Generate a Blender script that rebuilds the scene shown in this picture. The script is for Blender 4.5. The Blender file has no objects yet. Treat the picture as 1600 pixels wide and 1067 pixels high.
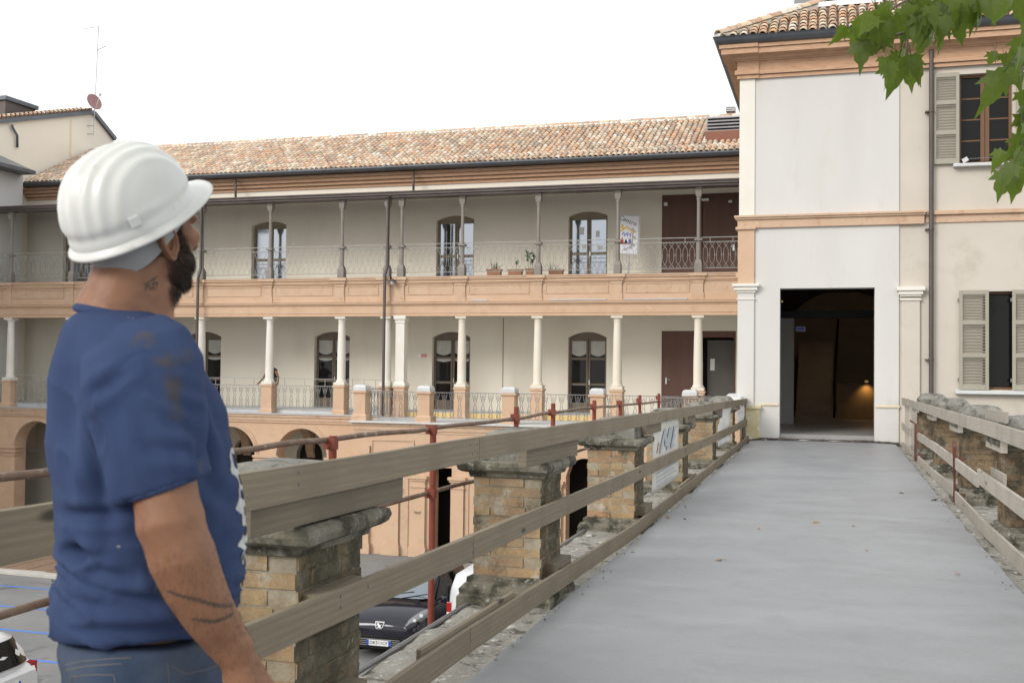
import bpy, bmesh, math, random
from mathutils import Vector, Matrix, noise
from mathutils.bvhtree import BVHTree
R = math.radians
random.seed(7)
scn = bpy.context.scene
col = scn.collection
# ------------------------------------------------------------------ camera
F = 1705.0
YAW, PIT, ROL = math.atan(501 / F), math.atan(44.1 / F), .0107
CAM = Vector((0, 0, 1.45))
_f = Vector((-math.sin(YAW) * math.cos(PIT), math.cos(YAW) * math.cos(PIT), math.sin(PIT)))
_r0 = Vector((math.cos(YAW), math.sin(YAW), 0))
_u0 = _r0.cross(_f)
_r = _r0 * math.cos(ROL) + _u0 * math.sin(ROL)
_u = _u0 * math.cos(ROL) - _r0 * math.sin(ROL)
cd = bpy.data.cameras.new('camera')
cam = bpy.data.objects.new('camera', cd)
col.objects.link(cam)
cam.matrix_world = Matrix(((_r.x, _u.x, -_f.x, CAM.x), (_r.y, _u.y, -_f.y, CAM.y), (_r.z, _u.z, -_f.z, CAM.z), (0, 0, 0, 1)))
cd.sensor_width = 36
cd.lens = F / 1600 * 36
cd.clip_start = .05
cd.clip_end = 1500
cd.dof.use_dof = True
cd.dof.focus_distance = 11
cd.dof.aperture_fstop = 9.0
scn.camera = cam
# ------------------------------------------------------------------ sky and sun (bright overcast)
SUN_EL, SUN_AZ = R(29), R(212)
w = bpy.data.worlds.new('World')
scn.world = w
w.use_nodes = True
nt = w.node_tree
bg = nt.nodes['Background']
sky = nt.nodes.new('ShaderNodeTexSky')
sky.sky_type = 'NISHITA'
sky.sun_disc = False
sky.sun_elevation = SUN_EL
sky.sun_rotation = SUN_AZ
sky.air_density = 1.5
sky.dust_density = 3
tc = nt.nodes.new('ShaderNodeTexCoord')
ns = nt.nodes.new('ShaderNodeTexNoise')
ns.inputs['Scale'].default_value = 2.2
ns.inputs['Detail'].default_value = 5
nt.links.new(tc.outputs['Generated'], ns.inputs['Vector'])
cr = nt.nodes.new('ShaderNodeValToRGB')
cr.color_ramp.elements[0].position = .3
cr.color_ramp.elements[0].color = (9.9, 10.05, 10.25, 1)
cr.color_ramp.elements[1].position = .7
cr.color_ramp.elements[1].color = (12.1, 12.15, 12.2, 1)
nt.links.new(ns.outputs['Fac'], cr.inputs['Fac'])
mx = nt.nodes.new('ShaderNodeMix')
mx.data_type = 'RGBA'
mx.inputs[0].default_value = .88          # cloud cover
nt.links.new(sky.outputs['Color'], mx.inputs[6])
nt.links.new(cr.outputs['Color'], mx.inputs[7])
nt.links.new(mx.outputs[2], bg.inputs['Color'])
bg.inputs['Strength'].default_value = .1
sl = bpy.data.lights.new('sun', 'SUN')
sl.energy = 1.5
sl.angle = R(22)
sl.color = (1, .96, .9)
sun = bpy.data.objects.new('sun', sl)
col.objects.link(sun)
sd = Vector((math.sin(SUN_AZ) * math.cos(SUN_EL), math.cos(SUN_AZ) * math.cos(SUN_EL), math.sin(SUN_EL)))
sun.rotation_euler = sd.to_track_quat('Z', 'Y').to_euler()
sun.location = sd * 50
scn.view_settings.view_transform = 'Standard'
scn.view_settings.look = 'None'
scn.view_settings.gamma = 1
scn.view_settings.use_curve_mapping = False
scn.view_settings.exposure = .36

# ------------------------------------------------------------------ measuring helpers (photo pixel -> point on a plane)
def ray(x, y): return _f + _r * ((x - 800) / F) + _u * ((533.5 - y) / F)
def atY(x, y, Y): d = ray(x, y); return CAM + d * ((Y - CAM.y) / d.y)
def atX(x, y, X): d = ray(x, y); return CAM + d * ((X - CAM.x) / d.x)
def atZ(x, y, Z): d = ray(x, y); return CAM + d * ((Z - CAM.z) / d.z)
def atD(x, y, D): return CAM + ray(x, y) * D

# ------------------------------------------------------------------ materials
def new_mat(name):
    m = bpy.data.materials.new(name)
    m.use_nodes = True
    t = m.node_tree
    return m, t, t.nodes['Principled BSDF']
def nd(t, typ, **kw):
    n = t.nodes.new(typ)
    for k, v in kw.items():
        if k[0] == '_': setattr(n, k[1:], v)
        else: n.inputs[k.replace('__', ' ')].default_value = v
    return n
def mixc(t, fac, a, b, mode='MIX'):
    n = t.nodes.new('ShaderNodeMix'); n.data_type = 'RGBA'; n.blend_type = mode
    for s, v in ((0, fac), (6, a), (7, b)):
        if hasattr(v, 'is_linked') or isinstance(v, bpy.types.NodeSocket): t.links.new(v, n.inputs[s])
        elif s == 0: n.inputs[0].default_value = v
        else: n.inputs[s].default_value = (*v[:3], 1)
    return n.outputs[2]
def ramp(t, fac, lo, hi):
    n = nd(t, 'ShaderNodeMapRange'); t.links.new(fac, n.inputs[0])
    n.inputs[1].default_value = lo; n.inputs[2].default_value = hi
    return n.outputs[0]
def coords(t, stretch=(1, 1, 1), rand=False, kind='Object'):
    c = nd(t, 'ShaderNodeTexCoord'); mp = nd(t, 'ShaderNodeMapping')
    t.links.new(c.outputs[kind], mp.inputs['Vector'])
    mp.inputs['Scale'].default_value = stretch
    if rand:
        oi = nd(t, 'ShaderNodeObjectInfo'); mu = nd(t, 'ShaderNodeMath', _operation='MULTIPLY'); mu.inputs[1].default_value = 57.0
        t.links.new(oi.outputs['Random'], mu.inputs[0])
        cb = nd(t, 'ShaderNodeCombineXYZ')
        for i in range(3): t.links.new(mu.outputs[0], cb.inputs[i])
        t.links.new(cb.outputs[0], mp.inputs['Location'])
    return mp.outputs[0]
def nz(t, vec, scale, detail=4, rough=.55, dist=0):
    n = nd(t, 'ShaderNodeTexNoise', Scale=scale, Detail=detail, Roughness=rough, Distortion=dist)
    t.links.new(vec, n.inputs['Vector'])
    return n.outputs['Fac']
def mul_(t, a, k):
    n = nd(t, 'ShaderNodeMath', _operation='MULTIPLY'); t.links.new(a, n.inputs[0]); n.inputs[1].default_value = k; return n.outputs[0]
def set_bump(t, b, h, strength, dist=.01):
    n = nd(t, 'ShaderNodeBump', Strength=strength, Distance=dist)
    t.links.new(h, n.inputs['Height']); t.links.new(n.outputs[0], b.inputs['Normal'])
def surf(name, c1, c2=None, scale=3, rough=.8, bump=.25, bscale=80, bdist=.004, c3=None, s3=6, lo3=.55, hi3=.7, c4=None, s4=15, lo4=.6, hi4=.68,
         metal=0, spec=.35, stretch=(1, 1, 1), rand=False, hue=None, attr=None, rvar=0, kind='Object'):
    m, t, b = new_mat(name)
    v = coords(t, stretch, rand, kind)
    c2 = c2 or c1
    n1 = nz(t, v, scale, 6)
    cc = mixc(t, ramp(t, n1, .3, .7), c1, c2)
    if attr:
        a = nd(t, 'ShaderNodeAttribute', _attribute_name=attr)
        cc = mixc(t, .75, cc, a.outputs['Color'], 'MIX')
    if hue:
        oi = nd(t, 'ShaderNodeObjectInfo'); rp = nd(t, 'ShaderNodeValToRGB'); e = rp.color_ramp.elements
        rp.color_ramp.interpolation = 'CONSTANT'
        while len(e) < len(hue): e.new(.5)
        for i, h in enumerate(hue): e[i].position = i / len(hue); e[i].color = (*h, 1)
        t.links.new(oi.outputs['Random'], rp.inputs['Fac'])
        cc = mixc(t, .8, cc, rp.outputs['Color'])
    if c3: cc = mixc(t, ramp(t, nz(t, v, s3, 6, .65), lo3, hi3), cc, c3)
    if c4: cc = mixc(t, ramp(t, nz(t, v, s4, 8, .7), lo4, hi4), cc, c4)
    t.links.new(cc, b.inputs['Base Color'])
    b.inputs['Roughness'].default_value = rough
    b.inputs['Metallic'].default_value = metal
    b.inputs['Specular IOR Level'].default_value = spec
    if rvar:
        rr = nd(t, 'ShaderNodeMapRange'); t.links.new(n1, rr.inputs[0])
        rr.inputs[3].default_value = rough - rvar; rr.inputs[4].default_value = rough + rvar
        t.links.new(rr.outputs[0], b.inputs['Roughness'])
    if bump: set_bump(t, b, nz(t, v, bscale, 6, .65), bump, bdist)
    return m

M = {}
M['asphalt'] = surf('asphalt', (.17, .17, .168), (.24, .24, .235), .45, .85, .4, 90, .006, c3=(.11, .11, .11), s3=.8, lo3=.56, hi3=.66, c4=(.3, .3, .29), s4=2.2, lo4=.62, hi4=.72)
M['blue_paint'] = surf('blue_paint', (.06, .2, .66), (.1, .26, .7), 2, .7, .2, 60, c3=(.2, .2, .21), s3=5, lo3=.6, hi3=.68)
M['kerb'] = surf('kerb_stone', (.5, .48, .45), (.4, .39, .36), 2, .85)
M['paver'] = surf('paver', (.20, .135, .09), (.26, .18, .12), 6, .85, .3, 60, rand=True)
M['paver_joint'] = surf('paver_joint', (.5, .46, .4), (.42, .38, .33), 4, .9)
M['plaster_white'] = surf('plaster_white', (.57, .558, .535), (.615, .603, .582), .7, .9, .12, 40, .004, c3=(.58, .55, .49), s3=.9, lo3=.58, hi3=.8, c4=(.53, .505, .46), s4=2.3, lo4=.58, hi4=.85, stretch=(1.6, 1, .45))
M['plaster_beige'] = surf('plaster_beige', (.52, .475, .41), (.58, .53, .465), .8, .9, .12, 40, .004, c3=(.465, .42, .355), s3=1.3, lo3=.55, hi3=.75)
M['plaster_gallery'] = surf('plaster_gallery', (.70, .655, .565), (.75, .705, .615), .6, .9, .1, 30, .004, c3=(.64, .59, .50), s3=.7, lo3=.5, hi3=.8, stretch=(1, 1, .35))
M['cream'] = surf('plaster_cream', (.76, .71, .60), (.8, .75, .65), .7, .9, .1)
M['base_yellow'] = surf('stained_base', (.66, .6, .42), (.55, .46, .22), 3, .9, .3, c3=(.7, .68, .62), s3=5, lo3=.5, hi3=.6)
M['terracotta'] = surf('terracotta_paint', (.545, .37, .25), (.595, .425, .298), 1.2, .85, .2, 40, .004, c3=(.50, .335, .225), s3=2.2, lo3=.52, hi3=.75, c4=(.70, .53, .40), s4=3.3, lo4=.6, hi4=.8)
M['terracotta2'] = surf('terracotta_worn', (.51, .355, .245), (.57, .415, .295), 2.2, .85, .3, 30, .006, c3=(.44, .25, .16), s3=5, lo3=.55, hi3=.75, c4=(.68, .50, .38), s4=7, lo4=.6, hi4=.72)
M['brick_cornice'] = surf('brick_cornice', (.47, .285, .18), (.55, .365, .24), 3, .85, .35, 30, .008, c3=(.36, .20, .12), s3=7, lo3=.55, hi3=.7, stretch=(1, 1, 6))
M['column'] = surf('column_paint', (.74, .72, .67), (.70, .665, .585), 1.5, .8, .1)
M['column_warm'] = surf('column_paint_warm', (.72, .68, .59), (.69, .62, .51), 1.2, .8, .1)
M['white_stone'] = surf('white_stone', (.62, .63, .63), (.54, .55, .555), 3, .8, .2, c3=(.42, .42, .4), s3=9, lo3=.6, hi3=.75)
M['lead'] = surf('lead_sheet', (.42, .43, .45), (.52, .53, .55), 2, .5, .1, metal=.3)
M['gutter'] = surf('gutter_metal', (.085, .095, .11), (.12, .13, .145), 2, .4, .05, metal=.4, spec=.5)
M['brown_metal'] = surf('brown_metal', (.085, .07, .065), (.12, .10, .095), 2, .5, .05, metal=.3)
M['post_paint'] = surf('post_paint', (.21, .19, .17), (.26, .24, .215), 3, .6, .1)
M['iron'] = surf('iron_grey', (.20, .20, .195), (.26, .255, .25), 5, .6, .1, metal=.2)
M['iron_pale'] = surf('iron_pale', (.30, .30, .285), (.36, .36, .345), 5, .6, .1, metal=.2)
M['frame_olive'] = surf('door_frame', (.20, .165, .115), (.24, .20, .145), 4, .6, .1)
M['frame_dark'] = surf('door_frame_dark', (.14, .112, .085), (.17, .138, .105), 4, .6, .1)
M['door_brown'] = surf('metal_door_brown', (.105, .052, .038), (.13, .068, .05), 1.2, .55, .05, stretch=(3, 3, .5))
M['shutter'] = surf('shutter_paint', (.325, .30, .245), (.36, .335, .275), 3, .55, .1)
M['win_wood'] = surf('window_wood', (.135, .07, .036), (.17, .09, .05), 6, .5, .1, stretch=(6, 6, 1))
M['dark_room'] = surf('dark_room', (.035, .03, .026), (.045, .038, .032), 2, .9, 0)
M['hall_wall'] = surf('hall_wall', (.30, .25, .20), (.36, .30, .245), 2, .9, .1)
M['hall_white'] = surf('hall_white', (.5, .49, .47), (.55, .54, .52), 1, .9, .1)
M['hall_floor'] = surf('hall_floor', (.27, .265, .26), (.32, .315, .31), 1.5, .35, .05, stretch=(.3, 4, 1))
M['hall_wood'] = surf('hall_wood', (.19, .115, .05), (.25, .155, .07), 3, .5, .1)
M['rubble'] = surf('rubble', (.05, .045, .042), (.16, .13, .11), 14, .95, .9, 40, .03, c3=(.4, .37, .33), s3=12, lo3=.6, hi3=.66)
M['white_plastic'] = surf('white_plastic', (.8, .8, .8), None, 1, .5, 0)
M['black_plastic'] = surf('black_plastic', (.012, .012, .014), None, 1, .45, 0)
M['red_plastic'] = surf('red_sign', (.55, .04, .03), None, 1, .5, 0)
M['steel'] = surf('steel', (.6, .6, .6), None, 1, .3, 0, metal=.9)
M['curtain'] = surf('curtain', (.42, .42, .39), (.5, .5, .47), 4, .9, .4, 20, .02)
M['paper'] = surf('paper', (.78, .78, .77), (.7, .7, .69), 3, .8, .2, 12, .01)
M['terracotta_pot'] = surf('terracotta_pot', (.33, .16, .09), (.40, .21, .12), 6, .85, .2)
M['plant'] = surf('plant_leaf', (.05, .11, .03), (.09, .17, .05), 8, .5, .1)
M['rust_red'] = surf('rust_red_paint', (.17, .035, .022), (.24, .06, .036), 6, .55, .3, 60, .003, c3=(.11, .06, .045), s3=18, lo3=.6, hi3=.68, c4=(.4, .3, .24), s4=30, lo4=.7, hi4=.74)
M['rust_tube'] = surf('rusty_tube', (.14, .085, .06), (.22, .15, .11), 8, .7, .5, 90, .003, c3=(.33, .30, .26), s3=14, lo3=.56, hi3=.68, c4=(.07, .045, .035), s4=25, lo4=.6, hi4=.7)
M['brown_post'] = surf('brown_painted_steel', (.10, .042, .03), (.14, .06, .045), 6, .5, .1)
M['mortar'] = surf('mortar', (.40, .345, .25), (.32, .265, .18), 9, .95, .6, 60, .01, c3=(.5, .46, .38), s3=8, lo3=.56, hi3=.64, c4=(.10, .09, .06), s4=5, lo4=.56, hi4=.68)
M['pillar_stone'] = surf('mossy_stone', (.13, .12, .085), (.23, .215, .175), 7, .95, .8, 45, .012, c3=(.05, .048, .035), s3=6, lo3=.47, hi3=.6, c4=(.36, .35, .315), s4=22, lo4=.58, hi4=.65)
M['cap_stone'] = surf('grey_cap_stone', (.17, .165, .145), (.25, .24, .215), 6, .95, .6, 60, .008, c3=(.08, .078, .06), s3=7, lo3=.5, hi3=.64, c4=(.40, .39, .36), s4=30, lo4=.60, hi4=.68)
M['ledge'] = surf('old_ledge', (.36, .345, .31), (.27, .255, .22), 5, .95, .9, 40, .02, c3=(.12, .115, .09), s3=7, lo3=.54, hi3=.64, c4=(.6, .585, .55), s4=11, lo4=.58, hi4=.64)
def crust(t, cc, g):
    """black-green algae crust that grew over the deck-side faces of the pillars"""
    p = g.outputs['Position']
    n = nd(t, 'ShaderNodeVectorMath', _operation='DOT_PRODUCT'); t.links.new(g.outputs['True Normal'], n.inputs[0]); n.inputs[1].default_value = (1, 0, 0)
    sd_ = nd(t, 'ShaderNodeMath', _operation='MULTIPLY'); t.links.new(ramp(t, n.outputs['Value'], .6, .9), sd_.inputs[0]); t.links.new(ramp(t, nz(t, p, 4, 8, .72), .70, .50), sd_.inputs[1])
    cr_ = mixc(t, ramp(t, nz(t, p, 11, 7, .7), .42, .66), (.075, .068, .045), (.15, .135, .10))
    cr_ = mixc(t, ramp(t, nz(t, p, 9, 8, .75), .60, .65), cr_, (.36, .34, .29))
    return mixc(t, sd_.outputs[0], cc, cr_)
def pillar_mortar(damp=False):
    m, t, b = new_mat('damp_mortar' if damp else 'pillar_mortar')
    g = nd(t, 'ShaderNodeNewGeometry'); p = g.outputs['Position']
    cc = mixc(t, ramp(t, nz(t, p, 9, 6), .3, .7), (.44, .395, .31), (.34, .29, .215))
    cc = mixc(t, ramp(t, nz(t, p, 3.6, 6, .65), .52, .68), cc, (.34, .25, .15))
    cc = mixc(t, ramp(t, nz(t, p, 5.5, 8, .72), .56, .63), cc, (.50, .455, .37))
    cc = mixc(t, ramp(t, nz(t, p, 3.4, 8, .74), .55, .66), cc, (.085, .078, .055))
    cc = mixc(t, mul_(t, ramp(t, nz(t, p, 2.2, 8, .75), .42, .62), .6), cc, (.15, .125, .09))
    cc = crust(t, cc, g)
    if damp: cc = mixc(t, .5, cc, (.12, .09, .06)); cc = mixc(t, ramp(t, nz(t, p, 2.6, 8, .74), .42, .58), cc, (.07, .058, .04))
    t.links.new(cc, b.inputs['Base Color']); b.inputs['Roughness'].default_value = .95; b.inputs['Specular IOR Level'].default_value = .2
    set_bump(t, b, nz(t, p, 50, 6, .7), .8, .012)
    return m
def brick_mat(damp=False):
    m, t, b = new_mat('damp_brick' if damp else 'old_brick')
    oi = nd(t, 'ShaderNodeObjectInfo')
    rp = nd(t, 'ShaderNodeValToRGB'); rp.color_ramp.interpolation = 'CONSTANT'
    cs = [(.40, .225, .12), (.40, .26, .135), (.42, .30, .16), (.40, .20, .10), (.40, .27, .14), (.34, .20, .12), (.42, .29, .18), (.36, .25, .14)]
    e = rp.color_ramp.elements
    while len(e) < len(cs): e.new(.5)
    for i, c in enumerate(cs): e[i].position = i / len(cs); e[i].color = (*c, 1)
    t.links.new(oi.outputs['Random'], rp.inputs['Fac'])
    g = nd(t, 'ShaderNodeNewGeometry')
    p = g.outputs['Position']
    v = coords(t, rand=True)
    cc = mixc(t, ramp(t, nz(t, v, 14, 5), .35, .75), rp.outputs['Color'], (.47, .34, .21))
    cc = mixc(t, ramp(t, nz(t, p, 3.6, 6, .65), .52, .68), cc, (.355, .26, .15))       # ochre lichen
    cc = mixc(t, ramp(t, nz(t, p, 5.5, 8, .72), .56, .63), cc, (.50, .455, .37))         # lime remains
    cc = mixc(t, ramp(t, nz(t, p, 3.4, 8, .74), .55, .66), cc, (.085, .078, .055))       # black crust
    cc = mixc(t, mul_(t, ramp(t, nz(t, p, 2.2, 8, .75), .42, .62), .6), cc, (.15, .125, .09))
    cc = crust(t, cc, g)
    if damp:
        cc = mixc(t, .45, cc, (.13, .085, .05)); cc = mixc(t, ramp(t, nz(t, p, 2.6, 8, .74), .42, .58), cc, (.07, .058, .04))
    t.links.new(cc, b.inputs['Base Color'])
    b.inputs['Roughness'].default_value = .92
    b.inputs['Specular IOR Level'].default_value = .2
    set_bump(t, b, nz(t, p, 60, 6, .7), .8, .01)
    return m
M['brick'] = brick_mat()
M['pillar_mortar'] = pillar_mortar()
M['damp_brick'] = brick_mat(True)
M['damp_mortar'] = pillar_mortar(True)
def wood_mat(name, a, bb, dark, rough=.75):
    m, t, b = new_mat(name)
    v = coords(t, (1, 1, 1), True)
    mp = nd(t, 'ShaderNodeMapping'); t.links.new(v, mp.inputs['Vector']); mp.inputs['Scale'].default_value = (14, .5, 14)
    dn = nz(t, v, 2.2, 2)
    wv = nd(t, 'ShaderNodeTexWave', Scale=.8, Distortion=7.0, Detail=3.0); wv.bands_direction = 'Z'
    t.links.new(mp.outputs[0], wv.inputs['Vector'])
    g = nz(t, mp.outputs[0], 6, 5, .6)
    cc = mixc(t, wv.outputs['Fac'], a, bb)
    cc = mixc(t, mul_(t, ramp(t, g, .45, .8), .55), cc, dark)
    cc = mixc(t, ramp(t, dn, .45, .75), cc, tuple(.75 * x for x in a))
    vk = nd(t, 'ShaderNodeTexVoronoi', Scale=1.6); mk = nd(t, 'ShaderNodeMapping'); t.links.new(v, mk.inputs['Vector']); mk.inputs['Scale'].default_value = (2, 1.2, 4); t.links.new(mk.outputs[0], vk.inputs['Vector'])
    cc = mixc(t, ramp(t, vk.outputs['Distance'], .13, .07), cc, tuple(.45 * x for x in dark))
    oi = nd(t, 'ShaderNodeObjectInfo'); hs = nd(t, 'ShaderNodeHueSaturation'); t.links.new(ramp(t, oi.outputs['Random'], -4.5, 1.2), hs.inputs['Value']); t.links.new(cc, hs.inputs['Color'])
    t.links.new(hs.outputs[0], b.inputs['Base Color'])
    b.inputs['Roughness'].default_value = rough
    b.inputs['Specular IOR Level'].default_value = .25
    set_bump(t, b, g, .5, .004)
    return m
M['plank'] = wood_mat('weathered_plank', (.285, .24, .172), (.25, .208, .148), (.165, .14, .108))
M['plank_grey'] = wood_mat('grey_plank', (.235, .20, .15), (.20, .17, .125), (.12, .105, .08))
M['plank_pale'] = wood_mat('pale_plank', (.47, .43, .37), (.43, .39, .33), (.33, .295, .25))
def screed_mat():
    m, t, b = new_mat('screed')
    v = coords(t)
    cc = mixc(t, ramp(t, nz(t, v, .9, 6, .6, .6), .3, .7), (.245, .253, .265), (.28, .288, .30))
    ms = nd(t, 'ShaderNodeMapping'); t.links.new(v, ms.inputs['Vector']); ms.inputs['Scale'].default_value = (.55, 1.25, 1); ms.inputs['Rotation'].default_value = (0, 0, .12)
    st = nz(t, ms.outputs[0], 1.1, 4, .5, 1.4)
    cc = mixc(t, ramp(t, st, .4, .7), cc, (.305, .313, .325))
    cc = mixc(t, mul_(t, ramp(t, nz(t, v, 2.4, 7, .7, .4), .5, .75), .5), cc, (.20, .204, .21))
    cc = mixc(t, ramp(t, nz(t, v, 60, 3), .66, .74), cc, (.16, .16, .16))
    cc = mixc(t, mul_(t, ramp(t, nz(t, v, 130, 2), .66, .72), .6), cc, (.42, .42, .42))
    t.links.new(cc, b.inputs['Base Color'])
    rr = nd(t, 'ShaderNodeMapRange'); t.links.new(st, rr.inputs[0]); rr.inputs[3].default_value = .38; rr.inputs[4].default_value = .58
    t.links.new(rr.outputs[0], b.inputs['Roughness'])
    b.inputs['Specular IOR Level'].default_value = .4
    ad = nd(t, 'ShaderNodeMath', _operation='MULTIPLY_ADD'); t.links.new(st, ad.inputs[0]); ad.inputs[1].default_value = 2.2; t.links.new(nz(t, v, 40, 5), ad.inputs[2])
    set_bump(t, b, ad.outputs[0], .22, .006)
    return m
M['screed'] = screed_mat()
TILE = [(.55, .33, .20), (.60, .41, .26), (.64, .50, .35), (.42, .28, .19), (.66, .57, .44), (.50, .40, .30), (.36, .30, .23), (.62, .36, .19), (.72, .66, .57), (.54, .37, .27), (.62, .52, .36), (.48, .30, .21)]
M['roof_tile'] = surf('roof_tile', (.5, .33, .22), (.56, .40, .28), 5, .85, .4, 40, .01, hue=TILE, rand=True, c3=(.24, .21, .17), s3=7, lo3=.56, hi3=.7, c4=(.66, .63, .56), s4=13, lo4=.62, hi4=.68)
M['roof_far'] = surf('roof_tile_far', (.56, .46, .37), (.62, .52, .43), 5, .85, .3, 30, .01, attr='tint', c3=(.26, .23, .19), s3=6, lo3=.58, hi3=.72)
M['roof_under'] = surf('roof_bed', (.22, .14, .10), (.17, .12, .09), 4, .9, .3)
M['ridge_mortar'] = surf('ridge_mortar', (.72, .70, .66), (.62, .59, .54), 3, .9, .3)
def glass(name, c, rough=.04, metal=0, spec=.5):
    m, t, b = new_mat(name)
    b.inputs['Base Color'].default_value = (*c, 1); b.inputs['Roughness'].default_value = rough
    b.inputs['Metallic'].default_value = metal; b.inputs['Specular IOR Level'].default_value = spec
    v = coords(t); set_bump(t, b, nz(t, v, 1.2, 2), .03, .02)
    return m
M['pane_dark'] = glass('pane_dark', (.008, .009, .008), .04, 0, .2)
M['pane_grey'] = glass('pane_grey', (.014, .014, .014), .06, 0, .25)
M['pane_sky'] = glass('pane_reflecting', (.36, .40, .46), .05, .85)
M['car_black'] = glass('car_paint_black', (.022, .022, .032), .10, .35, .6); 
M['car_white'] = glass('car_paint_white', (.66, .66, .66), .2)
M['van_white'] = glass('van_paint_white', (.58, .59, .61), .25)
M['car_glass'] = glass('car_glass', (.22, .25, .28), .04, .6)
M['lamp_clear'] = glass('headlight_lens', (.22, .23, .24), .1, .5)
M['lamp_red'] = glass('tail_lamp', (.35, .012, .01), .1)
M['rubber'] = surf('rubber', (.02, .02, .02), None, 1, .8, .1)
M['plate_white'] = surf('plate_white', (.75, .75, .74), None, 1, .4, 0)
M['plate_blue'] = surf('plate_blue', (.02, .08, .42), None, 1, .4, 0)
M['ink'] = surf('ink', (.02, .02, .025), None, 1, .6, 0)
def leaf_mat(name, a, bb):
    m, t, b = new_mat(name)
    v = coords(t, rand=True)
    cc = mixc(t, ramp(t, nz(t, v, 12, 4), .3, .7), a, bb)
    oi = nd(t, 'ShaderNodeObjectInfo'); hs = nd(t, 'ShaderNodeHueSaturation'); t.links.new(ramp(t, oi.outputs['Random'], -1.2, 1.3), hs.inputs['Value']); t.links.new(cc, hs.inputs['Color'])
    t.links.new(hs.outputs[0], b.inputs['Base Color']); b.inputs['Roughness'].default_value = .38
    tr = nd(t, 'ShaderNodeBsdfTranslucent'); t.links.new(mixc(t, .35, hs.outputs[0], (.25, .4, .03)), tr.inputs['Color'])
    ms = nd(t, 'ShaderNodeMixShader'); ms.inputs[0].default_value = .5
    t.links.new(b.outputs[0], ms.inputs[1]); t.links.new(tr.outputs[0], ms.inputs[2])
    t.links.new(ms.outputs[0], t.nodes['Material Output'].inputs['Surface'])
    set_bump(t, b, nz(t, v, 35, 4), .25, .004)
    return m
M['leaf'] = leaf_mat('maple_leaf', (.135, .20, .028), (.21, .285, .045))
M['dry_leaf'] = surf('dry_leaf', (.34, .19, .07), (.24, .13, .05), 20, .8, .3)
M['bark'] = surf('bark', (.13, .105, .08), (.2, .17, .13), 9, .95, .8, 40, .01)

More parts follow.
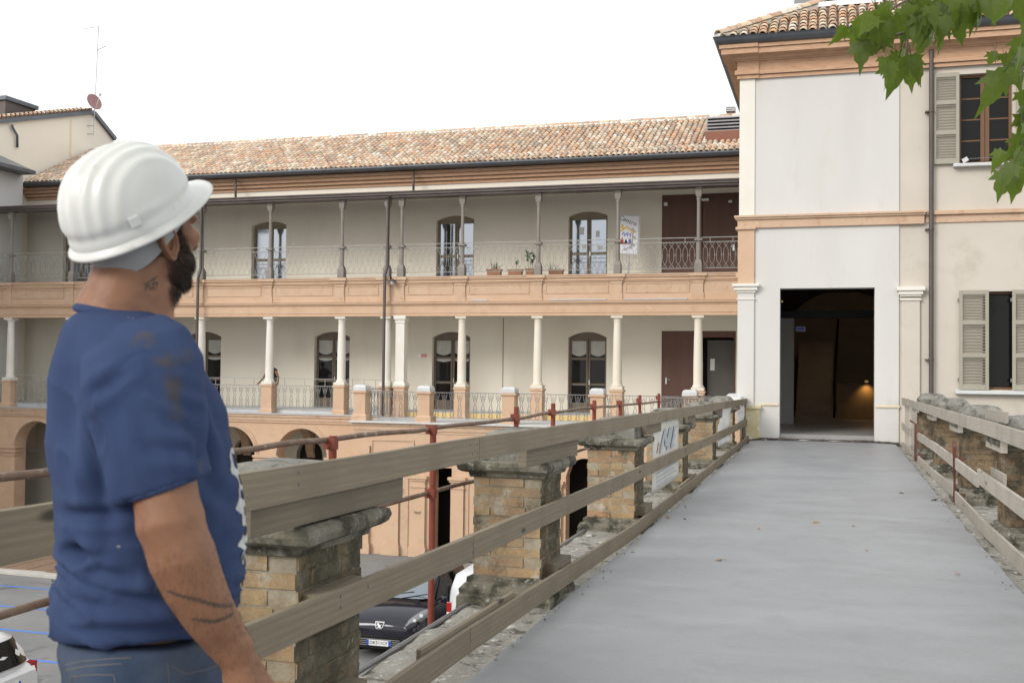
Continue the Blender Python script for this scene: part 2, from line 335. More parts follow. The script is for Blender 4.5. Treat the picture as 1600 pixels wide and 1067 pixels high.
# ------------------------------------------------------------------ mesh builder and object helpers
W_ = {}
def link(o, parent=None, basis=None):
    col.objects.link(o)
    mtx = basis if basis is not None else Matrix.Identity(4)
    o.matrix_basis = mtx
    if parent is not None:
        o.parent = parent
        o.matrix_parent_inverse = W_[parent.name].inverted()
    W_[o.name] = mtx
    return o
def tag(o, label=None, cat=None, group=None, kind=None):
    if label: o['label'] = label
    if cat: o['category'] = cat
    if group: o['group'] = group
    if kind: o['kind'] = kind
    return o
def thing(name, label, cat, loc=(0, 0, 0), group=None):
    o = bpy.data.objects.new(name, None)
    o.empty_display_size = .2
    link(o, None, Matrix.Translation(loc))
    return tag(o, label, cat, group)
class MB:
    def __init__(s): s.v = []; s.f = []; s.c = []; s.tint = None
    def add(s, vs, fs):
        n = len(s.v); s.v.extend(Vector(p) for p in vs); s.f.extend(tuple(i + n for i in q) for q in fs)
        if s.tint is not None: s.c.extend([s.tint] * len(fs))
        return s
    def box(s, x0, x1, y0, y1, z0, z1):
        return s.add([(x0, y0, z0), (x1, y0, z0), (x1, y1, z0), (x0, y1, z0), (x0, y0, z1), (x1, y0, z1), (x1, y1, z1), (x0, y1, z1)],
                     [(0, 3, 2, 1), (4, 5, 6, 7), (0, 1, 5, 4), (1, 2, 6, 5), (2, 3, 7, 6), (3, 0, 4, 7)])
    def obox(s, c, a, b, d):
        c, a, b, d = (Vector(q) for q in (c, a, b, d))
        return s.add([c - a - b - d, c + a - b - d, c + a + b - d, c - a + b - d, c - a - b + d, c + a - b + d, c + a + b + d, c - a + b + d],
                     [(0, 3, 2, 1), (4, 5, 6, 7), (0, 1, 5, 4), (1, 2, 6, 5), (2, 3, 7, 6), (3, 0, 4, 7)])
    def quad(s, a, b, c, d): return s.add([a, b, c, d], [(0, 1, 2, 3)])
    def loft(s, rings, caps=True, closed=True):
        n = len(rings[0]); vs = [p for r in rings for p in r]; fs = []
        for i in range(len(rings) - 1):
            for j in range(n if closed else n - 1):
                k = (j + 1) % n
                fs.append((i * n + j, i * n + k, (i + 1) * n + k, (i + 1) * n + j))
        if caps and closed: fs.append(tuple(range(n - 1, -1, -1))); fs.append(tuple(range((len(rings) - 1) * n, len(rings) * n)))
        return s.add(vs, fs)
    def tube(s, pts, r, n=6, caps=True):
        pts = [Vector(p) for p in pts]; rings = []
        rs = r if isinstance(r, (list, tuple)) else [r] * len(pts)
        up = Vector((0, 0, 1))
        for i, p in enumerate(pts):
            d = (pts[min(i + 1, len(pts) - 1)] - pts[max(i - 1, 0)]).normalized()
            a = d.cross(up)
            if a.length < .05: a = d.cross(Vector((0, 1, 0)))
            a.normalize(); b = a.cross(d)
            rings.append([p + (a * math.cos(2 * math.pi * k / n + .4) + b * math.sin(2 * math.pi * k / n + .4)) * rs[i] for k in range(n)])
        return s.loft(rings, caps)
    def rev(s, prof, cx, cy, n=20, sq=False):
        rings = []
        for r_, z in prof:
            if sq: rings.append([(cx - r_, cy - r_, z), (cx + r_, cy - r_, z), (cx + r_, cy + r_, z), (cx - r_, cy + r_, z)])
            else: rings.append([(cx + r_ * math.cos(2 * math.pi * k / n), cy + r_ * math.sin(2 * math.pi * k / n), z) for k in range(n)])
        return s.loft(rings)
    def prism(s, poly, vec):
        n = len(poly); vec = Vector(vec); P = [Vector(p) for p in poly]
        return s.add(P + [p + vec for p in P], [tuple(range(n)), tuple(range(2 * n - 1, n - 1, -1))] + [(i, i + n, (i + 1) % n + n, (i + 1) % n) for i in range(n)])
    def mesh(s, name='mesh', smooth=False, recalc=True):
        me = bpy.data.meshes.new(name)
        me.from_pydata([tuple(p) for p in s.v], [], s.f)
        if s.c:
            ca = me.color_attributes.new('tint', 'FLOAT_COLOR', 'CORNER'); k = 0; buf = []
            for i, q in enumerate(s.f): buf.extend((*s.c[i], 1.0) * len(q))
            ca.data.foreach_set('color', buf)
        if recalc:
            bm = bmesh.new(); bm.from_mesh(me); bmesh.ops.recalc_face_normals(bm, faces=bm.faces[:]); bm.to_mesh(me); bm.free()
        if smooth: me.polygons.foreach_set('use_smooth', [True] * len(me.polygons))
        return me
    def build(s, name, mat, parent=None, smooth=False, bevel=0, label=None, basis=None, auto=None, recalc=True):
        me = s.mesh(name, smooth, recalc)
        return put(name, me, mat, parent, bevel, label, basis, auto)
def put(name, me, mat, parent=None, bevel=0, label=None, basis=None, auto=None):
    if mat is not None and not me.materials: me.materials.append(M[mat] if isinstance(mat, str) else mat)
    o = bpy.data.objects.new(name, me)
    if bevel:
        b = o.modifiers.new('bevel', 'BEVEL'); b.width = bevel; b.segments = 2; b.limit_method = 'ANGLE'; b.angle_limit = R(40)
    if auto: me.set_sharp_from_angle(angle=R(auto))
    if label: o['label'] = label
    return link(o, parent, basis)
def lathe_box(x0, x1, y0, y1, prof):
    """stack of rectangles: prof = [(overhang, z)] round the rectangle"""
    m = MB(); m.loft([[(x0 - o, y0 - o, z), (x1 + o, y0 - o, z), (x1 + o, y1 + o, z), (x0 - o, y1 + o, z)] for o, z in prof]); return m
def eval_mesh(o):
    dg = bpy.context.evaluated_depsgraph_get(); dg.update()
    return bpy.data.meshes.new_from_object(o.evaluated_get(dg))
def remesh(mb, voxel, smooth=8, fac=.5):
    o = mb.build('remesh_temp', None)
    r_ = o.modifiers.new('r', 'REMESH'); r_.mode = 'VOXEL'; r_.voxel_size = voxel
    sm = o.modifiers.new('s', 'SMOOTH'); sm.iterations = smooth; sm.factor = fac
    me = eval_mesh(o); old = o.data
    W_.pop(o.name, None); bpy.data.objects.remove(o); bpy.data.meshes.remove(old)
    me.polygons.foreach_set('use_smooth', [True] * len(me.polygons))
    return me
def text_mesh(s, size, ext=.001, shear=0):
    cu = bpy.data.curves.new('t', 'FONT'); cu.body = s; cu.size = size; cu.extrude = ext; cu.shear = shear; cu.align_x = 'CENTER'; cu.align_y = 'CENTER'; cu.resolution_u = 2
    o = bpy.data.objects.new('t', cu); col.objects.link(o)
    me = eval_mesh(o); bpy.data.objects.remove(o); bpy.data.curves.remove(cu)
    return me
def wall(mb, Y, thick, x0, x1, z0, z1, ops, nseg=10):
    """front face at y=Y with openings (xl, xr, zb, zs, rise) and reveals of depth thick"""
    ops = sorted(ops); x = x0
    def q(a, b, c, d): mb.quad((a, Y, c), (b, Y, c), (b, Y, d), (a, Y, d))
    for xl, xr, zb, zs, rise in ops:
        if xl > x + 1e-4: q(x, xl, z0, z1)
        if zb > z0 + 1e-4:
            q(xl, xr, z0, zb); mb.quad((xl, Y, zb), (xr, Y, zb), (xr, Y + thick, zb), (xl, Y + thick, zb))
        pts = []
        for i in range(nseg + 1):
            u = i / nseg
            if rise > 0:
                half = (xr - xl) / 2; rad = (half * half + rise * rise) / (2 * rise)
                dx = (u * 2 - 1) * half
                if abs(rise - half) < 1e-3: dx = -half * math.cos(math.pi * u)
                pts.append(((xl + xr) / 2 + dx, zs + math.sqrt(max(rad * rad - dx * dx, 0)) - (rad - rise)))
            else: pts.append((xl + (xr - xl) * u, zs))
        for (a, za), (b, zb2) in zip(pts, pts[1:]):
            mb.quad((a, Y, za), (b, Y, zb2), (b, Y, z1), (a, Y, z1))
            mb.quad((a, Y, za), (b, Y, zb2), (b, Y + thick, zb2), (a, Y + thick, za))
        mb.quad((xl, Y, zb), (xl, Y + thick, zb), (xl, Y + thick, zs), (xl, Y, zs))
        mb.quad((xr, Y, zb), (xr, Y + thick, zb), (xr, Y + thick, zs), (xr, Y, zs))
        x = xr
    if x1 > x + 1e-4: q(x, x1, z0, z1)
    return mb
# ------------------------------------------------------------------ ground, paving, parking lines
GZ = -4.4
g = MB(); g.quad((-400, -200, GZ), (400, -200, GZ), (400, 500, GZ), (-400, 500, GZ))
tag(g.build('ground', 'asphalt'), kind='structure')
kx0, kx1 = -40.0, -14.9
def kerbY(x): return 25.35 + (x + 20) * -.06
k = MB(); k.prism([(kx0, kerbY(kx0) - .12, GZ), (kx1, kerbY(kx1) - .12, GZ), (kx1, kerbY(kx1) + .14, GZ), (kx0, kerbY(kx0) + .14, GZ)], (0, 0, .11))
tag(k.build('kerb', 'kerb', bevel=.015), kind='structure')
pv = MB(); pv.prism([(kx0, kerbY(kx0) + .13, GZ), (kx1, kerbY(kx1) + .13, GZ), (kx1, 37.4, GZ), (kx0, 37.4, GZ)], (0, 0, .06))
pav = tag(pv.build('pavement', 'paver_joint'), kind='structure')
# paving slabs: the ones near the kerb that the photograph shows one by one
sm = MB(); sm.box(-.33, .33, -.10, .10, 0, .018); sme = sm.mesh('slab'); sme.materials.append(M['paver'])
cnt = 0
for i in range(11):
    for j in range(18):
        x = -24.3 + i * .72 - j * .0; y = 25.72 + j * .225
        if y - kerbY(x) < .3: continue
        o = bpy.data.objects.new('paving_slab', sme)
        link(o, pav, Matrix.Translation((x, y, GZ + .061)) @ Matrix.Rotation(random.uniform(-.006, .006), 4, 'Z') @ Matrix.Scale(random.uniform(.97, 1.03), 4, (1, 0, 0)))
for y0, x0, x1 in ((24.05, -30, -12.5), (22.05, -30, -12.5), (20.1, -30, -12.5), (18.2, -30, -12.5)):
    l = MB(); l.quad((x0, y0 - .05, GZ + .004), (x1, y0 - .05 + .05, GZ + .004), (x1, y0 + .1, GZ + .004), (x0, y0 + .05, GZ + .004))
    tag(l.build('parking_line', 'blue_paint'), kind='structure')
gw = MB()
for k_ in range(160):
    a = random.random() * 6.28; r_ = random.random() ** .5
    c = Vector((-19.75 + math.cos(a) * r_ * .55, 25.0 + math.sin(a) * r_ * .12, GZ + .003)); h = random.uniform(.03, .09); d = Vector((random.uniform(-.05, .05), random.uniform(-.05, .05), h))
    gw.add([c + Vector((-.012, 0, 0)), c + Vector((.012, 0, 0)), c + d], [(0, 1, 2)])
tag(gw.build('weed_tuft', 'plant', recalc=False), 'small green weed patch at the foot of the pale kerb', 'weeds', kind='stuff')

# ------------------------------------------------------------------ bridge
XL, XR = -1.68, 1.265
YB = 24.13                                     # front wall of the entrance building
def dip(y):
    u = (y - 11.5) / 12.5
    return -.045 * max(0, 1 - u * u)
ny, nx = 150, 12
d = MB(); vs = []
for j in range(ny + 1):
    y = -6 + (YB - .12 + 6) * j / ny
    for i in range(nx + 1):
        x = XL + (XR - XL) * i / nx
        if i == 0: x += .02 * noise.noise((0, y * 2.3, 1)) + .012 * noise.noise((3, y * 9, 1))
        if i == nx: x += .02 * noise.noise((5, y * 2.3, 1)) + .012 * noise.noise((3, y * 9, 4))
        z = dip(y) + .006 * noise.noise((x * 1.1, y * 1.1, 0)) - (.012 if i in (0, nx) else 0)
        vs.append((x, y, z))
n_ = nx + 1
fs = [(j * n_ + i, j * n_ + i + 1, (j + 1) * n_ + i + 1, (j + 1) * n_ + i) for j in range(ny) for i in range(nx)]
nb = len(vs)
for j in range(ny + 1):                        # turned-down edges
    for i in (0, nx): x, y, z = vs[j * n_ + i]; vs.append((x, y, z - .16))
for j in range(ny):
    fs.append((j * n_, nb + j * 2, nb + (j + 1) * 2, (j + 1) * n_)); fs.append((j * n_ + nx, (j + 1) * n_ + nx, nb + (j + 1) * 2 + 1, nb + j * 2 + 1))
d.add(vs, fs)
deck = tag(d.build('bridge_deck', 'screed', smooth=True, auto=45), kind='structure')
bd = MB(); bd.box(-2.2, 1.95, -6, YB - .05, -.9, -.2)
for y in (-3, 4.4, 11.8, 19.2): bd.box(-2.1, 1.85, y, y + 1.3, GZ, -.9)
tag(bd.build('bridge_body', 'mortar'), kind='structure')
for nm, x0, x1 in (('ledge', -2.3, XL + .03), ('ledge', XR - .03, 2.12)):
    m = MB(); nx2, ny2 = 14, 330; vs = []; fs = []
    for j in range(ny2 + 1):
        y = -5 + (YB - .06 + 5) * j / ny2
        for i in range(nx2 + 1):
            x = x0 + (x1 - x0) * i / nx2
            p = Vector((x, y, 0))
            z = dip(y) - .06 + .022 * noise.fractal(p * 5, .8, 2, 4) + .02 * noise.noise(p * 1.7)
            inner = (i == nx2 if x0 < 0 else i == 0)
            if i in (0, nx2) and not inner: z -= .01
            vs.append((x, y, z))
    k2 = nx2 + 1
    fs = [(j * k2 + i, j * k2 + i + 1, (j + 1) * k2 + i + 1, (j + 1) * k2 + i) for j in range(ny2) for i in range(nx2)]
    oi = 0 if x0 < 0 else nx2; b0 = len(vs)
    for j in range(ny2 + 1): x, y, z = vs[j * k2 + oi]; vs.append((x, y, z - .17))
    fs += [(j * k2 + oi, (j + 1) * k2 + oi, b0 + j + 1, b0 + j) for j in range(ny2)]
    m.add(vs, fs)
    tag(m.build(nm, 'ledge', smooth=True), kind='structure')
# metal drip edge along the outer rim of the left ledge
m = MB(); m.tube([(-2.315, -5, -.075), (-2.315, 2, -.08), (-2.315, 6, -.1), (-2.315, 11, -.108), (-2.315, 17, -.1), (-2.315, 24, -.07)], .016, 6)
tag(m.build('drip_edge', 'iron'), 'thin grey metal drip edge along the outer rim of the left bridge ledge', 'flashing')
# crumbs of mortar along the deck edges
m = MB()
for k_ in range(420):
    s_ = random.random() < .62; y = 3 + random.random() ** 1.5 * 20
    x = (random.gauss(XL - .06, .08) if s_ else random.gauss(XR + .05, .07)); r_ = random.uniform(.003, .011)
    z = dip(y) + (-.05 if (x < XL or x > XR) else -.004)
    c = Vector((x, y, z + r_ * .4)); m.add([c + Vector((r_ * random.uniform(.6, 1.3), 0, 0)), c + Vector((0, r_ * random.uniform(.6, 1.3), 0)), c - Vector((r_, 0, 0)), c - Vector((0, r_, 0)), c + Vector((0, 0, r_ * .8)), c - Vector((0, 0, r_))],
        [(0, 1, 4), (1, 2, 4), (2, 3, 4), (3, 0, 4), (1, 0, 5), (2, 1, 5), (3, 2, 5), (0, 3, 5)])
tag(m.build('mortar_crumbs', 'ledge'), 'loose crumbs of mortar strewn along the edges of the grey bridge deck', 'rubble', kind='stuff')

# ------------------------------------------------------------------ brick pillars
def brick_mesh(i, mat='brick'):
    m = MB(); b = .004
    rs = random.Random(i)
    def j(): return rs.uniform(-.0035, .0035)
    V = []
    for sx in (-1, 1):
        for sy in (-1, 1):
            for sz in (-1, 1):
                V.append(Vector((sx * .5, sy * .5, sz * .5)))
    bm = bmesh.new(); bmesh.ops.create_cube(bm, size=1)
    for v in bm.verts: v.co += Vector((j() * 3, j() * 6, j() * 8))
    me = bpy.data.meshes.new('brick'); bm.to_mesh(me); bm.free(); me.materials.append(M[mat])
    return me
BR = [brick_mesh(i) for i in range(4)]; BRD = [brick_mesh(i, 'damp_brick') for i in range(4)]
def rough(me, amp, sc):
    for v in me.vertices:
        n = noise.noise_vector(v.co * sc); v.co += n * amp
def subdiv(mb, cuts):
    me = mb.mesh('m'); bm = bmesh.new(); bm.from_mesh(me)
    bmesh.ops.subdivide_edges(bm, edges=bm.edges[:], cuts=cuts, use_grid_fill=True); bm.to_mesh(me); bm.free(); return me
def pillar(x0, x1, y0, dy, z, label, hgt=.0, damp=False):
    y1 = y0 + dy; xc, yc = (x0 + x1) / 2, (y0 + y1) / 2
    t = thing('brick_pillar', label, 'pillar', (xc, yc, z), 'brick pillars of the bridge parapet')
    def lb(o0, prof):  return lathe_box(x0, x1, y0, y1, prof)
    me = subdiv(lb(0, [(.085, z - .06), (.085, z + .035), (.07, z + .05), (.075, z + .085), (.05, z + .115), (.03, z + .125), (.03, z + .155), (.005, z + .165)]), 5)
    rough(me, .009, 9); rough(me, .004, 40); put('base', me, 'pillar_stone', t)
    zt = z + .80 + hgt
    c = MB(); c.box(x0 + .005, x1 - .005, y0 + .005, y1 - .005, z + .16, zt + .01)
    put('core', subdiv(c, 3), 'damp_mortar' if damp else 'pillar_mortar', t)
    nco = 10; ch = (zt - z - .165) / nco
    for q in range(nco):
        zc = z + .165 + ch * (q + .5)
        for face in range(4):
            along = (x1 - x0) if face % 2 == 0 else dy
            own = (face % 2 == 0) == (q % 2 == 0)
            a0, a1 = (0, along) if own else (.115, along - .115)
            sp = [a0]
            first = .25 if (q // 2) % 2 == 0 else .125
            p = a0 + first * random.uniform(.93, 1.07)
            while p < a1 - .07: sp.append(p); p += .25 * random.uniform(.94, 1.05)
            sp.append(a1)
            for s0, s1 in zip(sp, sp[1:]):
                L = s1 - s0 - .011; cx = (s0 + s1) / 2
                if L < .03: continue
                pr = random.uniform(-.003, .004)
                if face == 0: pos = (x0 + cx, y0 + .055 - pr, zc)
                elif face == 2: pos = (x0 + cx, y1 - .055 + pr, zc)
                elif face == 1: pos = (x1 - .055 + pr, y0 + cx, zc)
                else: pos = (x0 + .055 - pr, y0 + cx, zc)
                mt = Matrix.Translation(pos) @ Matrix.Rotation(random.uniform(-.012, .012), 4, 'Y')
                sc = (L, .11, ch - .011) if face % 2 == 0 else (.11, L, ch - .011)
                o = bpy.data.objects.new('brick', random.choice(BRD if damp else BR))
                link(o, t, mt @ Matrix.Diagonal((*sc, 1)))
    me = subdiv(lb(0, [(.0, zt - .005), (.02, zt), (.028, zt + .03), (.06, zt + .035), (.085, zt + .05), (.092, zt + .075), (.085, zt + .10), (.05, zt + .11)]), 5)
    rough(me, .004, 9); rough(me, .002, 45); put('cap_moulding', me, 'pillar_stone', t)
    me = subdiv(lb(0, [(-.004, zt + .10), (-.002, zt + .20), (-.008, zt + .215), (-.07, zt + .285), (-.09, zt + .297), (-.15, zt + .31)]), 5)
    rough(me, .003 if damp else .006, 7); rough(me, .0015, 45); put('cap_stone', me, 'cap_stone', t)
    return t
names = ['nearest brick pillar, behind the man\'s elbow, streaked with white lime and black crust',
         'second brick pillar along the left parapet, beside the dark parked car',
         'third brick pillar along the left parapet, with orange bare brick',
         'fourth brick pillar on the left, just behind the faded banner',
         'fifth brick pillar on the left, patched with pale lime between banner and poster',
         'sixth brick pillar on the left, half hidden by the white poster near the entrance']
PLY = [3.56, 6.98, 10.53, 14.10, 17.75, 21.38]
PZ = [-.03, -.09, -.15, -.13, -.12, -.08]
for y, z, n, h in zip(PLY, PZ, names, (.005, .025, .03, -.01, -.03, -.05)): pillar(-2.31, -1.84, y, .56, z, n, h)
m = MB(); m.box(-2.2, -1.86, 23.35, YB - .01, -.1, .72)
t = thing('end_pier', 'clean orange brick end pier where the left parapet meets the entrance wall', 'pillar', (-2.03, 23.7, -.1))
put('shaft', m.mesh('shaft'), 'terracotta2', t)
lathe_box(-2.2, -1.86, 23.35, YB - .01, [(.03, .72), (.06, .75), (.06, .85), (.0, .93)]).build('cap', 'white_stone', t, bevel=.01)
rn = ['nearest brick pillar of the right parapet, dark and damp behind the loose plank end',
      'second brick pillar of the right parapet, beside the nearer steel post',
      'third brick pillar of the right parapet, between the two brown steel posts',
      'farthest brick pillar of the right parapet, next to the pilaster of the entrance wall']
for y, n, z in zip((10.7, 14.15, 17.6, 21.0), rn, (-.08, -.08, -.07, -.06)): pillar(1.5, 2.0, y, .56, z, n, .05, True)

# ------------------------------------------------------------------ plank guardrails
def plank(parent, p0, p1, h, th, mat, name='plank', side=1, label=None):
    """p0,p1: top inner edge ends; board hangs down h and is th thick away from the deck (side=-1 left, +1 right)"""
    p0, p1 = Vector(p0), Vector(p1); dv = p1 - p0; L = dv.length; yv = dv.normalized()
    xv = Vector((0, 0, 1)).cross(yv) * -1; xv.normalize(); zv = xv.cross(yv)
    rot = Matrix((xv, yv, zv)).transposed().to_4x4()
    m = MB(); n = max(2, int(L / .25)); rings = []
    sx = -th if side < 0 else 0; ex = 0 if side < 0 else th
    for i in range(n + 1):
        y = L * i / n; a = .0025 * noise.noise((y * 1.3, p0.z * 9, p0.y)); b = .003 * noise.noise((y * 1.1, 7, p0.y + p0.z * 5))
        rings.append([(sx + a, y, -h + b), (ex + a, y, -h + b), (ex + a, y, b), (sx + a, y, b)])
    m.loft(rings)
    return m.build(name, mat, parent, bevel=.003, label=label, basis=Matrix.Translation(p0) @ rot)
gl = thing('wooden_guardrail', 'weathered plank guardrail in three rows along the left side of the bridge', 'guardrail', (-1.77, 2, -.03))
X0 = -1.755
def PX(x, y, X=X0): return atX(x, y, X)
tb = [(-1.2, 1.155), (5.4, 1.10), (10.85, 1.035), (13.6, 1.005), (19.0, .945), (24.05, .885)]
for (a, za), (b, zb) in zip(tb, tb[1:]): plank(gl, (X0, a, za), (X0, b - .006, zb), .122, .027, 'plank', side=-1)
md = [(-1.0, .71), (5.33, .602), (10.1, .54), (13.9, .515), (18.2, .47), (24.05, .43)]
for (a, za), (b, zb) in zip(md, md[1:]): plank(gl, (X0 - .002, a, za), (X0 - .002, b - .007, zb), .125, .027, 'plank', side=-1)
lo = [(-1.0, .21), (5.2, .165), (10.0, .05), (14.2, .055), (18.6, .075), (24.05, .085)]
for (a, za), (b, zb) in zip(lo, lo[1:]): plank(gl, (X0 + .03, a, za), (X0 + .03, b - .007, zb), .125, .027, 'plank', side=-1)
plank(gl, (X0 - .029, 3.13, 1.0), (X0 - .029, 4.42, .985), .1, .055, 'plank_grey', 'spacer_board', -1)
plank(gl, (X0 - .029, 6.42, .968), (X0 - .029, 7.8, .945), .115, .055, 'plank_grey', 'spacer_board', -1)
plank(gl, (X0 - .033, 10.9, .925), (X0 - .033, 11.9, .915), .115, .055, 'plank_grey', 'spacer_board', -1)
plank(gl, (X0 - .033, 14.15, .90), (X0 - .033, 15.0, .89), .115, .055, 'plank_grey', 'spacer_board', -1)
plank(gl, (X0 - .033, 17.9, .86), (X0 - .033, 18.8, .85), .115, .055, 'plank_grey', 'spacer_board', -1)
plank(gl, (X0 - .033, 21.5, .83), (X0 - .033, 22.2, .82), .115, .055, 'plank_grey', 'spacer_board', -1)
plank(gl, (X0 - .034, 4.62, .60), (X0 - .034, 6.3, .585), .1, .027, 'plank', 'splice_board', -1)
plank(gl, (X0 - .004, 4.6, .195), (X0 - .004, 6.1, .17), .1, .025, 'plank', 'splice_board', -1)
plank(gl, (X0 - .004, 13.2, .075), (X0 - .004, 14.9, .085), .1, .025, 'plank', 'splice_board', -1)
for y, z in ((3.6, .64), (7.1, .57), (10.7, .53), (14.3, .5), (18.0, .46), (21.6, .44)):   # mid-row spacers on the pillar faces
    m = MB(); m.box(-1.842, X0 - .03, y, y + .4, z - .11, z - .01); m.build('spacer_block', 'plank_grey', gl)
    m = MB(); m.box(-1.842, X0 - .0, y, y + .4, z - .5, z - .41); m.build('spacer_block', 'plank_grey', gl)
m = MB(); m.box(-1.84, -1.783, 23.9, 24.0, -.05, .88); m.build('post', 'plank', gl, bevel=.004)
nm_ = MB()
for y, z in ((5.36, 1.06), (5.36, 1.02), (5.25, 1.07), (5.28, 1.02), (3.4, 1.09), (3.4, 1.05), (7.3, 1.04), (7.3, 1.0), (5.3, .56), (5.3, .52), (3.75, .60), (3.75, .56), (4.0, .59), (7.2, .53), (10.8, .99), (5.15, .12), (5.3, .1)):
    for k_ in range(1): nm_.obox((X0 + .001, y, z), (.002, 0, 0), (0, .004, 0), (0, 0, .004))
nm_.build('nail_heads', 'iron', gl)

gr = thing('wooden_guardrail', 'pale plank guardrail in three rows along the right side of the bridge', 'guardrail', (1.43, 12, -.03), None)
X1 = 1.41
def rp(pts, h, dx=0, nm='plank', mat='plank_pale'):
    P = [atX(x, y, X1 + dx) for x, y in pts]
    plank(gr, P[0], P[1], h, .027, mat, nm, 1)
rp([(1401, 619), (1420.5, 623.5)], .135, 0)
P = atX(1421.5, 624, X1); Q = atX(1600, 673.5, X1); dv = (Q - P)
mid_ = P + dv * ((12.6 - P.y) / dv.y); end_ = P + dv * ((4.0 - P.y) / dv.y)
plank(gr, P, mid_, .135, .027, 'plank_pale', side=1); plank(gr, mid_ + Vector((0, -.006, .004)), end_, .135, .027, 'plank_pale', side=1)
rp([(1401, 652), (1424, 670)], .13); rp([(1424.5, 669), (1461, 690.5)], .13, .028); rp([(1461, 690), (1530.5, 741)], .13, -.002)
P = atX(1531, 732, X1 - .03); Q = atX(1600, 778, X1 - .03); plank(gr, P, P + (Q - P) * ((4 - P.y) / (Q.y - P.y)), .14, .027, 'plank_pale', side=1)
rp([(1400, 682), (1424, 699)], .13); rp([(1420, 697), (1461, 735)], .12, .028); rp([(1461, 734), (1491, 758)], .13)
P = atX(1493, 765, X1 - .004); Q = atX(1532, 805, X1 - .004); plank(gr, P, Q, .14, .027, 'plank_pale', side=1)
P = atX(1532, 806, X1 - .002); Q = atX(1600, 866, X1 - .002); plank(gr, P, P + (Q - P) * ((4 - P.y) / (Q.y - P.y)), .14, .027, 'plank_pale', side=1)
# spacer boards under the top rail, on the pillar faces
for y in (21.1, 17.7, 14.25, 10.8):
    plank(gr, (X1 + .029, y - .25, .89), (X1 + .029, y + .75, .885), .135, .055, 'plank_pale', 'spacer_board', 1)
plank(gr, (X1 + .029, 10.3, 1.13), (X1 + .029, 11.6, 1.125), .10, .027, 'plank_pale', 'splice_board', 1)
plank(gr, (X1 + .0, 10.2, .60), (X1 + .0, 11.0, .595), .1, .027, 'plank_pale', 'splice_board', 1)
m = MB(); m.box(X1 + .028, X1 + .1, 23.8, 23.9, -.06, .86); m.build('post', 'plank_pale', gr, bevel=.004)
for k_, (px, yb) in enumerate(((1430.5, 702), (1491.5, 781))):
    b = atX(px, yb, X1 - .03); tp = atX(px, 662 if k_ == 0 else 698, X1 - .03)
    m = MB(); m.tube([(b.x, b.y, -.05), (b.x, b.y, tp.z), (b.x + .0, b.y + .10, tp.z + .06)] if k_ == 1 else [(b.x, b.y, -.05), (b.x, b.y, tp.z), (b.x - .09, b.y + .03, tp.z + .055)], .024, 4)
    m.box(b.x, X1 + .09, b.y - .02, b.y + .02, tp.z - .16, tp.z - .12); m.box(b.x, X1 + .09, b.y - .02, b.y + .02, .02, .06)
    m.build('steel_post', 'brown_post', gr)

# ------------------------------------------------------------------ scaffold tube railing outside the left parapet
sc_ = thing('tube_railing', 'rusty two-tube scaffold railing with red posts outside the left parapet', 'railing', (-2.5, 5, -.5))
XS = -2.5
for nm, pts in (('top_tube', [(-1.0, 1.135), (4.2, 1.085), (5.15, 1.082), (6.62, 1.062), (8.55, 1.052)]), ('top_tube', [(8.4, 1.045), (9.77, 1.058), (11.6, 1.05), (13.0, 1.025), (16.1, 1.0), (17.4, .99)]), ('lower_tube', [(-1, .66), (3, .665), (6.6, .65), (8.6, .625)]), ('lower_tube', [(8.5, .63), (12, .62), (17.4, .56)])):
    m = MB(); P = []
    for (a, za), (b, zb) in zip(pts, pts[1:]):
        for q in range(8): u = q / 8; P.append((XS + .004 * math.sin(a * 3 + q), a + (b - a) * u, za + (zb - za) * u + .004 * math.sin(q * .8 + a)))
    P.append((XS, pts[-1][0], pts[-1][1])); m.tube(P, .0145, 10); m.build(nm, 'rust_tube', sc_, smooth=True)
for px, tp, bt in ((512, 1.10, .9), (670, 1.085, -.5), (801, 1.15, -.5), (859, 1.145, -.5), (924, 1.13, -.5), (965, 1.07, -.5), (996, 1.13, -.5), (1026, 1.12, -.5)):
    y = atX(px, 640, XS)[1]
    m = MB(); m.tube([(XS + .032, y, -.5), (XS + .032, y, tp)], .021, 10)
    for z in (1.06, .65): m.obox((XS + .02, y, z - .0), (.032, 0, 0), (0, .024, 0), (0, 0, .03)); m.tube([(XS + .02, y - .045, z - .02), (XS + .02, y + .045, z - .02)], .006, 6)
    m.box(XS + .03, -2.2, y - .04, y + .04, -.46, -.38)
    m.build('post', 'rust_red', sc_, smooth=False)

# ------------------------------------------------------------------ banners and papers on the left guardrail
def sheet(name, px, X, mat, label, cat, bulge=.02, nx=8, ny=10):
    (a, b, c_, d_) = [atX(x, y, X) for x, y in px]           # TL TR BR BL
    m = MB(); vs = []
    for j in range(ny + 1):
        for i in range(nx + 1):
            u, v = i / nx, j / ny
            p = (a * (1 - u) + b * u) * (1 - v) + (d_ * (1 - u) + c_ * u) * v
            p = p + Vector((bulge * (noise.noise((u * 2.5, v * 3, X + a.y)) - .3 * math.sin(3.14 * u)), 0, .004 * noise.noise((u * 4, 3, v))))
            vs.append(p)
    n_ = nx + 1; m.add(vs, [(j * n_ + i, j * n_ + i + 1, (j + 1) * n_ + i + 1, (j + 1) * n_ + i) for j in range(ny) for i in range(nx)])
    o = m.build(name, mat, smooth=True, recalc=False)
    s = o.modifiers.new('thick', 'SOLIDIFY'); s.thickness = .002
    tag(o, label, cat); return o, (a, b, c_, d_)
M['banner'] = surf('banner_fabric', (.60, .585, .53), (.66, .65, .60), 3, .7, .3, 9, .01)
M['faded_blue'] = surf('faded_blue_ink', (.40, .44, .48), (.46, .49, .52), 8, .7, .2)
M['faded_red'] = surf('faded_red_ink', (.6, .42, .36), (.62, .5, .44), 8, .7, .2)
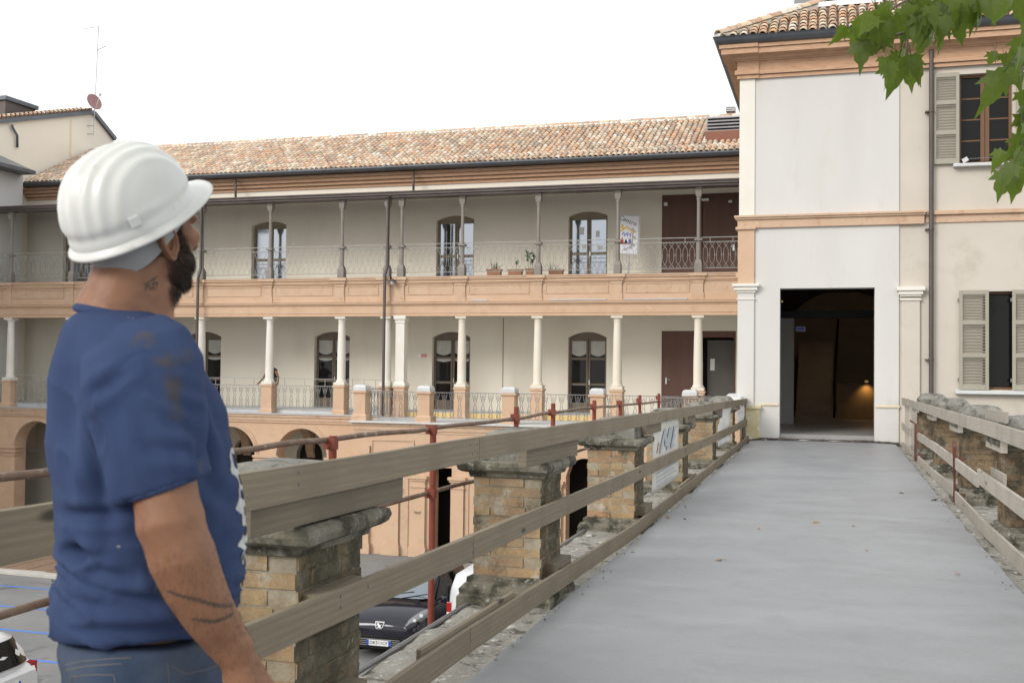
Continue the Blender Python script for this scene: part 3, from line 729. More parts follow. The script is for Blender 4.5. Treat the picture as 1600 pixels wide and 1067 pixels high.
ban, (ba, bb, bc, bdn) = sheet('banner', [(1021, 661), (1060, 650), (1060, 745), (1018, 774)], -1.80, 'banner', 'faded cream banner with slanted blue lettering tied to the left guardrail', 'banner', .005)
def on_banner(u, v): 
    p = (ba * (1 - u) + bb * u) * (1 - v) + (bdn * (1 - u) + bc * u) * v; return p + Vector((.009, 0, 0))
m = MB()
lay = [0.0]
def stroke(m, pts, wu):
    for (u0, v0), (u1, v1) in zip(pts, pts[1:]):
        lay[0] += .0006; o = Vector((lay[0], 0, 0)); m.quad(on_banner(u0, v0) + o, on_banner(u0 + wu, v0) + o, on_banner(u1 + wu, v1) + o, on_banner(u1, v1) + o)
stroke(m, [(.2, .46), (.38, .13)], .1); stroke(m, [(.38, .13), (.42, .40)], .08); stroke(m, [(.42, .40), (.58, .13)], .08); stroke(m, [(.46, .46), (.64, .13)], .1)
stroke(m, [(.62, .46), (.78, .13)], .08)
for v0, v1, u0, u1 in ((.13, .18, .76, .92), (.27, .32, .72, .84), (.41, .46, .66, .8)): lay[0] += .0006; o = Vector((lay[0], 0, 0)); m.quad(on_banner(u0, v0) + o, on_banner(u1, v0) + o, on_banner(u1 - .02, v1) + o, on_banner(u0 - .02, v1) + o)
m.build('lettering', 'faded_blue', ban, recalc=False)
m = MB()
for q, (v0, u1) in enumerate(((.72, .9), (.78, .8), (.84, .86), (.90, .7))): m.quad(on_banner(.14, v0), on_banner(u1, v0), on_banner(u1, v0 + .022), on_banner(.14, v0 + .022))
m.build('small_print', 'faded_blue', ban, recalc=False)
m = MB(); m.quad(on_banner(.12, .44), on_banner(.16, .44), on_banner(.22, .30), on_banner(.18, .30)); m.build('accent_mark', 'faded_red', ban, recalc=False)
sheet('poster', [(1125, 642), (1143.5, 635), (1141, 689), (1121.5, 700)], -1.80, 'paper', 'larger crumpled white paper hung on the left guardrail near the entrance', 'poster', .05)
sheet('poster', [(1152, 633), (1166.5, 630), (1166, 655), (1150, 664)], -1.80, 'paper', 'smaller crumpled white paper on the left guardrail closest to the entrance', 'poster', .05)

# ------------------------------------------------------------------ fallen leaves on the deck
def leaf_outline():
    half = [(0, -.02), (.08, .0), (.22, -.06), (.24, .06), (.47, .06), (.37, .19), (.48, .42), (.27, .37), (.25, .47), (.21, .64), (.11, .72), (0, 1.0)]
    return half
def leaf_mesh(seed, curl):
    rs = random.Random(seed); half = leaf_outline(); vs = []; fs = []
    def bend(x, y): return Vector((x, y, -curl * (y * y) * .55 - curl * .9 * x * x + .25 * abs(x) * rs.uniform(.9, 1.1) - .04))
    for s in (-1, 1):
        mid = [bend(0, -.02), bend(0, .08), bend(0, .2), bend(0, .35), bend(0, .6), bend(0, 1.0)]
        P = [bend(s * x * rs.uniform(.9, 1.1), y) for x, y in half]
        b = len(vs); vs += mid + P[1:-1]
        o = b + 6   # P[1]..P[10] -> o..o+9
        fs += [(b, o, b + 1), (b + 1, o, o + 1, o + 2), (b + 1, o + 2, b + 2), (b + 2, o + 2, o + 3, o + 4), (b + 2, o + 4, b + 3), (b + 3, o + 4, o + 5, o + 6), (b + 3, o + 6, o + 7), (b + 3, o + 7, b + 4), (b + 4, o + 7, o + 8, o + 9), (b + 4, o + 9, b + 5)]
    m = MB(); m.add(vs, fs)
    m.tube([(0, 0, -.03), (0, -.25, .04), (0, -.5, .0)], .014, 4)
    return m.mesh('leaf', True, recalc=False)
DL = [leaf_mesh(i, c) for i, c in enumerate((1.2, .8, 1.6))]
for me in DL: me.materials.append(M['dry_leaf'])
for k_, (px, py, s, lab) in enumerate(((1127, 873, .085, 'curled brown dry leaf lying nearest on the grey deck'), (1274, 814, .10, 'flat brown dry leaf in the middle of the grey deck'), (1070, 809, .085, 'brown dry leaf close to the left edge of the deck'), (1042, 806, .07, 'dark crumpled dry leaf against the left deck edge beyond the others'), (1462, 779, .12, 'yellow dry leaf near the right edge of the deck'), (1408, 769, .085, 'pale dry leaf near the right edge, beyond the yellow one'), (1334, 820, .04, 'tiny dry leaf scrap right of the middle of the deck'), (1495, 895, .045, 'small dark leaf scrap at the lower right of the deck'), (1186, 824, .03, 'tiniest dark leaf scrap left of the middle of the deck'), (1354, 858, .03, 'tiny dark scrap on the deck, farther right'))):
    p = atZ(px, py, -.03); p.z = dip(p.y) + .014
    o = put('dry_leaf', DL[k_ % 3], None, basis=Matrix.Translation(p) @ Matrix.Rotation(random.uniform(0, 6), 4, 'Z') @ Matrix.Rotation(random.uniform(-.25, .25), 4, 'X') @ Matrix.Scale(s, 4))
    tag(o, lab, 'leaf', 'fallen leaves on the deck')
# ------------------------------------------------------------------ shared building pieces
def tile_mesh(L=.42, r0=.088, r1=.07, n=5):
    m = MB(); A = [math.pi * i / n for i in range(n + 1)]
    def arc(r, y, z): return [(r * math.cos(a), y, z + r * math.sin(a) * .85) for a in A]
    o0, o1, i0, i1 = arc(r0, 0, .012), arc(r1, L, 0), arc(r0 - .016, 0, .012), arc(r1 - .016, L, 0)
    m.loft([o0, o1], False, False); m.loft([i0, o0], False, False); m.loft([i1, i0], False, False)
    return m
TM = tile_mesh()
def arch_pts(xl, xr, zs, rise, n=12):
    half = (xr - xl) / 2; xc = (xl + xr) / 2; rad = (half * half + rise * rise) / (2 * rise); P = []
    a = math.asin(min(1, half / rad))
    for i in range(n + 1):
        t = -a + 2 * a * i / n
        P.append((xc + rad * math.sin(t), zs + rad * math.cos(t) - (rad - rise)))
    return P
def french_door(par, xl, xr, zb, zs, rise, Y, fm, rows, pane, curtain=0, name='french_door', notes=()):
    """frame as one mesh, panes and curtains as children; rows = list of (z0, z1) of the glazed fields"""
    y0, y1 = Y, Y + .07
    m = MB(); pts = arch_pts(xl, xr, zs, rise)
    ztop = rows[0][1] + .07
    m.prism([(xl, y0, ztop), (xr, y0, ztop)] + [(x, y0, z) for x, z in reversed(pts)], (0, .05, 0))
    xc = (xl + xr) / 2; w = .085
    cols = [(xl, xl + w), (xc - .075, xc - .008), (xc + .008, xc + .075), (xr - w, xr)]
    for a, b in cols: m.box(a, b, y0 - .01, y1, zb, ztop)
    zz = [zb] + sum([[z0, z1] for z0, z1 in reversed(rows)], []) + [ztop]
    for lx, rx in ((xl + w, xc - .075), (xc + .075, xr - w)):
        for i in range(0, len(zz), 2):
            if zz[i + 1] - zz[i] > .01: m.box(lx, rx, y0, y1 - .01, zz[i], zz[i + 1])
    d = m.build(name, fm, par, bevel=.006)
    for lx, rx in ((xl + w, xc - .075), (xc + .075, xr - w)):
        for q, (z0, z1) in enumerate(rows):
            p = MB(); p.box(lx, rx, y0 + .03, y0 + .036, z0, z1); p.build('pane', pane, d)
            if curtain and q < curtain:
                c = MB(); vs = []; n = 14
                for j in range(7):
                    for i in range(n + 1):
                        u, v = i / n, j / 6; sag = .16 * (z1 - z0) * math.sin(math.pi * u) ** .7
                        zlow = z0 + .05 + (z1 - z0) * .16 * (1 - math.sin(math.pi * u))
                        if q > 0: zlow = z1 - .06 - .05 * math.sin(math.pi * u)
                        vs.append((lx + (rx - lx) * u, y0 + .022 + .006 * math.sin(u * 22 + v * 3), z1 + (zlow - z1) * v))
                c.add(vs, [(j * (n + 1) + i, j * (n + 1) + i + 1, (j + 1) * (n + 1) + i + 1, (j + 1) * (n + 1) + i) for j in range(6) for i in range(n)])
                c.build('curtain', 'curtain', d, smooth=True, recalc=False)
    h = MB(); h.box(xc + .03, xc + .05, y0 - .05, y0 - .01, zb + 1.05, zb + 1.08); h.box(xc + .02, xc + .06, y0 - .015, y0 - .008, zb + .98, zb + 1.14); h.build('handle', 'steel', d)
    return d
def frame_moulding(m, x0, x1, z0, z1, Y, w=.05, t=.03):
    m.box(x0, x1, Y - t, Y, z1 - w, z1); m.box(x0, x1, Y - t, Y, z0, z0 + w); m.box(x0, x0 + w, Y - t, Y, z0 + w, z1 - w); m.box(x1 - w, x1, Y - t, Y, z0 + w, z1 - w)

# ------------------------------------------------------------------ long gallery building across the courtyard
YL, YF, YW = 34.8, 34.62, 37.4
lg = thing('gallery_building', 'long terracotta and cream building with two open galleries under a tiled roof', 'building', (-18, YL, GZ))
def zl(y, Y=YF, x=940): return atY(x, y, Y).z
def xw(px, Y=YW, y=500): return atY(px, y, Y).x
CX = [-4.08, -6.67, -9.33, -11.98, -14.7, -16.41, -19.2, -21.96, -24.75, -27.5, -30.3, -33.1]
XE, XW_ = -1.95, -40.0
# ground arcade
AC = [-17.8, -20.6, -23.35, -26.12, -28.9, -31.7]
m = MB(); wall(m, YF + .03, .6, XW_, -14.6, GZ, -.2, [(c - .98, c + .98, GZ, -1.66, .98) for c in AC], 18); m.build('arcade_wall', 'terracotta', lg)
for c in AC:
    m = MB()
    for r0, r1, t in ((.98, 1.05, .05), (1.05, 1.12, .03)):
        A = [math.pi * i / 20 for i in range(21)]
        m.loft([[(c - math.cos(a) * r_, yy, -1.66 + math.sin(a) * r_) for r_, yy in ((r0, YF + .04), (r0, YF + .03 - t), (r1, YF + .03 - t), (r1, YF + .04))] for a in A])
    m.build('arch_moulding', 'terracotta2', lg)
for x in CX[5:]:
    m = MB()
    for z0, z1, o in ((-1.88, -1.80, .07), (-1.80, -1.68, .03), (-1.74, -1.66, .09), (-2.02, -1.97, .04)):
        m.box(x - .41 - o, x + .41 + o, YF + .03 - o, YF + .4, z0, z1)
    m.build('impost', 'terracotta2', lg)
m = MB(); frame_moulding(m, -15.75, -15.2, -2.2, -1.1, YF + .03, .05, .03); m.build('niche_frame', 'terracotta2', lg)
m = MB()
for z0, z1, o in ((-.50, -.42, .02), (-.42, -.30, .05), (-.30, -.21, .09)): m.box(XW_, -14.62, YF - o, YF + .2, z0, z1)
m.build('arcade_cornice', 'terracotta2', lg)
m = MB(); m.box(XW_, -14.62, YF - .13, YF + .3, -.205, -.165); m.build('lead_capping', 'lead', lg)
m = MB(); wall(m, 38.2, .3, XW_, -14.6, GZ, -.3, [(c + .75, c + 1.85, GZ, -1.9, .55) for c in AC], 10); m.build('arcade_back_wall', 'plaster_gallery', lg)
m = MB(); m.box(XW_, -14.6, YF + .1, 38.6, -.45, -.28); m.build('arcade_ceiling', 'plaster_gallery', lg)
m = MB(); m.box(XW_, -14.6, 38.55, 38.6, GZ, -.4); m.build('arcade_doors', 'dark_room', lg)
for x in CX[5:]:      # transverse arches inside the arcade
    P = [(x - .16, YF + .62, -.46), (x - .16, YF + .62, -2.6)]
    for i in range(11):
        a = math.pi * i / 10; P.append((x - .16, 36.75 - math.cos(a) * 1.25, -1.75 + math.sin(a) * 1.0))
    P += [(x - .16, 38.15, -2.0), (x - .16, 38.15, -.46)]
    m = MB(); m.prism(P, (.32, 0, 0)); m.build('transverse_arch', 'terracotta2', lg)
    m = MB(); m.tube([(x - .9, YF + .75, -1.85), (x + .9, YF + .75, -1.85)], .015, 5); m.build('tie_rod', 'iron', lg)
# lower gallery floor, pedestals, columns
m = MB(); m.box(XW_, XE, YF + .3, YW + .2, -.28, -.03); m.build('gallery_floor', 'white_stone', lg)
m = MB(); m.box(-14.55, XE, YF + .2, YF + .29, -.28, -.028); m.build('yellow_step', surf('yellow_step', (.68, .5, .2), (.62, .46, .22), 3, .8, .1), lg)
for i, x in enumerate(CX):
    warm = i < 4
    z0 = -.165 if i > 4 else -.25
    t = lathe_box(x - .2, x + .2, YL - .2, YL + .2, [(.035, z0), (.035, z0 + .12), (0, z0 + .16), (0, .76), (.03, .78), (.03, .83), (.01, .84)]).build('pedestal', 'terracotta', lg)
    cm = 'column_warm' if warm else 'column'
    if abs(x + 14.7) < .01: t = None
    c = MB(); c.rev([(.2, .85), (.2, .95)], x, YL, sq=True); c.rev([(.185, .95), (.185, .99), (.16, 1.02), (.148, 1.05), (.147, 1.6), (.135, 2.4), (.12, 3.0), (.12, 3.02), (.132, 3.03), (.132, 3.055), (.122, 3.06), (.125, 3.09), (.165, 3.15)], x, YL, 20)
    c.rev([(.17, 3.15), (.19, 3.16), (.19, 3.255)], x, YL, sq=True)
    c.build('column', cm, lg, smooth=True, auto=35)
c = lathe_box(-14.18 - .15, -14.18 + .17, YL - .16, YL + .16, [(.06, .85), (.06, .93), (.02, .97), (.0, 1.0), (0, 3.0), (.03, 3.02), (.0, 3.06), (.05, 3.14), (.06, 3.15), (.06, 3.255)]); c.build('square_pier', 'column', lg)
lathe_box(-14.38, -13.98, YL - .2, YL + .2, [(.03, -.25), (.03, -.1), (0, -.08), (0, .78), (.03, .8), (.03, .845)]).build('pedestal', 'terracotta', lg)
# back walls of the two galleries
LD = [(676, 735), (888, 948), (492, 547), (292, 346), (96, 142)]
UD = [(680, 739), (887, 948), (391, 445), (96, 144)]
lo_ops = [(xw(a), xw(b), -.03, atY(a + 20, 527, YW).z, .2) for a, b in LD] + [(xw(1034), xw(1150), -.03, zl(517, YW, 1090), 0)]
up_ops = [(xw(a), xw(b), 4.5, zl(344, YW, 700), .17) for a, b in UD] + [(xw(1033), XE - .1, 4.5, zl(303, YW, 1090), 0)]
ZSL, ZSU = lo_ops[0][3], up_ops[0][3]
lo_ops = [(a, b, c_, ZSL if i < 5 else d_, e) for i, (a, b, c_, d_, e) in enumerate(lo_ops)]
m = MB(); wall(m, YW, .3, XW_, XE, -.03, 3.45, lo_ops); m.build('gallery_wall', 'plaster_gallery', lg)
m = MB(); wall(m, YW, .3, XW_, XE, 3.45, 9.2, up_ops); m.build('upper_wall', 'plaster_gallery', lg)
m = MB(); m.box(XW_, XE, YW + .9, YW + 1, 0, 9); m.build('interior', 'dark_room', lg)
for i, (a, b, zb, zs, r_) in enumerate(lo_ops[:5]):
    french_door(lg, a, b, zb, zs, r_, YW + .2, 'frame_dark', [(1.9, zs - .12), (1.0, 1.82), (.32, .92)], 'pane_grey', 2 if i != 1 else 1)
for i, (a, b, zb, zs, r_) in enumerate(up_ops[:4]):
    d = french_door(lg, a, b, zb, zs, r_, YW + .2, 'frame_olive', [(5.62, zs - .12), (4.75, 5.52)], 'pane_sky', 0)
    if i == 1:
        xc = (a + b) / 2
        for dx, z, w_, h_ in ((-.36, 6.25, .17, .26), (.24, 6.15, .13, .22), (.30, 5.7, .18, .14), (-.25, 5.75, .12, .14)):
            n = MB(); n.box(xc + dx, xc + dx + w_, YW + .215, YW + .22, z, z + h_); n.build('paper_notice', 'paper', d)
    if i == 0:
        n = MB(); n.box((a * .72 + b * .28) - .07, (a * .72 + b * .28) + .06, YW + .22, YW + .226, 4.76, zs - .13); n.build('open_gap', 'dark_room', d)
# brown metal doors at the right end of both galleries
x0, x1 = lo_ops[5][0], lo_ops[5][1]; zt = lo_ops[5][3]
m = MB(); m.box(x0 + .06, x0 + (x1 - x0) * .52, YW + .03, YW + .1, -.03, zt - .22); dd = m.build('metal_door', 'door_brown', lg)
h = MB(); h.box(x0 + .14, x0 + .19, YW - .01, YW + .03, 1.02, 1.24); h.tube([(x0 + .165, YW - .02, 1.17), (x0 + .33, YW - .02, 1.17)], .014, 6); h.build('handle', 'steel', dd)
m = MB(); m.box(x0, x0 + .06, YW + .02, YW + .14, -.03, zt); m.box(x0 + .06, x1, YW + .02, YW + .14, zt - .22, zt); m.box(x1 - .07, x1, YW + .02, YW + .14, -.03, zt - .22); m.build('door_frame', 'door_brown', lg)
m = MB(); m.box(x0 + (x1 - x0) * .60, x1 - .09, YW + .5, YW + .55, -.03, zt - .3); dk = m.build('inner_door', surf('grey_door', (.10, .095, .085), (.12, .11, .10), 2, .6, 0), lg)
m = MB(); m.box(x0 + (x1 - x0) * .64, x0 + (x1 - x0) * .70, YW + .48, YW + .495, 1.5, 1.9); m.build('paper_notice', 'paper', dk)
x0, x1 = up_ops[4][0], up_ops[4][1]; zt = up_ops[4][3]
xm = xw(1096)
m = MB(); m.box(x0, xm, YW + .03, YW + .1, 4.5, zt); da = m.build('metal_door', 'door_brown', lg)
m = MB(); m.box(xm + .02, x1, YW + .045, YW + .1, 4.5, zt - .12); db = m.build('metal_door', 'door_brown', lg)
m = MB(); m.box(xm + .0, x1, YW + .0, YW + .04, zt - .12, zt); m.build('door_frame', 'door_brown', lg)
h = MB(); h.box(xw(1144), xw(1147), YW + .01, YW + .045, 5.55, 5.75); h.tube([(xw(1145.5), YW, 5.7), (xw(1141), YW, 5.7)], .014, 6); h.build('handle', 'steel', db)
m = MB(); q = atY(1040, 319, YW); m.box(q.x - .06, q.x + .06, YW + .005, YW + .03, q.z - .06, q.z + .06); m.build('small_sign', 'white_plastic', da)
q = atY(1102, 312, YW - .1); m = MB(); m.box(q.x - .12, q.x + .12, YW - .12, YW + .0, q.z - .035, q.z + .035); m.build('emergency_lamp', 'white_plastic', lg)
for px, py in ((458, 381), (478, 415), (641, 413), (994, 407), (1141, 315)):
    q = atY(px, py, YW); m = MB(); m.box(q.x - .06, q.x + .06, YW - .012, YW, q.z - .04, q.z + .04); m.build('socket_plate', 'white_plastic', lg)
m = MB(); q = atY(786, 560, YW); m.box(q.x - .012, q.x + .012, YW - .008, YW, 0, 3.3); m.build('wall_joint', 'frame_dark', lg)
# slab between the galleries and the parapet
zb, z1, z2, z3, z4, z5, z6 = zl(493), zl(488.4), zl(475.4), zl(469), zl(460), zl(441), zl(429)
m = MB(); m.box(XW_, XE, YF + .3, YW, zb + .12, 4.5); m.build('slab', 'plaster_gallery', lg)
m = MB()
for a, b, o in ((zb, z1 - .015, .03), (z1 - .015, z1, .0), (z1, z2, .02), (z2, z2 + .05, .05), (z2 + .05, z3 - .02, .10), (z3 - .02, z3, .12)):
    m.box(XW_, XE, YF - o, YF + .36, a, b)
m.build('entablature', 'terracotta', lg, bevel=.004)
m = MB(); m.box(XW_, XE, YF - .02, YF + .34, z3, z5 + .05); m.build('parapet', 'terracotta2', lg)
m = MB(); m.box(XW_, XE, YF - .045, YF + .3, z3, z4); m.build('parapet_plinth', 'terracotta', lg, bevel=.004)
m = MB()
for a, b, o in ((z5, z5 + .05, .05), (z5 + .05, z6 - .1, .09), (z6 - .1, z6 - .04, .14), (z6 - .04, z6, .17)): m.box(XW_, XE, YF - o, YF + .36, a, b)
m.build('parapet_coping', 'terracotta', lg, bevel=.004)
for i, x in enumerate(CX + [-14.18]):
    m = MB(); m.box(x - .17, x + .17, YF - .07, YF, z4, z5); m.box(x - .2, x + .2, YF - .08, YF, z3 + .002, z4 + .02)
    for a, b, o in ((z5 - .05, z5 + .052, .09), (z5 + .052, z6 - .098, .14), (z6 - .098, z6 + .004, .2)): m.box(x - .17 - (o - .07), x + .17 + (o - .07), YF - o, YF, a, b)
    m.build('parapet_pilaster', 'terracotta2', lg, bevel=.004)
SX = sorted(CX + [-14.18]); 
for a, b in zip(SX, SX[1:]):
    if b - a < .8: continue
    m = MB(); frame_moulding(m, a + .27, b - .27, z4 + .04, z5 - .02, YF - .02, .045, .018); m.build('parapet_panel', 'terracotta2', lg)
for x0, x1 in ((-8.9, -7.0), (-6.4, -4.4), (-11.6, -11.0)):
    m = MB(); m.box(x0, x1, YF - .13, YF - .02, z3, z3 + .035); m.build('lead_strip', 'lead', lg)
m = MB(); m.box(XW_, XE, YF - .1, YF + .4, z6, z6 + .02); m.build('balcony_edge', 'gutter', lg)
# upper posts and railing
zg = zl(297, 34.4, 700)
for x in CX + [-14.18]:
    m = MB(); z0 = z6 + .01
    m.rev([(.115, z0), (.115, z0 + .30), (.095, z0 + .36), (.085, z0 + .42)], x, YF + .1, sq=True)
    m.rev([(.078, z0 + .40), (.075, z0 + 1.03)], x, YF + .1, 10); m.rev([(.12, z0 + 1.03), (.12, z0 + 1.09)], x, YF + .1, sq=True)
    m.rev([(.06, z0 + 1.09), (.055, z0 + 2.3), (.07, z0 + 2.34), (.07, z0 + 2.42)], x, YF + .1, 10); m.rev([(.075, z0 + 2.42), (.1, z0 + 2.55), (.1, zg - .12)], x, YF + .1, sq=True)
    m.build('veranda_post', 'post_paint', lg)
zr0, zr1, zr2 = zl(419, YF + .15, 1100), zl(378, YF + .15, 1100), zl(371, YF + .15, 1100)
yr = YF + .16
def upper_pattern(m, c, p):
    H = zr1 - zr0; A = p * .34
    for s in (-1, 1):
        P = []
        for i in range(15):
            v = i / 14
            if v < .32: u = .5 - .5 * math.cos(math.pi * v / .32); xx = -A + 2 * A * u if False else A * math.cos(math.pi * v / .32)
            elif v < .68: xx = -A
            else: xx = -A * math.cos(math.pi * (v - .68) / .32)
            P.append((c + s * xx * .98, yr, zr0 + H * v))
        m.tube(P, .0075, 4, False)
    P = [(c + p / 2 + .032 * math.cos(a), yr, zr0 + H * .5 + .032 * math.sin(a)) for a in [2 * math.pi * k_ / 8 for k_ in range(9)]]; m.tube(P, .006, 4, False)
    for zz in (zr0 + .03, zr1 - .03): m.tube([(c - .035, yr, zz + .02), (c, yr, zz - .012), (c + .035, yr, zz + .02)], .007, 4, False)
SXu = sorted(CX + [-14.18, XE])
for a, b in zip(SXu, SXu[1:]):
    if b - a < .35: continue
    m = MB(); n = max(1, round((b - a - .2) / .222)); p = (b - a - .2) / n
    for i in range(n): upper_pattern(m, a + .1 + p * (i + .5), p)
    for z_ in (zr0, zr1): m.box(a, b, yr - .012, yr + .012, z_ - .009, z_ + .009)
    m.box(a, b, yr - .016, yr + .016, zr2 - .011, zr2 + .011)
    for i in range(3): xx = a + (b - a) * (i + .5) / 3; m.box(xx - .008, xx + .008, yr - .008, yr + .008, zr1, zr2)
    m.build('balcony_railing', 'iron_pale', lg)
# veranda roof, gutter, downpipes
m = MB()
for a, b, o in ((zg - .17, zg - .10, -.0), (zg - .10, zg - .02, .06), (zg - .02, zg + .025, .10)): m.box(XW_, XE, 34.45 - o, 34.95, a, b)
m.build('veranda_gutter', 'brown_metal', lg, bevel=.008)
m = MB(); m.prism([(XW_, 34.55, zg - .05), (XW_, YW, zg + .28), (XW_, YW, zg + .34), (XW_, 34.55, zg + .0)], (XE - XW_, 0, 0)); m.build('veranda_roof', 'brown_metal', lg)
for px in (316, 607.5):
    a = atY(px, 310, 34.35); m = MB()
    m.tube([(a.x, 34.42, zg - .1), (a.x - .02, 34.38, zg - .3), (a.x - .03, 34.38, z6 + .35), (a.x - .10, 34.33, z6 + .05), (a.x - .10, 34.33, .95 if px > 500 else -.1), (a.x - .10, 34.33, -.16)], .05, 8); m.build('downpipe', 'brown_metal', lg, smooth=True)
# top cornice, gutter, roof
ye = 36.85
ze = zl(255.5, ye - .12, 700)
YS = [(.02, 290), (.12, 284), (.22, 278), (.26, 272.5), (.34, 266.5)]
zz = [zl(y, YW - o, 650) for o, y in YS]
m = MB()
for i in range(4): m.box(XW_ + 8, XE, YW - YS[i][0] - .06, YW, zz[i], zz[i + 1] - .015); m.box(XW_ + 8, XE, YW - YS[i][0], YW, zz[i + 1] - .015, zz[i + 1])
m.build('brick_cornice', 'brick_cornice', lg)
m = MB(); m.box(XW_ + 8, XE, YW - .03, YW, zg + .2, zz[0]); m.build('white_frieze', 'cream', lg)
XRL = atY(30, 285, ye - .1).x
m = MB(); m.prism([(XRL, YW - .05, zz[4]), (XRL, ye - .12, zz[4] + .01), (XRL, ye - .17, ze - .05), (XRL, ye - .17, ze), (XRL, ye - .02, ze), (XRL, YW - .05, zz[4] + .1)], (XE - XRL, 0, 0)); m.build('gutter', 'gutter', lg)
for px in (367, 645): 
    a = atY(px, 270, 36.85); m = MB(); m.tube([(a.x, 36.9, ze - .2), (a.x, 36.95, zg + .28)], .045, 8); m.tube([(a.x, 36.9, zg + .33), (a.x - .9, 35.0, zg + .10), (a.x - 1.0, 34.7, zg + .04)], .045, 8); m.build('downpipe', 'brown_metal', lg, smooth=True)
tanS = .50
yrdg = ye
while CAM.z + (atY(700, 208, yrdg).z - CAM.z) > ze + (yrdg - ye) * tanS: yrdg += .02
zrdg = ze + (yrdg - ye) * tanS
m = MB(); m.quad((XRL, ye, ze - .02), (XE, ye, ze - .02), (XE, yrdg, zrdg - .02), (XRL, yrdg, zrdg - .02)); m.quad((XRL, yrdg, zrdg - .02), (XE, yrdg, zrdg - .02), (XE, yrdg + 8, zrdg - 4), (XRL, yrdg + 8, zrdg - 4))
roof = m.build('roof', 'roof_under', lg, recalc=False)
m = MB(); ca, sa = math.cos(math.atan(tanS)), math.sin(math.atan(tanS)); rows_ = int((yrdg - ye) / ca / .31); ncol = int((XE - XRL) / .2)
for i in range(ncol):
    for j in range(rows_):
        x = XRL + .1 + i * .2 + random.gauss(0, .008); s_ = -.06 + j * .31 + random.gauss(0, .012)
        if xw(1100, 38) < x and .95 < s_ < 2.6: continue
        c = TILE[random.randrange(len(TILE))]; k_ = random.uniform(.75, 1.18); m.tint = tuple(min(.8, q * k_) for q in c)
        an = random.gauss(0, .02); vs = []
        for v in TM.v:
            px_, py_, pz_ = v.x + v.y * an, v.y * .95, v.z + .03 + random.uniform(0, .001)
            vs.append((x + px_, ye + (s_ + py_) * ca - pz_ * sa, ze + (s_ + py_) * sa + pz_ * ca))
        m.add(vs, TM.f)
        if j < 99:   # channel tile beside it
            m.tint = tuple(.55 * q for q in c)
            b0 = Vector((x + .1, ye + s_ * ca, ze + s_ * sa + .012)); b1 = Vector((x + .1, ye + (s_ + .31) * ca, ze + (s_ + .31) * sa))
            m.quad(b0 + Vector((-.07, 0, .02)), b0 + Vector((.07, 0, .02)), b1 + Vector((.07, 0, .02)), b1 + Vector((-.07, 0, .02)))
m.tint = None
tag(m.build('roof_tiles', 'roof_far', roof, recalc=False), kind='stuff')
m = MB(); m.prism([(XRL, yrdg - .16, zrdg - .05), (XRL, yrdg - .05, zrdg + .1), (XRL, yrdg + .12, zrdg + .1), (XRL, yrdg + .2, zrdg - .05)], (XE - XRL, 0, 0)); m.build('ridge_bedding', 'ridge_mortar', roof)
for i in range(int((XE - XRL) / .42)):
    x = XRL + i * .42; m = MB(); m.loft([[(x + dx, yrdg + .03 + r_ * math.cos(a), zrdg + .07 + random.uniform(0, .0) + r_ * math.sin(a) * .8) for a in [math.pi * k_ / 5 for k_ in range(6)]] for dx, r_ in ((0, .1), (.44, .12))], False, False)
    m.build('ridge_tile', 'roof_tile', roof, recalc=False)
# louvred roof box and little chimney
a = atY(1103, 217, 38.2); b = atY(1103, 191, 38.9)
m = MB(); m.box(a.x, XE - .05, 38.0, 39.4, a.z - .15, a.z + .22); lv = m.build('roof_box', surf('box_red', (.22, .09, .06), (.26, .11, .075), 3, .7, .1), roof)
m = MB(); m.box(a.x + .05, XE - .1, 38.2, 39.3, a.z + .22, b.z - .03); m.build('box_core', 'dark_room', lv)
for k_ in range(5):
    z = a.z + .24 + (b.z - a.z - .26) * k_ / 4.2
    m = MB(); m.obox(((a.x + XE) / 2, 38.1, z), ((XE - a.x) / 2, 0, 0), (0, .10, .03), (0, -.006, .02)); m.build('louvre', 'lead', lv)
a = atY(1136, 178, yrdg + .5); b = atY(1148, 169, yrdg + .5)
m = MB(); m.box(a.x, b.x, yrdg + .35, yrdg + .65, zrdg, b.z); ch = m.build('chimney', 'door_brown', roof)
for k_ in range(3): m = MB(); m.box(a.x - .03, b.x + .03, yrdg + .3, yrdg + .7, a.z + .05 + k_ * (b.z - a.z) / 3, a.z + .09 + k_ * (b.z - a.z) / 3); m.build('slat', 'lead', ch)
# ------------------------------------------------------------------ terrace in front of the gallery, with its railings
YT = 32.0; XTL = -14.62
tr = thing('terrace', 'raised terracotta terrace with pilastered wall projecting from the gallery building', 'terrace', (-8, YT, GZ))
zt_ = -.22
dW = (xw(679, YT), xw(708, YT)); aW = (xw(886, YT), xw(945, YT)); bW = (xw(1010, YT), xw(1060, YT))
m = MB(); wall(m, YT + .05, .5, XTL, XE, GZ, zt_ - .05, [(dW[0], dW[1], GZ, zl(731, YT, 690), 0), (aW[0], aW[1], GZ, zl(745, YT, 905), .55), (bW[0], bW[1], GZ, zl(745, YT, 905), .5)], 12)
m.quad((XTL, YT + .05, GZ), (XTL, YL, GZ), (XTL, YL, zt_ - .05), (XTL, YT + .05, zt_ - .05)); m.build('wall', 'terracotta', tr)
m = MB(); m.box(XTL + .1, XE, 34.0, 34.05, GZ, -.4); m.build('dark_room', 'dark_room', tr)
m = MB(); m.quad((XTL, YT - .02, zt_), (XE, YT - .02, zt_), (XE, YF + .2, zt_ + .01), (XTL, YF + .2, zt_ + .01)); m.box(XTL - .1, XE, YT - .14, YT + .2, zt_ - .05, zt_ + .004); m.build('terrace_floor', 'white_stone', tr)
m = MB()
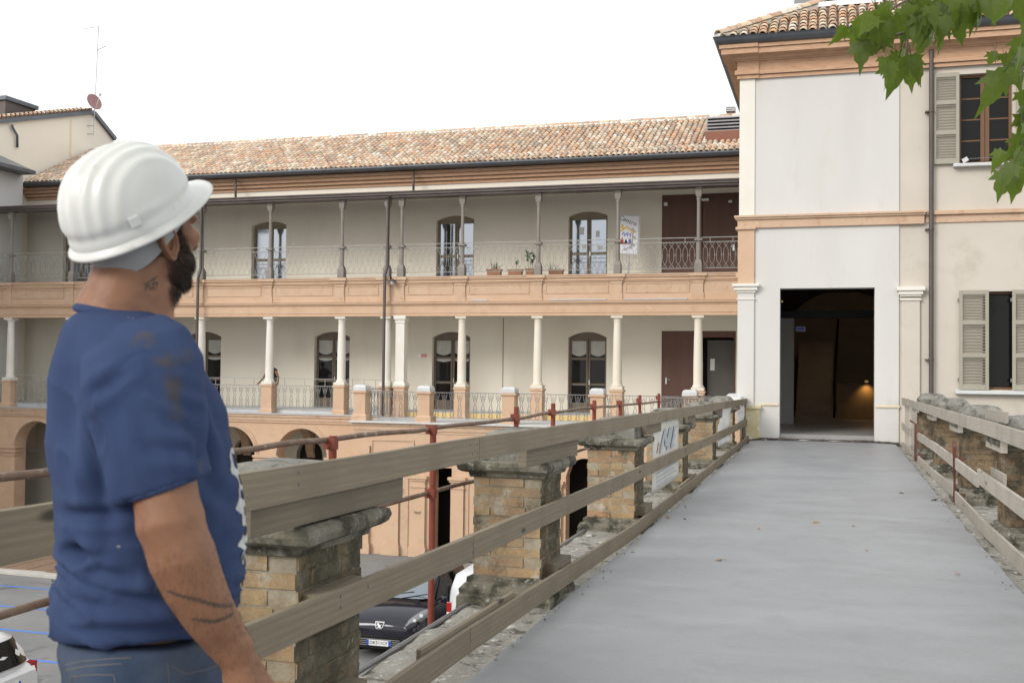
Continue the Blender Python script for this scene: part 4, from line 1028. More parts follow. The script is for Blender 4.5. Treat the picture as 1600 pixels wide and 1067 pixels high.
for z0, z1, o in ((-.58, -.50, .02), (-.50, -.36, .05), (-.36, -.27, .09)): m.box(XTL - o, XE, YT + .05 - o, YT + .2, z0, z1); 
m.build('cornice', 'terracotta2', tr, bevel=.005)
m = MB(); frame_moulding(m, xw(582, YT), xw(649, YT), -2.0, -.78, YT + .05, .05, .03); m.build('panel_frame', 'terracotta2', tr)
for a, b, cap in ((567, 581, -1.0), (604, 627, -2.45), (646, 668, -2.05), (708, 728, -2.05), (760, 785, -2.05), (858, 880, -2.05), (950, 972, -2.05)):
    x0, x1 = xw(a, YT), xw(b, YT); o = .10
    m = MB(); m.box(x0, x1, YT + .05 - o, YT + .05, GZ + .38, cap); m.box(x0 - .05, x1 + .05, YT - .05 - .06, YT + .05, GZ, GZ + .3); m.box(x0 - .02, x1 + .02, YT - .05 - .03, YT + .05, GZ + .3, GZ + .38)
    if cap < -1.5:
        for z0, z1, q in ((cap - .2, cap - .15, .03), (cap, cap + .07, .04), (cap + .07, cap + .16, .08)): m.box(x0 - q, x1 + q, YT - .05 - q, YT + .05, z0, z1)
    m.build('pilaster', 'terracotta', tr, bevel=.006)
for a, b in ((629, 641), (729, 735)):
    m = MB(); m.box(xw(a, YT), xw(b, YT), YT + .02, YT + .05, GZ, -2.0); m.build('dark_reveal', 'terracotta2', tr)
m = MB(); x_ = xw(657, YT); m.tube([(x_ - .1, YT - .08, -2.98), (x_ - .05, YT - .1, -3.04), (x_, YT - .08, -3.0), (x_ + .05, YT - .1, -3.04), (x_ + .1, YT - .08, -2.98)], .016, 5); m.build('wall_hook', 'iron', tr)
TP = [xw(563, YT), xw(663, YT), xw(795, YT), xw(933, YT), xw(1078, YT)]
for x in TP:
    p = lathe_box(x - .2, x + .2, YT + .02, YT + .42, [(.06, zt_), (.06, zt_ + .16), (0, zt_ + .21), (0, zt_ + .86), (.05, zt_ + .89), (.05, zt_ + .94), (0, zt_ + .95)]).build('pedestal', 'terracotta', tr, bevel=.005)
    lathe_box(x - .22, x + .22, YT, YT + .44, [(0, zt_ + .95), (0, zt_ + 1.07), (-.05, zt_ + 1.13), (-.07, zt_ + 1.14)]).build('cap', 'white_stone', p, bevel=.015)
def lyre(m, P, dx, z0, z1):
    """one cast lyre baluster at P, dx = unit direction along the rail"""
    H = z1 - z0; Dx = Vector(dx)
    def pt(u, v): return Vector(P) + Dx * u + Vector((0, 0, z0 + H * v))
    for s in (-1, 1):
        m.tube([pt(s * .075, 1), pt(s * .082, .9), pt(s * .055, .76), pt(s * .03, .64), pt(s * .018, .55), pt(s * .045, .42), pt(s * .06, .3), pt(s * .04, .2), pt(s * .065, .1), pt(s * .04, 0)], .0085, 4, False)
        m.tube([pt(s * .062, .8), pt(s * .035, .84), pt(0, .7)], .007, 4, False); m.tube([pt(s * .05, .42), pt(0, .3), pt(-s * .055, .2)], .006, 4, False)
    for v, r_ in ((.10, .04), (.88, .022)): m.tube([pt(r_ * math.cos(a), v + r_ / H * math.sin(a) * 1.5) for a in [2 * math.pi * k_ / 8 for k_ in range(9)]], .0075, 4, False)
def rail_run(par, A, B, z0, z1, ztop=None, per=.255, mat='iron', name='railing'):
    A, B = Vector((*A, 0)), Vector((*B, 0)); L = (B - A).length; dx = (B - A) / L; m = MB(); n = max(1, round(L / per)); sidev = Vector((-dx.y, dx.x, 0))
    for i in range(n): lyre(m, A + dx * (L * (i + .5) / n), dx, z0, z1)
    for z_, h_ in ((z0, .009), (z1, .011)): m.obox((A + B) / 2 + Vector((0, 0, z_)), dx * L / 2, sidev * .016, (0, 0, h_))
    if ztop:
        m.obox((A + B) / 2 + Vector((0, 0, ztop)), dx * L / 2, sidev * .012, (0, 0, .010))
        for i in range(3): q = A + dx * (L * (i + .5) / 3); m.box(q.x - .007, q.x + .007, q.y - .007, q.y + .007, z1, ztop)
    q = (A + B) / 2; m.tube([q + dx * .07 + Vector((0, 0, z0 - .13)), q + Vector((0, 0, z0)), q - dx * .07 + Vector((0, 0, z0 - .13))], .007, 4, False)
    return m.build(name, mat, par)
for a, b in zip(TP, TP[1:]): rail_run(tr, (a + .24, YT + .22), (b - .24, YT + .22), zt_ + .14, zt_ + .93)
rail_run(tr, (TP[0] + .05, YT + .45), (TP[0] + .05, YL - .25), zt_ + .14, zt_ + 1.0)
rail_run(tr, (TP[4] + .24, YT + .22), (XE, YT + .22), zt_ + .14, zt_ + .93)
for a, b in zip(sorted(CX[5:] + [-40]), sorted(CX[5:] + [-40])[1:]): rail_run(lg, (a + .22, YL), (b - .22, YL), .02, .80, 1.05, mat='iron_pale', name='gallery_railing')
rail_run(lg, (-16.41 + .22, YL), (-14.9, YL), .02, .80, 1.05, mat='iron_pale', name='gallery_railing')
# side landing between terrace and entrance
yq = 27.6; xa, xb = xw(1033, yq), xw(1122, yq)
ld = thing('landing_railing', 'dark iron railing of the landing beyond the end of the left guardrail', 'railing', (xa, yq, -.2))
zq = atY(1075, 622, yq).z
rail_run(ld, (xa, yq), (xb, yq), zq - .8, zq, mat='iron'); rail_run(ld, (xa, yq), (xa + .9, 30.8), zq - .8, zq, mat='iron')
p = lathe_box(xw(1134, 25.2), xw(1160, 25.2), 25.0, 25.4, [(.0, -.2), (0, .70), (.03, .72), (.03, .78)]).build('pedestal', 'terracotta', ld)
lathe_box(xw(1134, 25.2), xw(1160, 25.2), 25.0, 25.4, [(.02, .78), (.02, .86), (-.08, .96), (-.1, .965)]).build('cap', 'white_stone', ld, bevel=.01)

# ------------------------------------------------------------------ entrance building on the right
eb = thing('entrance_building', 'cream plastered building with brick cornice and dark open doorway at the bridge end', 'building', (2.5, YB + 4, GZ))
ex0, ex1 = -1.93, 8.0
ze_ = lambda y, o=0, x=1160: atY(x, y, YB - o).z
ztw = ze_(122)
m = MB(); wall(m, YB, .38, ex0, 1.33, GZ, ztw, [(-1.09, .85, .02, 3.26, 0)])
m.quad((ex0, YB, GZ), (ex0, 45, GZ), (ex0, 45, ztw), (ex0, YB, ztw)); m.build('wall', 'plaster_white', eb)
UW = (2.5, 3.52, atY(1500, 256, YB).z, atY(1500, 116, YB).z); LW = (2.95, 3.60, atY(1545, 609, YB).z, atY(1545, 455, YB).z)
m = MB(); wall(m, YB + .035, .22, 1.33, ex1, GZ, ztw, [(UW[0], UW[1], UW[2], UW[3], 0)]) if False else None
m = MB(); wall(m, YB + .035, .22, 1.33, ex1, GZ, 4.0, [(LW[0], LW[1], LW[2], LW[3], 0)]); wall(m, YB + .035, .22, 1.33, ex1, 4.0, ztw, [(UW[0], UW[1], UW[2], UW[3], 0)]); m.build('wall', 'plaster_beige', eb)
m = MB(); m.quad((1.33, YB, GZ), (1.33, YB + .035, GZ), (1.33, YB + .035, ztw), (1.33, YB, ztw)); m.build('wall_step', 'plaster_white', eb)
zb0, zb1 = ze_(357.5), ze_(338)
# corner pilaster
px0, px1 = ex0 - .0, -1.63
m = MB(); m.box(px0 - .05, px1, YB - .05, YB + .4, .72, 3.17); m.build('corner_pilaster', 'plaster_white', eb, bevel=.006)
m = MB()
for z0, z1, o in ((3.02, 3.05, .02), (3.17, 3.22, .03), (3.22, 3.30, .07), (3.30, 3.36, .11)): m.box(px0 - .05 - o, px1 + o, YB - .05 - o, YB + .4, z0, z1)
m.build('pilaster_capital', 'column', eb, bevel=.01)
m = MB(); m.box(px0 - .05, px1, YB - .05, YB + .4, 3.36, zb0 + .02); m.box(px0 - .09, px1, YB - .045, YB + .4, 3.5, 3.62); m.build('pilaster_upper', 'terracotta', eb, bevel=.006)
m = MB(); m.box(px0 - .03, px1, YB - .03, YB + .4, zb1, ztw); m.build('pilaster_top', 'column', eb, bevel=.006)
m = MB(); m.box(px0 - .09, -1.50, YB - .09, YB + .3, -.12, .66); m.box(px0 - .12, -1.47, YB - .12, YB + .3, .66, .74); m.build('pilaster_base', 'base_yellow', eb, bevel=.01)
# right pilaster of the doorway bay
m = MB(); m.box(1.38, 1.74, YB - .03, YB + .05, -.1, 3.03); m.build('pilaster', 'plaster_beige', eb, bevel=.006)
m = MB()
for z0, z1, o in ((2.98, 3.02, .03), (3.06, 3.1, .03), (3.1, 3.18, .06), (3.18, 3.26, .1)): m.box(1.38 - o, 1.74 + o, YB - .03 - o, YB + .05, z0, z1)
m.build('pilaster_capital', 'column', eb, bevel=.008)
# band course
m = MB(); xs_ = atY(1444, 340, YB).x
m.box(ex0 - .06, xs_, YB - .06, YB + .3, zb0, zb1 - .09); m.box(ex0 - .10, xs_ + .02, YB - .10, YB + .3, zb1 - .09, zb1 - .05); m.box(ex0 - .13, xs_ + .04, YB - .13, YB + .3, zb1 - .05, zb1)
m.box(xs_ + .04, ex1, YB - .0, YB + .1, zb0 + .02, zb1 - .09); m.box(xs_ + .04, ex1, YB - .06, YB + .1, zb1 - .09, zb1 - .005); m.box(px0 - .1, px1 + .03, YB - .1, YB + .3, zb0 - .03, zb0 + .03)
m.build('band_course', 'terracotta2', eb, bevel=.008)
M['moulding_ochre'] = surf('moulding_ochre', (.62, .53, .35), (.66, .58, .42), 4, .8, .1)
for q in ((-1.47, -1.11), (.87, 1.36)): m = MB(); m.box(q[0], q[1], YB - .025, YB + .02, .735, .785); m.build('base_moulding', 'moulding_ochre', eb, bevel=.01)
# cornice swept round the corner
prof = [(.0, 125), (.055, 124.5), (.055, 119), (.03, 118.5), (.10, 117.5), (.10, 111.5), (.05, 110.5), (.05, 97.5), (.08, 97), (.09, 94.5), (.13, 94), (.16, 90), (.22, 87), (.30, 85.5), (.37, 84.5), (.37, 76), (.35, 75.5), (.41, 75), (.41, 68.5)]
P = [(o, ze_(y, o)) for o, y in prof]
m = MB(); m.loft([[(ex1, YB - o, z) for o, z in P], [(ex0 - o, YB - o, z) for o, z in P], [(ex0 - o, 45, z) for o, z in P]], False, False); m.build('cornice', 'brick_cornice', eb, recalc=False)
m = MB(); Q = [(o + .035, z + .004) for o, z in P[1:]] + [(.2, P[-1][1])]
x0c, x1c = -1.98, -1.55
m.loft([[(x1c, YB - o, z) for o, z in P], [(x1c, YB - o - .03, z + .003) for o, z in P], [(ex0 - o - .03, YB - o - .03, z + .003) for o, z in P], [(ex0 - o - .03, YB + .4, z + .003) for o, z in P]], False, False); m.build('cornice_break', 'brick_cornice', eb, recalc=False)
zg0, zg1 = ze_(67, .5), ze_(55, .55)
G = [(.34, zg0 - .01), (.44, zg0 - .005), (.5, zg0 + .03), (.54, zg1 - .05), (.55, zg1 - .015), (.57, zg1), (.4, zg1 - .005), (.38, zg0 + .05)]
m = MB(); m.loft([[(ex1, YB - o, z) for o, z in G], [(ex0 - o, YB - o, z) for o, z in G], [(ex0 - o, 45, z) for o, z in G]], False, False); m.build('gutter', 'gutter', eb, smooth=True, auto=50, recalc=False)
# roof with tiles: hip at the left corner
tn = math.tan(R(30)); ca, sa = math.cos(R(30)), math.sin(R(30)); y0r, x0r, z0r = YB - .46, ex0 - .46, zg1 - .02
m = MB(); D = 9.0
m.add([(x0r, y0r, z0r), (ex1, y0r, z0r), (ex1, y0r + D, z0r + D * tn), (x0r + D, y0r + D, z0r + D * tn), (x0r, 45, z0r)], [(0, 1, 2, 3), (0, 3, 4)])
rf = m.build('roof', 'roof_under', eb, recalc=False)
tme = TM.mesh('roof_tile', True, recalc=False); tme.materials.append(M['roof_tile'])
SK0 = 2.0
while atY(1250, 7, y0r + SK0 * ca).z > z0r + SK0 * sa + .14: SK0 += .02
ni = 0; rest = MB()
for i in range(52):
    for j in range(26):
        x = x0r + .12 + i * .205 + random.gauss(0, .006); s_ = -.07 + j * .29 + random.gauss(0, .012); y = y0r + s_ * ca
        if x - x0r < (y - y0r) - .02: continue
        if -.95 < x < 1.05 and SK0 - .25 < s_: continue
        mt = Matrix.Translation((x, y - .03 * sa, z0r + s_ * sa + .03 * ca)) @ Matrix.Rotation(R(30) - .05, 4, 'X') @ Matrix.Rotation(random.gauss(0, .025), 4, 'Z')
        if j < 12 and x < 3.4 and ni < 298:
            o = bpy.data.objects.new('roof_tile', tme); link(o, rf, mt); ni += 1
        elif j < 16: 
            c = TILE[random.randrange(len(TILE))]; rest.tint = c; rest.add([mt @ v for v in TM.v], TM.f)
tag(rest.build('roof_tiles', 'roof_far', rf, recalc=False), kind='stuff')
m = MB(); m.tube([(x0r - .02, y0r - .02, z0r + .0), (x0r + 6, y0r + 6, z0r + 6 * tn + .0)], .10, 8); m.build('hip_mortar', 'ridge_mortar', rf)
for j in range(15):
    s_ = j * .33; mt = Matrix.Translation((x0r + s_ * .62, y0r + s_ * .62, z0r + s_ * .62 * tn + .075)) @ Matrix.Rotation(R(-45), 4, 'Z') @ Matrix.Rotation(math.atan(tn / 1.414), 4, 'X') @ Matrix.Scale(1.45, 4)
    o = bpy.data.objects.new('hip_tile', tme); link(o, rf, mt)
a = atY(1222, 10, 26.5); m = MB()
sk0 = 2.0
while atY(1250, 7, y0r + sk0 * ca).z > z0r + sk0 * sa + .14: sk0 += .02
zz0 = z0r + sk0 * sa + .14; yy0 = y0r + sk0 * ca
for q, (dx0, dx1, ds0, ds1) in enumerate(((-.95, 1.05, 0, .06), (-.95, -.89, .06, 1.4), (.99, 1.05, .06, 1.4))):
    m.add([(dx0, yy0 + ds0 * ca, zz0 + ds0 * sa), (dx1, yy0 + ds0 * ca, zz0 + ds0 * sa), (dx1, yy0 + ds1 * ca, zz0 + ds1 * sa), (dx0, yy0 + ds1 * ca, zz0 + ds1 * sa), (dx0, yy0 + ds0 * ca, zz0 - .1), (dx1, yy0 + ds0 * ca, zz0 - .1)], [(0, 1, 2, 3), (0, 4, 5, 1)])
sk = m.build('skylight', 'white_plastic', rf, recalc=False); m = MB(); m.quad((-.88, yy0 + .06, zz0 + .02), (.98, yy0 + .06, zz0 + .02), (.98, yy0 + 1.2, zz0 + .68), (-.88, yy0 + 1.2, zz0 + .68)); m.build('pane', 'pane_dark', sk, recalc=False)
# downpipe
m = MB(); xd = 1.955; m.tube([(xd, YB - .08, ze_(100)), (xd, YB - .08, .3)], .048, 10)
for z in (1.75, 4.45, 6.9): m.tube([(xd, YB - .08, z - .02), (xd, YB - .08, z + .02)], .062, 10); m.box(xd - .12, xd - .04, YB - .1, YB + .02, z - .012, z + .012)
m.build('downpipe', 'brown_metal', eb, smooth=True, auto=40)
# windows
def casement(x0, x1, z0, z1, Y, rows, single=False):
    m = MB(); w = .055
    m.box(x0, x0 + w, Y, Y + .07, z0, z1); m.box(x1 - w, x1, Y, Y + .07, z0, z1); m.box(x0 + w, x1 - w, Y, Y + .07, z1 - w, z1); m.box(x0 + w, x1 - w, Y, Y + .07, z0, z0 + w)
    xc = (x0 + x1) / 2
    if not single: m.box(xc - .085, xc - .004, Y - .012, Y + .06, z0 + w, z1 - w); m.box(xc + .004, xc + .085, Y - .012, Y + .06, z0 + w, z1 - w)
    f = []
    for a, b in (((x0 + w, x1 - w),) if single else ((x0 + w, xc - .085), (xc + .085, x1 - w))):
        for k_ in range(1, rows): z = z0 + w + (z1 - z0 - 2 * w) * k_ / rows; m.box(a, b, Y + .01, Y + .05, z - .016, z + .016)
        f.append((a, b))
    o = m.build('window', 'win_wood', eb, bevel=.004)
    for a, b in f:
        for k_ in range(rows):
            za = z0 + w + (z1 - z0 - 2 * w) * k_ / rows; zb_ = z0 + w + (z1 - z0 - 2 * w) * (k_ + 1) / rows; p = MB(); p.box(a, b, Y + .028, Y + .033, za + .016, zb_ - .016); p.build('pane', 'pane_dark', o)
    return o
wu = casement(UW[0], UW[1], UW[2], UW[3], YB + .16, 4); wl = casement(LW[0], LW[1], LW[2], LW[3], YB + .16, 1, True)
m = MB(); m.tube([(UW[0] + .02, YB + .05, UW[2] + .1), (UW[1], YB + .05, UW[2] + .12)], .006, 5); m.obox((UW[0] + .12, YB + .05, UW[2] + .08), (.05, 0, .03), (0, .02, 0), (-.02, 0, .04)); m.build('clothes_line', 'steel', wu)
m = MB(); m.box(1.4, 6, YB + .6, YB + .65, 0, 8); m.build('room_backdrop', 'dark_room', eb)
def shutter(x0, x1, z0, z1, Y):
    m = MB(); w = .065; t = .04
    zs = [z0, z0 + (z1 - z0) * .345, z0 + (z1 - z0) * .675, z1]
    m.box(x0, x0 + w, Y - t, Y, z0, z1); m.box(x1 - w, x1, Y - t, Y, z0, z1); m.box(x0 + w, x1 - w, Y - t, Y, z0, z0 + .11); m.box(x0 + w, x1 - w, Y - t, Y, z1 - .09, z1)
    for z in zs[1:3]: m.box(x0 + w, x1 - w, Y - t, Y, z - .045, z + .045)
    s = m.build('shutter', 'shutter', eb, bevel=.004)
    sm_ = MB(); sm_.obox((0, 0, 0), ((x1 - x0 - 2 * w) / 2, 0, 0), (0, .010, -.015), (0, .003, .002)); sme_ = sm_.mesh('slat'); sme_.materials.append(M['shutter'])
    for k_ in range(3):
        a, b = zs[k_] + (.11 if k_ == 0 else .045), zs[k_ + 1] - (.09 if k_ == 2 else .045); n = 9
        for i in range(n):
            o = bpy.data.objects.new('slat', sme_); link(o, s, Matrix.Translation(((x0 + x1) / 2, Y - t / 2, a + (b - a) * (i + .5) / n)))
    m = MB()
    for z in (z0 + .2, z1 - .2): m.box(x0 - .03, x0 + .03, Y - .012, Y + .01, z - .035, z + .035)
    m.build('hinge', 'iron', s)
shutter(1.94 + .05, UW[0], UW[2] - .0, UW[3] + .03, YB - .01); shutter(UW[1] + .06, UW[1] + .60, UW[2], UW[3] + .03, YB - .01)
shutter(2.50, 3.06, LW[2] - .0, LW[3] + .02, YB - .01); shutter(3.50, 4.06, LW[2], LW[3] + .02, YB - .01)
m = MB(); m.box(2.38, 3.75, YB - .12, YB + .2, UW[2] - .075, UW[2] - .01); m.build('sill', 'white_stone', eb, bevel=.008)
m = MB(); m.box(2.42, 4.2, YB - .12, YB + .2, LW[2] - .09, LW[2] - .012); m.build('sill', 'white_stone', eb, bevel=.008)
# hall behind the doorway
m = MB()
hz0 = .13
m.quad((-1.6, YB + .38, hz0), (2.6, YB + .38, hz0), (2.6, 40, hz0), (-1.6, 40, hz0)); m.box(-1.09, .85, YB + .06, YB + .4, .04, hz0 + .004); m.build('hall_floor', 'hall_floor', eb, recalc=False)
m = MB(); m.quad((-1.6, YB + .39, 0), (-1.6, 40, 0), (-1.6, 40, 4.2), (-1.6, YB + .39, 4.2)); m.quad((2.6, YB + .39, 0), (2.6, 40, 0), (2.6, 40, 4.2), (2.6, YB + .39, 4.2)); m.quad((-1.6, YB + .39, 4.2), (2.6, YB + .39, 4.2), (2.6, 40, 4.2), (-1.6, 40, 4.2)); m.quad((-1.6, 39, 0), (2.6, 39, 0), (2.6, 39, 4.2), (-1.6, 39, 4.2)); m.build('hall_wall', 'hall_wall', eb, recalc=False)
m = MB(); yv = 29.0; m.box(-1.59, atY(1240, 600, yv).x, yv, yv + .3, hz0, atY(1230, 497, yv).z); m.build('hall_pier', 'hall_white', eb)
m = MB(); m.box(-1.6, 2.6, 28.9, 29.2, atY(1300, 497, 29).z, atY(1300, 486, 29).z); m.build('hall_beam', 'black_plastic', eb)
m = MB(); wall(m, 29.4, .2, -1.6, 2.6, atY(1300, 497, 29).z, 4.2, [(-.9, 1.4, atY(1300, 497, 29).z, 3.1, .5)]); m.build('hall_lunette', 'dark_room', eb)
ys = 33.5; xa, xb = atY(1243, 640, ys).x, atY(1302, 640, ys).x
stp = MB(); 
for k_ in range(14): stp.box(xa, xb, ys + k_ * .29, ys + (k_ + 1) * .29 + .02, hz0, hz0 + .165 * (k_ + 1))
stp.build('staircase', 'hall_wall', eb)
m = MB(); m.tube([(xb + .02, ys, hz0), (xb + .02, ys, 1.1), (xb + .15, ys + 3.8, 3.2)], .04, 6); m.build('stair_rail', 'black_plastic', eb)
yp = 32.5; m = MB(); m.box(atY(1307, 640, yp).x, 2.5, yp, yp + .1, hz0, atY(1340, 600, yp).z); m.build('wood_panel', 'hall_wood', eb)
q = atY(1354, 598, yp - .12); m = MB(); m.rev([(.02, q.z), (.05, q.z + .01), (.05, q.z + .06), (.03, q.z + .07)], q.x, q.y, 12)
em, t_, b_ = new_mat('lamp_glow'); b_.inputs['Emission Color'].default_value = (1, .7, .3, 1); b_.inputs['Emission Strength'].default_value = .12; b_.inputs['Base Color'].default_value = (.8, .6, .3, 1)
m.build('wall_lamp', em, eb, smooth=True)
ll = bpy.data.lights.new('wall_lamp_light', 'SPOT'); ll.energy = 9; ll.color = (1, .66, .28); ll.spot_size = R(110); ll.spot_blend = 1; ll.shadow_soft_size = .04
lo_ = bpy.data.objects.new('wall_lamp_light', ll); link(lo_, eb, Matrix.Translation((q.x, q.y - .06, q.z - .02)) @ Matrix.Rotation(R(25), 4, 'X'))
q = atY(1251, 514, 27.5); m = MB(); m.box(q.x - .11, q.x + .11, 27.5, 27.52, q.z - .06, q.z + .06); sg = m.build('hall_sign', surf('sign_violet', (.42, .42, .68), None, 1, .5, 0), eb)
m = MB(); m.box(q.x - .09, q.x + .09, 27.49, 27.496, q.z - .01, q.z + .03); m.box(q.x - .07, q.x + .07, 27.49, 27.496, q.z - .04, q.z - .025); m.build('sign_print', 'plate_blue', sg)
q = atY(1222, 471, 26); m = MB(); m.rev([(.0, q.z - .03), (.03, q.z), (0, q.z + .03)], q.x, q.y, 8); m.build('ceiling_spot', em, eb)
lq = Vector((.25, 32.8, 4.02)); m = MB(); m.rev([(.1, lq.z), (.12, lq.z + .05), (.02, lq.z + .1)], lq.x, lq.y, 12); m.build('added_stair_lamp', em, eb, smooth=True)  # unseen lamp body and point light, added to brighten the hall stairs
l2 = bpy.data.lights.new('added_stair_light', 'POINT'); l2.energy = 16; l2.color = (1, .78, .52); l2.shadow_soft_size = .1; l2o = bpy.data.objects.new('added_stair_light', l2); link(l2o, eb, Matrix.Translation(lq - Vector((0, 0, .12))))
# broken threshold
m = MB(); m.box(-1.9, 1.34, YB - .1, YB + .07, -.2, .03); me = subdiv(m, 14); rough(me, .05, 6); rough(me, .02, 25); put('threshold_rubble', me, 'rubble', eb)

# ------------------------------------------------------------------ cream house and wing beyond the left end of the roof
XH = XRL - .12
hs_ = thing('cream_house', 'tall cream house with blank gable wall rising behind the left end of the tiled roof', 'house', (XH - 4, 40, GZ))
poly = [atX(-60, 199, XH), atX(144, 179, XH), atX(177, 220, XH), atX(260, 330, XH), atX(260, 700, XH), atX(-60, 700, XH)]
m = MB(); m.prism(poly, (-8, 0, 0)); m.build('wall', 'cream', hs_)
m = MB(); a, b, c = poly[:3]
for p, q in ((a, b), (b, c)):
    dv = (q - p).normalized(); up = Vector((1, 0, 0)).cross(dv); up = up if up.z > 0 else -up
    m.prism([p + Vector((.14, 0, 0)) + up * .0, q + Vector((.14, 0, 0)) + up * .0, q + Vector((.14, 0, 0)) + up * .17, p + Vector((.14, 0, 0)) + up * .17], (-.26, 0, 0))
m.build('verge_flashing', 'gutter', hs_)
m = MB(); up = Vector((0, 0, .17))
m.prism([a + up, b + up, b + up + Vector((0, 0, .12)), a + up + Vector((0, 0, .12))], (-8, 0, 0)); m.build('roof', 'roof_under', hs_)
m = MB(); dv = b - a
for i in range(30):
    p = a + dv * (i / 30) + Vector((.05, 0, .22)); m.tint = TILE[random.randrange(len(TILE))]; m.add([p + Vector((-v.y * 1.2, v.x, v.z)) for v in TM.v], TM.f)
    p = p + Vector((-.45, 0, .05)); m.tint = TILE[random.randrange(len(TILE))]; m.add([p + Vector((-v.y * 1.2, v.x, v.z)) for v in TM.v], TM.f)
m.tint = None; tag(m.build('roof_tiles', 'roof_far', hs_, recalc=False), kind='stuff')
p0, p1 = atX(8, 180, XH - 1.5), atX(55, 170, XH - 1.5)
m = MB(); m.box(XH - 3, XH - 1.5, p0.y, p1.y, p0.z - .3, p1.z - .05); ck = m.build('roof_vent', 'brown_metal', hs_); m = MB(); m.box(XH - 3.1, XH - 1.4, p0.y - .1, p1.y + .1, p1.z - .05, p1.z + .12); m.build('vent_lid', 'gutter', ck)
q0, q1 = atX(-20, 186, XH - .9), atX(100, 178, XH - .9); m = MB(); m.prism([(XH - .9, q0.y, q0.z - .2), (XH - .9, q1.y, q1.z - .2), (XH - .9, q1.y, q1.z + .12), (XH - .9, q0.y, q0.z + .12)], (-.6, 0, 0)); m.build('roof_flashing', 'brown_metal', hs_)
j0 = atX(111, 186, XH + .004); m = MB(); m.box(XH - .02, XH + .006, j0.y - .06, j0.y + .06, atX(109, 245, XH).z, j0.z - .05); m.build('wall_stripe', surf('stripe_ochre', (.70, .58, .40), (.74, .63, .46), 3, .9, .1), hs_)
u = atX(19, 195, XH + .1); m = MB(); m.tube([u, atX(20, 200, XH + .1), atX(27, 212, XH + .1), atX(27, 231, XH + .1)], .05, 7); m.build('downpipe', 'gutter', hs_, smooth=True)
# satellite dish and antenna mast
mb_ = atX(146, 212, XH + .25); mt_ = atX(154, 43, XH + .25)
an = thing('antenna_mast', 'thin television antenna mast above the cream gable', 'antenna', tuple(mb_))
m = MB(); m.tube([mb_, mt_], .02, 6); m.build('mast', 'lead', an)
m = MB(); e0, e1 = atX(129, 46, XH + .25), atX(155, 42, XH + .25); m.tube([e0, e1], .016, 5)
for k_ in range(9): p = e0 + (e1 - e0) * (k_ / 8); m.tube([p + Vector((-.25, 0, 0)), p + Vector((.25, 0, 0))], .008, 4)
m.build('yagi_array', 'lead', an)
m = MB(); e0, e1 = atX(151, 79, XH + .25), atX(167, 72, XH + .25); m.tube([e0, e1], .014, 5)
for k_ in range(6): p = e0 + (e1 - e0) * (k_ / 5); m.tube([p + Vector((-.18, .05, 0)), p + Vector((.18, -.05, 0))], .008, 4)
m.build('yagi_array', 'lead', an)
m = MB(); 
for py in (197, 210): p = atX(146, py, XH + .25); m.tube([p, p + Vector((-.3, -.1, 0))], .015, 5)
m.build('wall_bracket', 'iron', an)
dc = atX(146.5, 160, XH + .45); aim = Vector((.93, -.3, .35)).normalized()
ds = thing('satellite_dish', 'brick red satellite dish on the mast above the cream gable', 'satellite dish', tuple(dc))
m = MB(); rings = []; bx = aim.cross(Vector((0, 0, 1))).normalized(); by = bx.cross(aim)
for k_ in range(7):
    r_ = .36 * k_ / 6 + .001; rings.append([dc + bx * math.cos(a) * r_ + by * math.sin(a) * r_ * 1.05 + aim * (r_ * r_ * .45) for a in [2 * math.pi * q / 24 for q in range(24)]])
m.loft(rings, False); o = m.build('dish', surf('dish_red', (.30, .16, .16), (.34, .19, .19), 3, .6, 0), ds, smooth=True, recalc=False); s = o.modifiers.new('t', 'SOLIDIFY'); s.thickness = .012
m = MB(); tipd = dc + aim * .45 + by * .16 + bx * -.05; m.tube([dc - by * .36, tipd], .014, 5); m.obox(tipd, aim * .05, bx * .04, by * .04); m.build('feed_arm', 'lead', ds)
m = MB(); m.obox(dc - aim * .08, aim * .07, bx * .05, by * .08); m.build('mount', 'lead', ds)
# left wing with grey metal eaves
wg = thing('left_wing', 'white wing with dark grey metal eaves at the far left edge', 'building', (-34, 30, GZ))
a = atX(56, 272, -30.6); b = atX(-30, 226, -30.6)
m = MB(); m.box(-36, -31.3, 20, a.y + .1, GZ, a.z + .0); m.build('wall', 'plaster_white', wg)
yb_, za_ = b.y, a.z
m = MB(); m.prism([(-30.6, 20, za_ - .02), (-30.6, a.y, za_ - .02), (-30.6, a.y, za_ + .12), (-30.6, 20, za_ + .12)], (-.9, 0, 0)); m.build('eaves_gutter', 'gutter', wg)
m = MB(); m.quad((-30.65, 20, za_ + .12), (-30.65, a.y, za_ + .12), (-32.0, a.y - .5, za_ + .75), (-32.0, 20, za_ + .75)); m.box(-33, -32.0, 20, a.y - .5, za_ + .5, za_ + 1.35); m.build('metal_roof', surf('zinc', (.19, .20, .215), (.24, .25, .265), 2, .45, .1, metal=.5), wg, recalc=False)
